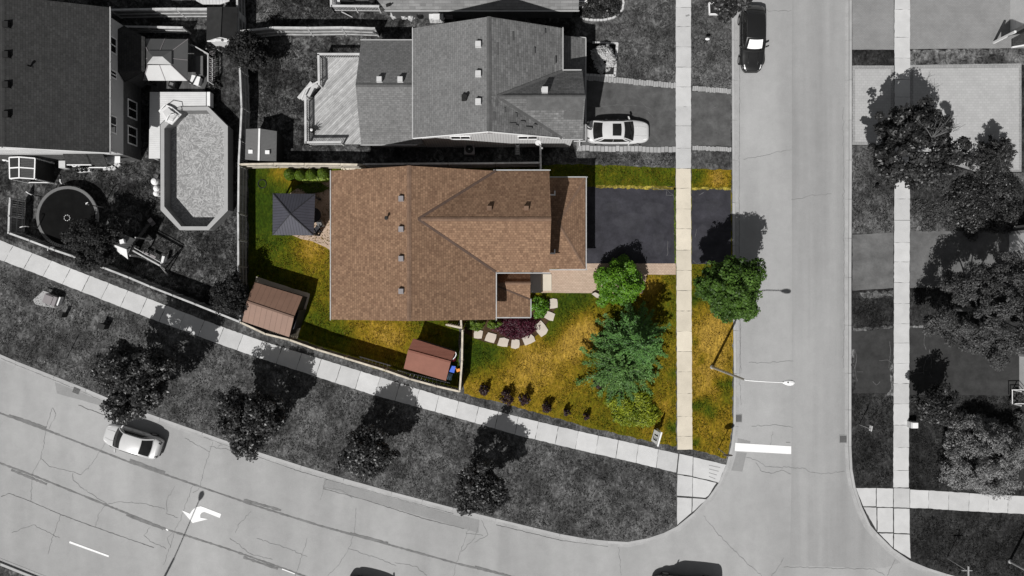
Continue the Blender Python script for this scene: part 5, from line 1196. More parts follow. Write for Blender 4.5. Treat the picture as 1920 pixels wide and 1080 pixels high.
b_ = thing('garden_urn', P(139, 307), 'white round urn among the planters', 'urn'); p = P(139, 307, .6); k = MB(); k.lathe((p.x, p.y, 0), [(.12, 0), (.08, .1), (.2, .45), (.25, .6), (.18, .6), (.15, .45)], 16); k.build('bowl', M['white'], b_); k = MB(); k.lathe((p.x, p.y, .4), [(.16, 0), (.16, .05)], 12); k.build('soil', M['soil'], b_)
b_ = thing('garden_ornament', P(5, 296), 'white ornament at the left end of the dark house', 'ornament'); p = P(8, 297, .4); k = MB(); k.lathe((p.x, p.y, 0), [(.2, 0), (.12, .2), (.22, .4), (.1, .55)], 12); k.build('figure', M['white'], b_)
b_ = thing('stone_edging', P(208, 315), 'pale ragged stones edging the window well', 'stones'); k = MB()
for i in range(7): p = P(197 + i * 4.2, 316 - (i % 2) * 2 - (i > 4) * 6, .1); k.box((p.x, p.y, 0), (.28, .22, .16), rr_.uniform(0, 1))
k.build('stone', M['walk'], b_); k = MB(); c = P(206, 308); k.lathe((c.x, c.y, 0), [(.75, 0), (.75, .12), (.68, .12), (.68, .0)], 20, sy=.45); k.build('window_well', M['dark'], b_)
ws = thing('window_ledge', P(214, 299), 'white awning ledge on the dark house corner', 'awning'); p = P(214, 298.5, 2.0); k = MB(); k.box((p.x, dS + .1, 2.0), (.95, .5, .06)); k.build('top', M['white'], ws); k = MB(); k.box((p.x, dS - .1, 1.85), (.95, .05, .15)); k.build('valance', M['white_board'], ws)

# ------------------------------------------------------------------ small things on the coloured lot
for nm, lab, cat, x, y, col, sh_ in (('toy_ball', 'pink play ball beside the small reddish shed', 'ball', 849.5, 674, (.75, .03, .10), 0), ('toy_bin', 'bright blue toy box by the white fence', 'toy box', 848.5, 692, (.06, .14, .62), 1), ('toy_bin', 'pale blue toy box nearest the fence corner', 'toy box', 843, 706, (.35, .55, .72), 1), ('toy_ball', 'orange toy wedged against the fence', 'toy', 859, 694.5, (.75, .28, .05), 2)):
    mm = m_plain(nm + '_paint', col, .06, 3, 20, .4); p = P(x, y, .4)
    b_ = thing(nm, (p.x, p.y, .04), lab, cat)
    k = MB()
    if sh_ == 0: k.lathe((p.x, p.y, .04), [(.02, 0), (.15, .05), (.2, .2), (.15, .34), (.02, .4)], 16); k.build('shell', mm, b_, smooth=True)
    elif sh_ == 1: k.box((p.x, p.y, .04), (.34, .48, .36), -.25); k.build('body', mm, b_); k = MB(); k.box((p.x, p.y, .40), (.38, .52, .05), -.25); k.build('lid', mm, b_)
    else: k.box((p.x, p.y, .04), (.28, .22, .3), .3); k.box((p.x - .28, p.y + .15, .04), (.2, .2, .25), .7); k.build('body', mm, b_)
def ladder(label, a, b, w, z):
    A_, B_ = P(*a, z), P(*b, z); d = (B_ - A_).normalized(); n_ = Vector((-d.y, d.x, 0)) * w / 2; L = (B_ - A_).length
    l_ = thing('ladder', (A_ + B_) / 2, label, 'ladder', 'ladders along the fence')
    for s_ in (-1, 1): k = MB(); k.bar(A_ + n_ * s_, B_ + n_ * s_, .07, .06); k.build('rail', M['steel'], l_)
    k = MB()
    for i in range(int(L / .3)): q = A_ + d * (i + .5) * .3; k.bar(q - n_, q + n_, .04, .04)
    k.build('rung', M['steel'], l_)
ladder('metal ladder lying inside the pale fence, left of the small shed', (673, 673), (732, 690), .35, .9)
ladder('metal ladder lying behind the small reddish shed', (744, 699), (842, 723), .4, .6)
M['fl'] = M['flag']
for i, (x, y, w, h, a) in enumerate(((897, 627, 15, 15, 8), (921, 633, 18, 17, 20), (944, 642, 18, 16, 15), (966, 645, 15, 16, 5), (991, 637, 20, 16, -22), (1015, 617, 19, 25, -38), (1031, 593, 17, 15, 25), (1038, 569, 14, 18, 0))):
    lab = ('flagstone nearest the fence at the left end of the curved row', 'second flagstone from the fence in the curved row', 'third flagstone, left of the narrow one below the purple shrub', 'narrow flagstone below the middle of the purple shrub', 'wedge flagstone under the right end of the purple shrub', 'largest flagstone, tilted right of the purple shrub', 'flagstone below the small bright bush', 'topmost flagstone right of the small bright bush')[i]
    rr_ = random.Random(i + 30); c = P(x, y, .1); ca, sa = math.cos(R(a)), math.sin(R(a)); q = []
    for u, v in ((-.5, -.5), (0.05, -.55), (.5, -.42), (.52, .1), (.45, .5), (-.1, .52), (-.48, .45), (-.55, 0)):
        u += rr_.uniform(-.06, .06); v += rr_.uniform(-.06, .06); q.append((c.x + (u * w * ca + v * h * sa) / 24, c.y + (-u * w * sa + v * h * ca) / 24))
    k = MB(); k.prism(q, -.05, .11, bottom=True); tag(k.build('flagstone', M['flag']), lab, 'flagstone', 'flagstones around the flower bed')
k = MB(); k.prism(G([(1109, 551), (1115, 548), (1124, 552), (1130, 557), (1129, 561), (1118, 558)]), -.05, .32, bottom=True); tag(k.build('boulder', M['flag']), 'pale flat boulder under the big round bush', 'boulder')
k = MB(); c = P(492, 345); k.lathe((c.x, c.y, 0), [(.34, 0), (.34, .08), (.30, .08), (.30, 0)], 24); rg = k.build('hose_ring', M['dark']); tag(rg, 'dark coiled ring lying on the back lawn', 'hose')
# yard sign
sg = thing('yard_sign', P(1231, 822), 'white yard sign with black 13 facing the corner', 'sign')
hz = 1.75; A_, B_ = P(1240.5, 810.5, hz), P(1233, 837, hz); d = (B_ - A_).normalized(); nn = Vector((d.y, -d.x, 0)); nn = nn if nn.x < 0 else -nn
k = MB(); k.bar(A_, B_, .12, .08)
k.build('top_rail', M['white'], sg)
for q in (A_ + d * .06, B_ - d * .06): k = MB(); k.box((q.x, q.y, 0), (.09, .09, hz - .05), math.atan2(d.y, d.x)); k.build('post', M['white'], sg)
tz = lambda z: nn * (.42 * (hz - .1 - z)) * .62      # the board leans back a little
k = MB(); a_, b_ = A_ + d * .1, B_ - d * .1; z0, z1 = .5, hz - .1
q = [Vector((p.x, p.y, z)) + tz(z) + nn * o for z in (z0, z1) for o in (0, -.03) for p in (a_, b_)]
k.hexa([q[0], q[1], q[3], q[2], q[4], q[5], q[7], q[6]]); pnl = k.build('panel', M['white'], sg)
mid = (A_ + B_) / 2; mid.z = 0
def stroke(x0, s0, x1, s1, w=.075):
    f = lambda x, z: mid + d * x + Vector((0, 0, z)) + tz(z) + nn * .012
    k = MB(); k.bar(f(x0, s0), f(x1, s1), w, .012); k.build('digit_stroke', M['black'], pnl)
stroke(-.12, .78, -.12, 1.36); stroke(-.12, 1.36, -.21, 1.25)
stroke(.04, 1.34, .24, 1.34); stroke(.24, 1.34, .24, 1.07); stroke(.10, 1.07, .24, 1.07); stroke(.24, 1.07, .24, .80); stroke(.04, .80, .24, .80)

# ------------------------------------------------------------------ street furniture
def street_lamp(label, base, top, head, hp=8.2, zh=8.7, ground=True):
    b0 = P(*base); t0 = P(*top, hp) if ground else Vector(top); h0 = P(*head, zh) if ground else Vector(head)
    l_ = thing('street_lamp', b0, label, 'street lamp', 'street lamps')
    k = MB(); k.tube([b0, (b0.x, b0.y, hp)], [.11, .075], 10); k.lathe((b0.x, b0.y, 0), [(.17, 0), (.17, .12), (.11, .2)], 12); pl_ = k.build('pole', M['steel'], l_)
    k = MB(); s_ = Vector((b0.x, b0.y, hp - .05)); k.tube([s_, s_.lerp(h0, .12) + Vector((0, 0, .25)), s_.lerp(h0, .5) + Vector((0, 0, .30)), h0 + Vector((0, 0, .05))], [.045, .04, .035, .035], 8); k.build('arm', M['white'], l_)
    d = Vector((h0.x - s_.x, h0.y - s_.y, 0)).normalized(); n_ = Vector((-d.y, d.x, 0)); k = MB(); rg = []
    prof = [(-.1, .05), (.05, .13), (.25, .19), (.45, .2), (.6, .16), (.7, .06)]
    for x, w in prof: rg.append([h0 + d * x + n_ * w * c_ + Vector((0, 0, s2_ * .11 * (w / .2))) for c_, s2_ in ((1, 0), (.6, .8), (0, 1), (-.6, .8), (-1, 0), (-.6, -.6), (0, -.7), (.6, -.6))])
    for i in range(5):
        for j in range(8): k.face([rg[i][j], rg[i][(j + 1) % 8], rg[i + 1][(j + 1) % 8], rg[i + 1][j]])
    k.face(rg[0]); k.face(rg[-1]); hd = k.build('lamp_head', M['white'], l_)
    k = MB(); k.lathe((h0.x + d.x * .42, h0.y + d.y * .42, zh - .13), [(.04, 0), (.13, .02), (.15, .06)], 12); k.build('lens', M['vent'], hd); k = MB(); k.lathe((h0.x + d.x * .22, h0.y + d.y * .22, zh + .09), [(.04, 0), (.04, .07)], 8); k.build('photocell', M['dark'], hd)
street_lamp('tall street lamp reaching over the road by the coloured lot', (1335, 688), (1388, 714), (1470, 717))
bb = P(240, 1228, 0); hh = P(299, 1082, 0); street_lamp('street lamp beyond the lower edge, only its shadow in view', (255, 1185), (bb.x, bb.y, 8.2), (hh.x, hh.y, 8.7), ground=False)
street_lamp('street lamp base cut off at the lower right corner', (1893, 1052), (1930, 1090), (2030, 1150))
def text_plate(): pass
ss = thing('stop_sign', P(1347, 841), 'octagonal stop sign seen from above near the white stop line', 'sign'); b0 = P(1347, 841)
k = MB(); k.tube([b0, (b0.x, b0.y, 2.85)], .03, 8); k.build('pole', M['steel'], ss)
k = MB(); pts = [(.38 * math.cos(R(22.5 + 45 * i)), .38 * math.sin(R(22.5 + 45 * i))) for i in range(8)]
fr = [(b0.x + u, b0.y + .05, 2.5 + v) for u, v in pts]; bk = [(b0.x + u, b0.y + .035, 2.5 + v) for u, v in pts]; k.face(fr); k.face(bk[::-1])
for i in range(8): k.face([fr[i], fr[(i + 1) % 8], bk[(i + 1) % 8], bk[i]])
k.build('plate', M['vent'], ss)
def sign_post(label, base, h, plates, name='sign_post'):
    b0 = P(*base); s_ = thing(name, b0, label, 'sign'); k = MB(); k.tube([b0, (b0.x, b0.y, h)], .03, 8); k.build('pole', M['steel'], s_)
    for (ang, w, hh_, z, m_, off) in plates:
        k = MB(); k.box((b0.x + math.cos(R(ang)) * off, b0.y + math.sin(R(ang)) * off, z), (w, .03, hh_), R(ang)); k.build('plate', M[m_], s_)
    return s_
sign_post('thin street name post with crossed blades near the lower right', (1775, 1046), 2.75, [(0, .75, .15, 2.5, 'vent_white', 0), (90, .75, .15, 2.68, 'vent_white', 0)])
sign_post('small white sign on a thin post on the dark verge', (1611, 796), 2.0, [(80, .4, .4, 1.65, 'white', .05)])
sign_post('thin leaning dark post in the left verge grass', (125, 672), 2.75, [(70, .06, .3, 2.4, 'dark', 0)])
ub = thing('utility_box', P(96, 562), 'pale metal utility cabinet on the left verge', 'utility box'); c = P(96, 562, .5); a = R(-20)
k = MB(); k.box((c.x, c.y, -.05), (1.0, .72, .75), a); k.build('casing', M['vent'], ub); k = MB(); k.box((c.x - .1, c.y, .7), (.62, .66, .06), a); k.build('lid', M['vent'], ub); k = MB(); k.box((c.x + .55, c.y - .12, .0), (.14, .68, .5), a); k.build('side_duct', M['white'], ub); k = MB(); k.box((c.x - .05, c.y + .5, .3), (1.3, .06, .08), a); k.build('handle', M['dark'], ub)
sheet('utility_pad', [(62, 562), (82, 545), (116, 558), (102, 577), (80, 574), (66, 570)], .03, M['gutter_pan'], 0)
for i, (x, y, w, h, lab) in enumerate(((124, 590, .22, .75, 'small dark pedestal box right of the utility cabinet'), (199, 611, .5, .75, 'wider dark pedestal box between cabinet and tree'))):
    c = P(x, y); b_ = thing('pedestal_box', (c.x, c.y, 0), lab, 'utility box', 'pedestals on the left verge'); k = MB(); k.box((c.x, c.y, -.05), (w, .35, h), a); k.build('casing', M['dark'], b_); k = MB(); k.box((c.x, c.y, h - .05), (w + .05, .4, .06), a); k.build('cap', M['vent_black'], b_)
ms = thing('marker_post', P(1321, 80), 'white oval topped stand on the verge near the black car', 'stand'); c = P(1321, 80); q = P(1318.5, 82, 1.0)
k = MB(); k.lathe((c.x, c.y, .85), [(.02, .13), (.10, .11), (.17, .05), (.17, 0)], 20, sx=1.1, sy=.65); k.build('cap', M['white'], ms, smooth=True)
for i in range(3): a = i * 2.1; k = MB(); k.tube([(c.x + .18 * math.cos(a), c.y + .15 * math.sin(a), 0), (c.x + .08 * math.cos(a), c.y + .06 * math.sin(a), .86)], .022, 6); k.build('leg', M['dark'], ms)
tb_ = thing('tree_surround', P(1340, 16), 'square white timber edging around the small street tree', 'planter'); c0 = [(1329, 6), (1351, 7), (1350.5, 27), (1330, 27)]
for i in range(4): k = MB(); k.bar(P(*c0[i], .1), P(*c0[(i + 1) % 4], .1), .10, .2); k.build('board', M['white'], tb_)
k = MB(); k.prism(G([(1331, 8), (1349, 9), (1349, 25), (1332, 25)]), -.1, .05); k.build('soil', M['soil'], tb_)
pb = thing('utility_box', P(1713, 796), 'small white utility box beside the right sidewalk', 'utility box'); c = P(1711, 796.5, .4); k = MB(); k.box((c.x, c.y, -.05), (.48, .46, .7)); k.build('casing', M['vent_white'], pb); k = MB(); k.box((c.x + .05, c.y, .65), (.42, .42, .08)); k.build('lid', M['white'], pb)
k = MB(); c = P(1289, 29.5); k.box((c.x, c.y, .03), (.3, .12, .02), .25); tag(k.build('litter', M['patch']), 'small dark scrap lying on the sidewalk slab', 'litter')
k = MB(); c = P(1645, 349, .2); k.lathe((c.x, c.y, 0), [(.12, 0), (.2, .2), (.1, .42), (.02, .5)], 10, sx=.8); tag(k.build('garden_stake', M['black']), 'small black garden stake cover on the right verge', 'stake')
fb = thing('porch_railing', P(1900, 752), 'white rails and clutter at the porch right edge', 'railing')
k = MB()
for z in (.5, .9): k.bar(P(1897, 731, z), P(1925, 731, z), .05, .06); k.bar(P(1903, 757, z), P(1930, 757, z), .05, .06); k.bar(P(1898, 731, z), P(1898, 757, z), .05, .05)
k.build('rail', M['white'], fb)
for x, y in ((1898, 731), (1898, 757), (1915, 757), (1912, 731)): k = MB(); p = P(x, y); k.box((p.x, p.y, 0), (.07, .07, 1.0)); k.build('post', M['white'], fb)
of = thing('porch_ornament', P(1058, 2), 'pale porch furniture at the northern house front', 'porch furniture'); rr_ = random.Random(12); k = MB()
for x, y in ((1040, 2), (1046, 7), (1066, 6), (1075, 7), (1092, 8), (1098, 4)): p = P(x, y, .5); k.box((p.x, p.y, 0), (rr_.uniform(.2, .5), rr_.uniform(.15, .3), rr_.uniform(.3, .8)), rr_.uniform(0, 1.5))
k.build('seat', M['white_board'], of); k = MB(); k.bar(P(1052, 3.5, 1), P(1098, 2.5, 1), .1, .08); k.bar(P(1098, 2.5, 1), P(1103, -8, 1), .1, .08); k.build('rail', M['white'], of)
# ------------------------------------------------------------------ cars
M['car_glass'] = m_glass('car_glass', .012, .05, .5)
M['car_white'] = m_paint('paint_white', .55); M['car_silver'] = m_paint('paint_silver', .55, .1, .3); M['car_black'] = m_paint('paint_black', .010)
M['shade_foil'] = m_plain('sunshade_foil', .85, .06, 3, 18, .45, .5)
M['trim'] = m_plain('car_trim', .012, .2, rough=.6)
def car(label, cat, px, py, ang, L, W, Ht, paint, f, belt=.93, suv=False, sunroof=False, shade=False, group=None):
    c = P(px, py, ZR); root = thing('parked_car' if cat != 'suv' else 'parked_suv', (c.x, c.y, ZR), label, cat, group)
    wb, rf_, rr, rb = f; Wh = W / 2
    def hw(t):
        pts = [(0, .52), (.012, .64), (.035, .76), (.08, .87), (.15, .95), (.25, .99), (.4, 1), (.75, .995), (.87, .965), (.94, .90), (.98, .79), (1, .60)]
        for (a, x), (b, y) in zip(pts, pts[1:]):
            if t <= b: return Wh * (x + (y - x) * (t - a) / (b - a))
        return Wh * .60
    def zt(t):
        pts = [(0, .58), (.015, .68), (.05, .76), (.15, .83), (wb, belt), (rb, belt + .05), (.97, belt + .04 if not suv else belt + .06), (.99, belt - .08), (1, belt - .25)]
        for (a, x), (b, y) in zip(pts, pts[1:]):
            if t <= b: return x + (y - x) * (t - a) / (b - a) if b > a else y
        return belt - .25
    xt = lambda t: L / 2 - t * L
    prof = [(0, 0), (.35, -.006), (.62, -.02), (.82, -.05), (.93, -.10), (1.0, -.24), (1.0, None), (.97, 'm'), (.9, 'b')]
    ts = [0, .008, .02, .04, .07, .11, .16, .22, .28, .35, .45, .55, .65, .75, .83, .89, .93, .96, .98, .992, 1]
    k = MB(); rows = []
    for t in ts:
        half = []
        for y, dz in prof:
            z = zt(t)
            zz = .50 if dz is None else .34 if dz == 'm' else .2 if dz == 'b' else z + dz * (1 if t > .02 else .6)
            half.append((xt(t), hw(t) * y, min(zz, z)))
        rows.append([(x, -y, z) for x, y, z in half[::-1]] + half[1:])
    n = len(rows[0]); b = len(k.v)
    for r in rows: k.v += r
    for i in range(len(rows) - 1):
        for j in range(n - 1): k.f.append((b + i * n + j, b + i * n + j + 1, b + (i + 1) * n + j + 1, b + (i + 1) * n + j)); k.m.append(0); k.uv.append(None)
    k.f.append(tuple(range(b + n - 1, b - 1, -1))); k.m.append(0); k.uv.append(None)
    e = b + (len(rows) - 1) * n; k.f.append(tuple(range(e, e + n))); k.m.append(0); k.uv.append(None)
    def part(mb, name, m, smooth=False, parent=None):
        o = mb.build(name, m, origin=(0, 0, 0), smooth=smooth); o.parent = parent or root; return o
    body = part(k, 'body', paint, True)
    # cabin surfaces: s in -1..1 across, v 0..1 upwards
    bw, tw = .90, .70 if not suv else .74
    zb = belt - .01; zr = Ht
    def lerp(a, b, v): return tuple(a[i] + (b[i] - a[i]) * v for i in range(3))
    def ws(s, v, o=0):   # windscreen
        a = (xt(wb) + .13 * (1 - s * s) * L / 4.6, s * Wh * bw * .97, zb); q = (xt(rf_) + .07 * (1 - s * s), s * Wh * tw, zr - .05 * s * s); p = lerp(a, q, v); bl = .05 * math.sin(math.pi * v); return (p[0] + bl * .5 + o * .6, p[1], p[2] + bl + o)
    def rw(s, v, o=0):
        a = (xt(rb) - .10 * (1 - s * s), s * Wh * bw * .95, zb + .05); q = (xt(rr) - .06 * (1 - s * s), s * Wh * tw * .97, zr - .02 - .05 * s * s); p = lerp(a, q, v); bl = .05 * math.sin(math.pi * v); return (p[0] - bl * .5 - o * .6, p[1], p[2] + bl + o)
    def roof_(s, v, o=0):
        a, q = ws(s, 1), rw(s, 1); p = lerp(a, q, v); return (p[0], p[1], p[2] + .045 * math.sin(math.pi * v) + o)
    def side(u, v, sg, o=0):   # u from windscreen base to rear base
        xb = xt(wb) + (xt(rb) - xt(wb)) * u; xq = xt(rf_) + (xt(rr) - xt(rf_)) * u
        bowb = 1 + .05 * math.sin(math.pi * u); a = (xb, sg * Wh * (bw * .96 + .02) * bowb, zb + .05 * u); q = (xq, sg * Wh * (tw + (tw * .97 - tw) * u), zr - .05 - .02 * u + .045 * math.sin(math.pi * u)); p = lerp(a, q, v); bl = .05 * math.sin(math.pi * v); return (p[0], p[1] + sg * (bl + o), p[2] + o * .5)
    k = MB(); k.grid(lambda s, v: ws(s * 2 - 1, v), 12, 6); k.grid(lambda s, v: rw(s * 2 - 1, v), 12, 6); k.grid(lambda s, v: roof_(s * 2 - 1, v), 12, 10)
    for sg in (-1, 1): k.grid(lambda u, v: side(u, v, sg), 14, 6)
    cab = part(k, 'cabin', paint, True)
    k = MB(); k.grid(lambda s, v: ws(s * 2 - 1, v, .014), 12, 2, .05, .95, -.10, .025); part(k, 'cowl', M['trim'], True)
    k = MB(); k.grid(lambda s, v: ws(s * 2 - 1, v, .012), 12, 6, .05, .95, .03, .95); wsh = part(k, 'windscreen', M['car_glass'], True)
    if shade: k = MB(); k.grid(lambda s, v: ws(s * 2 - 1, v, .02), 12, 6, .15, .85, .20, .86); part(k, 'sunshade', M['shade_foil'], True, wsh)
    k = MB(); k.grid(lambda s, v: rw(s * 2 - 1, v, .012), 12, 6, .08, .92, .08, .93); part(k, 'rear_window', M['car_glass'], True)
    for sg in (-1, 1):
        for u0, u1 in ((.08, .50), (.508, .92)):
            k = MB(); k.grid(lambda u, v: side(u, v, sg, .010), 8, 4, u0, u1, .10, .86); part(k, 'side_window', M['car_glass'], True)
    if sunroof: k = MB(); k.grid(lambda s, v: roof_(s * 2 - 1, v, .012), 10, 5, .14, .86, .12, .55); part(k, 'sunroof', M['car_glass'], True)
    for sg in (-1, 1):
        for t in (.19, .80):
            k = MB(); x = xt(t); y0, y1 = sg * (Wh - .20), sg * (Wh + .012); rw_ = .33 if not suv else .37; b = len(k.v); n_ = 24
            for y, r_ in ((y0, rw_ - .02), (y0, rw_), (y1 - sg * .03, rw_), (y1, rw_ - .03)):
                for q in range(n_): a = 2 * math.pi * q / n_; k.v.append((x + r_ * math.cos(a), y, rw_ + r_ * math.sin(a)))
            for i in range(3):
                for q in range(n_): q2 = (q + 1) % n_; k.f.append((b + i * n_ + q, b + i * n_ + q2, b + (i + 1) * n_ + q2, b + (i + 1) * n_ + q)); k.m.append(0); k.uv.append(None)
            k.f.append(tuple(b + 3 * n_ + q for q in range(n_))); k.m.append(0); k.uv.append(None)
            wh_ = part(k, 'wheel', M['tyre'])
            k = MB(); b = len(k.v)
            for q in range(n_): a = 2 * math.pi * q / n_; r_ = rw_ * (.66 if q % 4 else .6); k.v.append((x + r_ * math.cos(a), y1 + sg * .006, rw_ + r_ * math.sin(a)))
            k.f.append(tuple(range(n_))); k.m.append(0); k.uv.append(None); part(k, 'rim', M['rim'], False, wh_)
        xm = xt(wb) - .22; ym = sg * (Wh + .02)
        k = MB(); k.hexa([(xm + .07, ym - sg * .06, belt - .02), (xm - .04, ym - sg * .06, belt - .02), (xm - .12, ym + sg * .17, belt), (xm - .02, ym + sg * .17, belt), (xm + .06, ym - sg * .06, belt + .13), (xm - .04, ym - sg * .06, belt + .13), (xm - .11, ym + sg * .16, belt + .14), (xm - .03, ym + sg * .16, belt + .14)]); part(k, 'mirror', paint)
        k = MB(); t0, t1 = .012, .10
        def hl(u, v): t = t0 + (t1 - t0) * u; return (xt(t) + .012, sg * (hw(t) * (.72 + .23 * v) + .004), zt(t) - .05 - .13 * v * v + .014)
        k.grid(hl, 6, 4); part(k, 'headlight', M['lamp_glass'], True)
        k = MB()
        def tl(u, v): t = .945 + .048 * u; return (xt(t) - .012, sg * (hw(t) * (.66 + .31 * v) + .006), zt(t) - .05 - .16 * v * v + .014)
        k.grid(tl, 5, 4); part(k, 'taillight', M['red_lens'], True)
        k = MB()
        for u in (.36, .66): p = side(u, 0, sg, .0); k.box((p[0], sg * (Wh + .012), belt - .17), (.17, .03, .03))
        part(k, 'door_handle', paint)
    k = MB(); k.box((xt(0) - .015, 0, .32), (.05, W * .52, .2)); part(k, 'grille', M['trim'])
    k = MB(); k.box((xt(1) + .02, 0, .25), (.06, W * .6, .14)); part(k, 'rear_bumper_trim', M['trim'])
    k = MB()
    for y in (-.34, .34): k.tube([(xt(wb - .02) + .1, y * Wh * 1.1, zt(wb - .02) + .004), (xt(.16), y * Wh * 1.2, zt(.16) + .002), (xt(.05), y * Wh * 1.05, zt(.05) - .01)], .012, 6)
    part(k, 'hood_crease', paint, True)
    k = MB()
    for s in (-.25, .35): k.tube([ws(s, .03, .02), ws(s + .45, .10, .025)], .012, 5)
    part(k, 'wiper', M['trim'])
    root.rotation_euler = (0, 0, R(ang))
    return root
car('white sedan with dark sunroof parked on the asphalt driveway', 'car', 1156.5, 250.5, 0, 4.82, 1.86, 1.44, M['car_white'], (.285, .44, .745, .90), sunroof=True)
car('black suv with bright silver windscreen shade parked at the kerb', 'suv', 1405.5, 78, -90, 5.05, 1.90, 1.70, M['car_black'], (.31, .46, .80, .95), belt=1.02, suv=True, shade=True)
car('silver white sedan driving on the wide road', 'car', 256, 824, 180 - 17.5, 4.55, 1.82, 1.46, M['car_silver'], (.245, .40, .70, .87))
car('black suv mostly cut off by the bottom edge near the corner', 'suv', 1283, 1099, 175, 5.3, 2.0, 1.85, M['car_black'], (.27, .38, .88, .97), belt=1.08, suv=True)
car('dark car at the bottom edge, only its near side in view', 'car', 704, 1110, -17, 4.6, 1.84, 1.48, M['car_black'], (.26, .41, .72, .9))

# ------------------------------------------------------------------ vegetation
def quads(name, C, N, S, tint, m, parent=None, origin=None, aspect=.6, axis=None):
    """leaf diamonds: centres C, normals N, half sizes S; numpy arrays"""
    n = len(C); rng = np.random.default_rng(n)
    N = N / (np.linalg.norm(N, axis=1, keepdims=True) + 1e-9)
    A = rng.normal(size=(n, 3)) if axis is None else axis
    U = A - N * np.sum(A * N, axis=1, keepdims=True); U /= np.linalg.norm(U, axis=1, keepdims=True) + 1e-9
    V = np.cross(N, U); S = S[:, None]
    bend = N * S * .22
    P4 = np.stack([C - U * S - bend, C + V * S * aspect, C + U * S - bend, C - V * S * aspect], 1).reshape(-1, 3)
    o = np.array(world_origin(parent)) if parent is not None else np.array(origin)
    P4 = P4 - o
    me = bpy.data.meshes.new(name); me.vertices.add(n * 4); me.vertices.foreach_set('co', P4.astype(np.float32).ravel())
    me.loops.add(n * 4); me.loops.foreach_set('vertex_index', np.arange(n * 4, dtype=np.int32))
    me.polygons.add(n); me.polygons.foreach_set('loop_start', np.arange(0, n * 4, 4, dtype=np.int32)); me.polygons.foreach_set('loop_total', np.full(n, 4, dtype=np.int32))
    me.materials.append(m); me.update(calc_edges=True)
    at = me.attributes.new('tint', 'FLOAT', 'POINT'); at.data.foreach_set('value', np.repeat(np.clip(tint, 0, 1), 4).astype(np.float32))
    ob = bpy.data.objects.new(name, me); COL.objects.link(ob)
    if parent is not None: ob.parent = parent
    else: ob.location = tuple(o)
    return ob
M['leaf_dark'] = m_leaf('leaf_dark', .010, .060, .42, .45, .2); M['leaf_maple'] = m_leaf('leaf_maple', .009, .048, .42, .35, .18); M['leaf_grey'] = m_leaf('leaf_grey', .020, .13, .55, .3)
M['leaf_pale'] = m_leaf('leaf_pale', .30, .70, .6, .3); M['leaf_spruce_grey'] = m_leaf('spruce_grey', .07, .36, .6, .25, .15)
M['leaf_street'] = m_leaf('leaf_street', (.014, .032, .006), (.105, .20, .032), .5, .2, .25); M['leaf_bright'] = m_leaf('leaf_bright', (.035, .105, .006), (.150, .315, .018), .5, .35, .3)
M['leaf_lime'] = m_leaf('leaf_lime', (.10, .16, .02), (.40, .50, .10), .5, .3, .3); M['leaf_hedge'] = m_leaf('leaf_hedge', (.036, .075, .004), (.125, .19, .011), .55, .3); M['leaf_purple'] = m_leaf('leaf_purple', (.024, .004, .009), (.115, .017, .040), .5, .35); M['leaf_plum'] = m_leaf('leaf_plum', (.016, .008, .009), (.045, .020, .022), .5, .3)
M['leaf_spruce'] = m_leaf('spruce_green', (.028, .078, .018), (.15, .28, .070), .55, .3, .15); M['leaf_spruce_bright'] = m_leaf('spruce_bright', (.026, .080, .018), (.135, .285, .066), .55, .3, .15); M['leaf_juniper'] = m_leaf('leaf_juniper', (.045, .085, .004), (.32, .36, .018), .55, .3, .2)
M['leaf_dim'] = m_leaf('leaf_dim', .006, .036, .6, .2, .15)
def crown_points(rng, r, rz, nclump, nleaf, rc, shape='round', flat=0.0, hole=0.0):
    d = rng.normal(size=(nclump * 3, 3)); d /= np.linalg.norm(d, axis=1, keepdims=True); d = d[d[:, 2] > -.55][:nclump]
    lob = 1 + .16 * np.sin(3 * np.arctan2(d[:, 1], d[:, 0]) + rng.uniform(0, 6)) + .12 * np.sin(5 * np.arctan2(d[:, 1], d[:, 0]) + rng.uniform(0, 6)) + rng.normal(size=len(d)) * .09
    rad = rng.uniform(.45, 1.0, len(d)) ** .45 * lob
    cc = d * rad[:, None] * np.array([r, r, rz]); rcl = rc * rng.uniform(.6, 1.25, len(d))
    k = rng.integers(0, len(d), nclump * nleaf)
    q = rng.normal(size=(len(k), 3)); q /= np.linalg.norm(q, axis=1, keepdims=True); q *= rng.uniform(.2, 1, len(k))[:, None] ** .5
    q[:, 2] *= .62
    C = cc[k] + q * rcl[k][:, None]
    N = q * np.array([1, 1, 1]) * .9 + np.array([0, 0, .9]) + rng.normal(size=q.shape) * .42
    return C, N, k, cc
def limbs(k, base, c, r, rz, rng, n=9, r0=.14):
    base = Vector(base); c = Vector(c); mid = base.lerp(c, .55)
    k.tube([base, base.lerp(c, .3) + Vector((rng.normal() * .05, rng.normal() * .05, 0)), mid, c + Vector((0, 0, rz * .3))], [r0, r0 * .8, r0 * .62, r0 * .15], 8)
    for i in range(n):
        a = i * 2.4 + rng.uniform(-.3, .3); s = mid.lerp(c, rng.uniform(-.1, .7)); e = c + Vector((math.cos(a) * r * .8, math.sin(a) * r * .8, rng.uniform(-.25, .55) * rz))
        k.tube([s, s.lerp(e, .5) + Vector((0, 0, .15)), e], [r0 * .4, r0 * .26, r0 * .08], 6, cap=False)
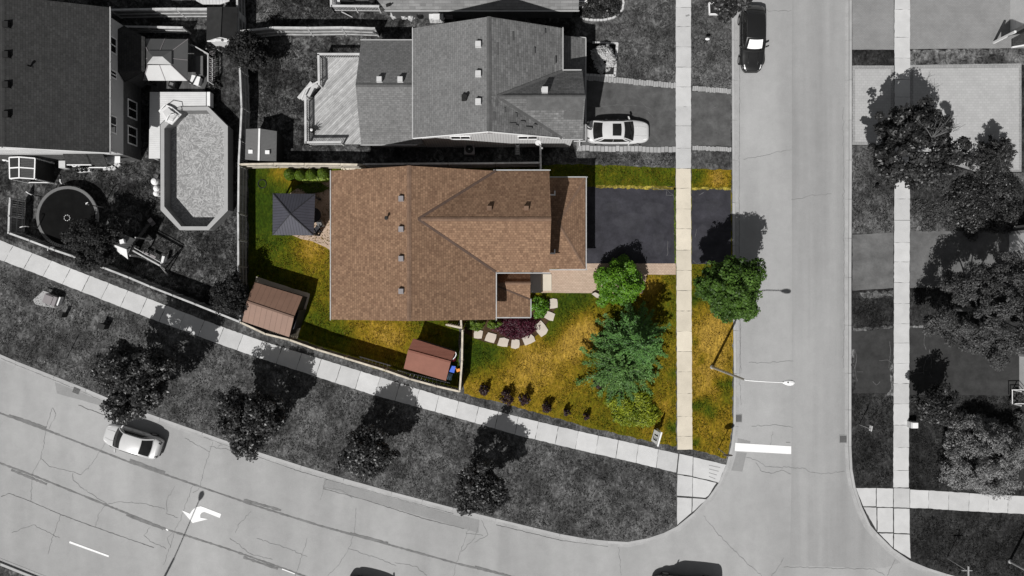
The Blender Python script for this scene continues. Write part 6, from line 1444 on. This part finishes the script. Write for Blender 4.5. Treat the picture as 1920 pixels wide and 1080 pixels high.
def tree(label, px, py, hc, r, m, seed, rz=None, name='leafy_tree', cat='tree', group=None, nclump=170, nleaf=42, leaf=.105, rc=.5, fine=2.2, bark='bark', asp=.62, bare=0, lean=(0, 0)):
    rng = np.random.default_rng(seed); rz = rz or r * .8; c = P(px, py, hc); base = Vector((c.x + lean[0], c.y + lean[1], 0))
    t = thing(name, base, label, cat, group)
    k = MB(); limbs(k, base - Vector((0, 0, .1)), c, r, rz, rng, r0=.05 + r * .035)
    tr = k.build('trunk', M[bark], t)
    C, N, kk, cc = crown_points(rng, r * .9, rz * .95, int(nclump * 1.1), int(nleaf * fine), rc * .92)
    C = C + np.array(c); ctint = rng.uniform(.05, .75, nclump * 3)[kk]
    tint = ctint * .55 + rng.uniform(0, 1, len(C)) ** 1.6 * .6
    quads('crown', C, N, leaf * rng.uniform(.65, 1.3, len(C)), tint, M[m], t, aspect=asp)
    if bare:
        k = MB()
        for i in range(bare):
            a = rng.uniform(.2, 2.2); s = Vector((c.x + .1, c.y + r * .1, c.z + rz * .75)); e = s + Vector((math.cos(a) * r * rng.uniform(.4, .85), math.sin(a) * r * rng.uniform(.3, .7), rng.uniform(.1, .6)))
            m1 = s.lerp(e, .5) + Vector((rng.normal() * .15, rng.normal() * .1, .15)); k.tube([s, m1, e], [.03, .022, .01], 5, cap=False)
            for q in range(3): b0 = m1.lerp(e, rng.uniform(0, .8)); k.tube([b0, b0 + Vector((rng.normal() * .3, rng.uniform(0, .5), rng.uniform(0, .25)))], [.015, .007], 4, cap=False)
        k.build('bare_branch', M['bark'], t)
    return t
def shrub(label, px, py, r, h, m, seed, name='shrub', cat='shrub', group=None, n=1600, leaf=.07, sq=1.0, ang=0, asp=.6, lumps=26, smooth_=False, stem=True, up=1.0, cl=.34):
    rng = np.random.default_rng(seed); c0 = P(px, py, h * .6); c = Vector((c0.x, c0.y, 0)); t = thing(name, c, label, cat, group)
    d = rng.normal(size=(lumps * 3, 3)); d[:, 2] = np.abs(d[:, 2]); d /= np.linalg.norm(d, axis=1, keepdims=True); d = d[:lumps]
    w = (1 + .10 * np.sin(4 * np.arctan2(d[:, 1], d[:, 0]) + seed) + rng.normal(size=lumps) * (.03 if smooth_ else .09))
    cc = d * w[:, None] * np.array([r * .80, r * .80 * sq, h * .72]); cc[:, 2] += h * .08
    if smooth_:
        q = rng.normal(size=(n, 3)); q[:, 2] = np.abs(q[:, 2]); q /= np.linalg.norm(q, axis=1, keepdims=True)
        C = q * np.array([r, r * sq, h]) * rng.uniform(.88, 1.02, n)[:, None]; N = q + rng.normal(size=q.shape) * .35; ct = rng.uniform(.2, .7, n)
    else:
        k = rng.integers(0, lumps, n); q = rng.normal(size=(n, 3)); q /= np.linalg.norm(q, axis=1, keepdims=True); q *= rng.uniform(.3, 1, n)[:, None] ** .5
        C = cc[k] + q * np.array([r * cl, r * cl * sq, h * cl * .76]) ; N = q + np.array([0, 0, up]) + rng.normal(size=q.shape) * .5; ct = rng.uniform(.1, .8, lumps)[k]
    C[:, 2] = np.maximum(C[:, 2], .03)
    ca, sa = math.cos(R(ang)), math.sin(R(ang)); C = np.stack([C[:, 0] * ca - C[:, 1] * sa, C[:, 0] * sa + C[:, 1] * ca, C[:, 2]], 1) + np.array(c)
    quads('foliage', C, N, leaf * rng.uniform(.6, 1.35, n), ct * .5 + rng.uniform(0, 1, n) ** 1.5 * .6, M[m], t, aspect=asp)
    if stem:
        kk = MB()
        for i in range(5): a = i * 1.3; kk.tube([c + Vector((0, 0, -.05)), c + Vector((math.cos(a) * r * .3, math.sin(a) * r * .3, h * .4)), c + Vector((math.cos(a) * r * .6, math.sin(a) * r * .6, h * .65))], [.03, .02, .008], 5, cap=False)
        kk.build('stem', M['bark'], t)
    return t
def conifer(label, tip, r, h, m, seed, name='conifer', cat='tree', group=None, lev=15, per=11, needle=.10, base=None, droop=.12, dens=26, sway=0.5, wide=.13, full=.78):
    rng = np.random.default_rng(seed); tp = P(*tip, h); b0 = Vector((tp.x, tp.y, 0)) if base is None else Vector((*P(*base)[:2], 0))
    t = thing(name, b0, label, cat, group); k = MB(); k.tube([b0 - Vector((0, 0, .1)), b0.lerp(tp, .5), tp], [.03 + h * .02, .03 + h * .012, .015], 8)
    Cs, Ns, Ss, Ts, Ax = [], [], [], [], []
    for lv in range(lev):
        f = lv / (lev - 1); z = h * (.06 + .92 * f); Lr = r * (1 - f) ** full * 1.0 + .10; p0 = b0.lerp(tp, z / h)
        for j in range(max(5, int(per * (1 - .45 * f)))):
            a = j * 2 * math.pi / max(5, int(per * (1 - .45 * f))) + lv * 1.1 + rng.normal() * .16; L = Lr * rng.uniform(.72, 1.14)
            dv = np.array([math.cos(a), math.sin(a), 0.0]); sd = np.array([-math.sin(a), math.cos(a), 0.0]); rise = (.42 * f + .10) * L
            e = p0 + Vector((dv[0] * L, dv[1] * L, rise - droop * L)); k.tube([p0, p0.lerp(e, .5) + Vector((0, 0, .06 * L)), e], [.022, .014, .005], 4, cap=False)
            nn = int(dens * L / .9) + 8; u = rng.uniform(.12, 1.0, nn) ** .8; wv = rng.normal(size=nn) * wide * L * (1.2 - u) + rng.normal(size=nn) * .03
            P_ = np.array(p0) + dv * (u * L)[:, None] + sd * wv[:, None]; P_[:, 2] += (rise - droop * L) * u + .05 * L * np.sin(np.pi * u) + rng.normal(size=nn) * .03 - np.abs(wv) * .18
            Cs.append(P_); ax = dv[None, :] + sd[None, :] * (np.sign(wv) * .75)[:, None] + rng.normal(size=(nn, 3)) * .2; Ax.append(ax)
            Ns.append(np.array([0, 0, 1.0]) + rng.normal(size=(nn, 3)) * sway); Ss.append(needle * rng.uniform(.6, 1.4, nn)); Ts.append(rng.uniform(.0, .5) + rng.uniform(0, .35, nn) + u * .2)
    k.build('trunk', M['bark'], t)
    C = np.concatenate(Cs); quads('foliage', C, np.concatenate(Ns), np.concatenate(Ss), np.concatenate(Ts), M[m], t, aspect=.30, axis=np.concatenate(Ax))
    return t
V = 'trees on the lower verge'
tree('biggest dark leafy tree, leftmost on the lower verge', 251, 709, 4.6, 2.75, 'leaf_dark', 11, group=V, nclump=190, nleaf=44)
tree('wide spreading tree on the verge right of the silver car', 466, 788, 3.9, 2.35, 'leaf_dark', 12, rz=1.6, group=V, nclump=140)
tree('smaller leafy tree on the verge below the reddish shed', 690, 850, 3.7, 1.85, 'leaf_dark', 13, group=V, nclump=105)
tree('loose leafy tree at the right end of the verge row', 899, 918, 4.0, 1.95, 'leaf_dark', 14, group=V, nclump=105, rc=.5)
tree('round green street tree over the coloured kerb strip', 1371, 541, 4.7, 2.25, 'leaf_street', 15, group='street trees', nclump=230, nleaf=50, leaf=.10)
tree('large dark maple with bare pale twigs at its top, right verge', 1718, 276, 4.6, 3.05, 'leaf_maple', 16, group='street trees', nclump=230, nleaf=44, leaf=.11, bare=11)
tree('big clumpy tree in front of the pale right garage', 1858, 583, 4.2, 3.9, 'leaf_grey', 17, rz=2.6, group='street trees', nclump=190, nleaf=75, leaf=.075, rc=.6, fine=2.6)
tree('dim small tree beside the lower right driveway', 1757, 757, 2.9, 1.35, 'leaf_maple', 18, group='street trees', nclump=60, nleaf=40)
tree('dark tree cut off above the black suv', 1372, -12, 4.5, 1.5, 'leaf_dark', 19, group='street trees', nclump=95, nleaf=44, lean=(0, .6), bark='bark_light')
tree('dark leafy tree by the fence at the end of the sunlit fence', 463, 96, 2.8, 1.35, 'leaf_dim', 20, rz=1.4, group='back yard trees', nclump=95, leaf=.09)
tree('shaggy dark tree between trampoline and play set', 175, 457, 2.9, 1.9, 'leaf_dim', 21, rz=1.5, group='back yard trees', nclump=110, leaf=.085)
tree('dark bushy tree by the fence left of the brown shed', 432, 556, 2.6, 1.45, 'leaf_dim', 22, rz=1.3, group='back yard trees', nclump=75, leaf=.08)
conifer('dark conifer on the pale driveway edge at far right', (1888, 268), 1.9, 3.6, 'leaf_dark', 24, base=(1856, 306), group='right side conifers', lev=14, per=11, dens=40)
shrub('big pale grey spruce at the lower right sidewalk', 1864, 862, 3.35, 4.2, 'leaf_spruce_grey', 25, name='conifer', cat='tree', group='right side conifers', n=26000, leaf=.085, asp=.28, lumps=260, cl=.115, up=.7)
conifer('spreading blue green spruce on the front lawn', (1168, 693), 3.15, 4.4, 'leaf_spruce', 26, group='front lawn evergreens', lev=14, per=11, dens=60, needle=.105, base=(1160, 682), droop=.06, wide=.095)
conifer('brighter green spruce top beside the blue green spruce', (1208, 650), 2.9, 6.6, 'leaf_spruce_bright', 27, group='front lawn evergreens', lev=17, per=10, dens=52, needle=.10, droop=.05, wide=.10, full=.7)
shrub('yellow green spreading juniper by the corner sign', 1190, 768, 1.92, .9, 'leaf_juniper', 28, cat='shrub', group='front lawn evergreens', n=6500, leaf=.12, sq=.72, ang=-12, asp=.3, lumps=60, up=1.2)
shrub('large round bright green bush by the front walk', 1163, 528, 1.85, 3.5, 'leaf_bright', 29, n=11000, leaf=.085, lumps=52, cl=.27, group='bushes on the coloured lot')
shrub('small bright bush at the porch corner', 1013, 577, .72, 1.0, 'leaf_bright', 30, n=1800, leaf=.075, group='bushes on the coloured lot', sq=1.2)
shrub('yellow green low bush by the short white fence', 890, 609, .75, .8, 'leaf_hedge', 31, n=1500, group='bushes on the coloured lot', sq=.6)
shrub('yellow green low bush touching the purple shrub', 928, 608, .6, .8, 'leaf_hedge', 32, n=1200, group='bushes on the coloured lot', sq=.7)
shrub('burgundy spreading shrub in the front flower bed', 969, 612, 1.75, .8, 'leaf_purple', 33, n=4800, leaf=.075, sq=.52, ang=5, asp=.4, lumps=60, group='bushes on the coloured lot')
for i, (x, y, lab) in enumerate(((541, 326, 'clipped round shrub, leftmost of four by the back fence'), (561, 328, 'clipped round shrub, second from left by the back fence'), (582, 327, 'clipped round shrub, third from left by the back fence'), (604, 324, 'clipped round shrub nearest the brown house'))):
    shrub(lab, x, y, .47, 1.05, 'leaf_hedge', 40 + i, name='clipped_shrub', group='clipped shrubs by the back fence', n=2200, leaf=.045, smooth_=True)
shrub('bright leafy low plants below the clipped shrubs', 588, 336, 1.2, .55, 'leaf_lime', 45, name='border_plants', n=1300, leaf=.075, sq=.22, cat='plants', lumps=40)
shrub('dark green low plants in the gazebo shade', 585, 351, 1.2, .3, 'leaf_hedge', 46, name='border_plants', n=1800, leaf=.06, sq=.35, cat='plants', lumps=40)
for i, (x, y, lab, r, h) in enumerate(((908, 733, 'small dark plum shrub, leftmost of the front row', .38, 1.25), (952, 747, 'wide plum shrub, second from left in the front row', .55, 1.4), (984, 750, 'plum shrub, third from left in the front row', .45, 1.4), (1026, 765, 'plum shrub, fourth from left in the front row', .42, 1.25), (1063, 773, 'small plum shrub, second from the juniper', .27, 1.0), (1100, 782, 'smallest plum shrub nearest the juniper', .24, .95))):
    shrub(lab, x, y, r, h, 'leaf_plum', 50 + i, group='row of plum shrubs', n=int(1500 * r), leaf=.06, lumps=14)
shrub('dark purple shrub on the left flank of the spruce', 1131, 637, .5, .7, 'leaf_plum', 57, n=900, leaf=.06); shrub('dark purple shrub at the left foot of the spruce', 1124, 718, .42, .6, 'leaf_plum', 58, n=800, leaf=.06)
shrub('pale feathery shrub in the edged bed by the grey house', 1133, 106, .85, 1.5, 'leaf_pale', 60, n=5200, leaf=.12, sq=1.25, asp=.3, lumps=36, up=1.3)
shrub('dark bush in the round bed, left half', 1107, 10, .9, .8, 'leaf_maple', 61, n=1700, group='bushes in the round bed'); shrub('dark bush in the round bed, right half', 1142, 8, .95, .9, 'leaf_dark', 62, n=1700, group='bushes in the round bed'); shrub('dim bush in the shade of the grey house front', 1113, 122, .5, .6, 'leaf_maple', 63, n=700)
for i, (x, y, r, h, m, lab) in enumerate(((1822, 365, 1.55, 1.1, 'leaf_maple', 'dark hedge bush under the right conifer'), (1880, 355, 1.7, 1.2, 'leaf_dark', 'dark hedge bush at the right edge above the garage'), (1835, 405, 1.7, .8, 'leaf_dark', 'low dark hedge bush beside the shaded driveway'), (1895, 405, 1.6, .9, 'leaf_dark', 'low dark hedge bush against the pale garage'))):
    shrub(lab, x, y, r, h, m, 70 + i, group='hedge bushes at the right', n=3600, leaf=.075, sq=.85, lumps=50)
for i, (x, y, r) in enumerate(((1727, 390, .8), (1757, 398, .9), (1784, 385, .8), (1768, 345, .8), (1740, 418, .7), (1780, 415, .7))):
    shrub('ragged low weed patch on the right front yard' , x, y, r, .28, 'leaf_grey', 80 + i, name='weed_patch', cat='weeds', group='weed patches on the right front yard', n=900, leaf=.06, lumps=30, stem=False)
shrub('bushy plant on the porch at the right edge', 1908, 745, .55, .7, 'leaf_grey', 90, n=700); shrub('pale flowering plant below the right porch', 1915, 785, .7, .6, 'leaf_grey', 91, n=900)
shrub('small dark weed clump by the deck rail end', 398, 158, .6, .5, 'leaf_dark', 92, n=700); shrub('dark shrub hanging by the slatted bench', 400, 84, .75, .9, 'leaf_dark', 93, n=900)

# ------------------------------------------------------------------ grass blades standing over the turf
def inside(px, py, poly):
    r_ = np.zeros(len(px), bool); j = len(poly) - 1
    for i in range(len(poly)):
        xi, yi = poly[i]; xj, yj = poly[j]
        r_ ^= ((yi > py) != (yj > py)) & (px < (xj - xi) * (py - yi) / (yj - yi + 1e-9) + xi); j = i
    return r_
def blades(name, label, polys, n, m, seed, dry=None, holes=(), size=.075, z=.02):
    rng = np.random.default_rng(seed); xs, ys = [], []
    areas = [abs(sum(p[i][0] * p[(i + 1) % len(p)][1] - p[(i + 1) % len(p)][0] * p[i][1] for i in range(len(p)))) for p in polys]; tot = sum(areas)
    for p, a in zip(polys, areas):
        x0, x1 = min(q[0] for q in p), max(q[0] for q in p); y0, y1 = min(q[1] for q in p), max(q[1] for q in p); k_ = int(n * a / tot * (2 * (x1 - x0) * (y1 - y0) / max(a, 1)))
        x, y = rng.uniform(x0, x1, k_), rng.uniform(y0, y1, k_); q = inside(x, y, p)
        for h_ in holes: q &= ~inside(x, y, h_)
        xs.append(x[q]); ys.append(y[q])
    x, y = np.concatenate(xs), np.concatenate(ys)
    pat = np.sin(x * .11 + 3 * np.sin(y * .05)) + np.sin(y * .13 + 2 * np.sin(x * .07 + 1)) + rng.normal(size=len(x)) * .9
    keep = pat > -.4; x, y = x[keep], y[keep]; k_ = len(x)
    C = np.stack([(x - 960) / 24, (540 - y) / 24, np.full(k_, z) + rng.uniform(.0, .04, k_)], 1)
    N = rng.normal(size=(k_, 3)) * np.array([1, 1, .35]) + np.array([0, 0, .55])
    if dry is None: t_ = rng.uniform(0, 1, k_) ** 1.3
    else:
        d = np.full(k_, dry)
        for bx_, by_, r_, a_ in DRY: d += a_ * np.exp(-((x - bx_) ** 2 + (y - by_) ** 2) / (r_ * r_))
        t_ = d + rng.normal(size=k_) * .22
    o = quads(name, C, N, size * rng.uniform(.5, 1.4, k_), t_, M[m], None, (0, 0, 0), aspect=.28); tag(o, label, 'grass', None, 'stuff')
M['blade_grey'] = m_leaf('blade_grey', .025, .13, .8, .15, .2); M['blade_dark'] = m_leaf('blade_dark', .010, .055, .8, .15, .2)
t = NT('blade_lawn'); at = t.n('ShaderNodeAttribute', attribute_name='tint')
M['blade_lawn'] = t.done(t.ramp(at.outputs['Fac'], [(0, (.018, .042, .003)), (.28, (.052, .074, .004)), (.52, (.13, .105, .008)), (.76, (.16, .104, .010)), (1, (.33, .215, .05))]), .85, .15)
STR = [(0, 500), (110, 536), (215, 577), (295, 608), (425, 656), (495, 680), (605, 716), (702, 747), (795, 772), (895, 800), (967, 821), (1095, 852), (1181, 871), (1266, 891), (1267, 984), (1215, 1006), (1177, 1013), (1140, 1011), (1050, 998), (930, 969), (850, 949), (735, 919), (645, 894), (565, 870), (480, 843), (380, 808), (300, 780), (162, 726), (102, 702), (30, 674), (0, 660)]
blades('verge_grass_blades', 'rough grey grass of the wide lower verge', [STR, [(1110, 42), (1265, -20), (1265, 160), (1160, 148), (1105, 80)], [(1299, -20), (1370, -20), (1370, 168), (1299, 163)]], 52000, 'blade_grey', 1)
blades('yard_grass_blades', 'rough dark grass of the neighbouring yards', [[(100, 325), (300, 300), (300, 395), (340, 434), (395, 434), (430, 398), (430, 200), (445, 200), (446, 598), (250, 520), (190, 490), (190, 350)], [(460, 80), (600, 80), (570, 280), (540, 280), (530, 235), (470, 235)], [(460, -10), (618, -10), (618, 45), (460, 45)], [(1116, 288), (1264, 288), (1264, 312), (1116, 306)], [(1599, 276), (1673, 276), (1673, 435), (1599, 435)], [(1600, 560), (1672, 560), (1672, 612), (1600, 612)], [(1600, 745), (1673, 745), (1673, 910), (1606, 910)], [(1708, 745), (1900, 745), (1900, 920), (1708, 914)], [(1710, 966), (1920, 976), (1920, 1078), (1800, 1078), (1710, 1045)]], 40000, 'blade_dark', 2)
LW = [[(480, 320), (1013, 310), (1113, 311), (1266, 318), (1266, 347), (1116, 346), (1100, 330), (1040, 320), (620, 320), (620, 460), (560, 446), (545, 440), (510, 440), (510, 362), (540, 362), (560, 345), (530, 318)], [(480, 446), (548, 446), (585, 455), (620, 470), (620, 603), (865, 603), (865, 625), (760, 640), (752, 690), (700, 682), (575, 632), (585, 550), (480, 515)], [(870, 625), (890, 640), (945, 655), (985, 652), (1025, 632), (1045, 600), (1050, 552), (1205, 554), (1214, 518), (1266, 518), (1267, 835), (1210, 822), (1100, 796), (985, 764), (870, 732)], [(1298, 320), (1370, 321), (1370, 352), (1298, 351)], [(1298, 498), (1371, 498), (1373, 700), (1371, 800), (1366, 835), (1359, 858), (1299, 840)]]
blades('lawn_grass_blades', 'yellowing turf of the coloured lot', LW, 42000, 'blade_lawn', 3, dry=.36)
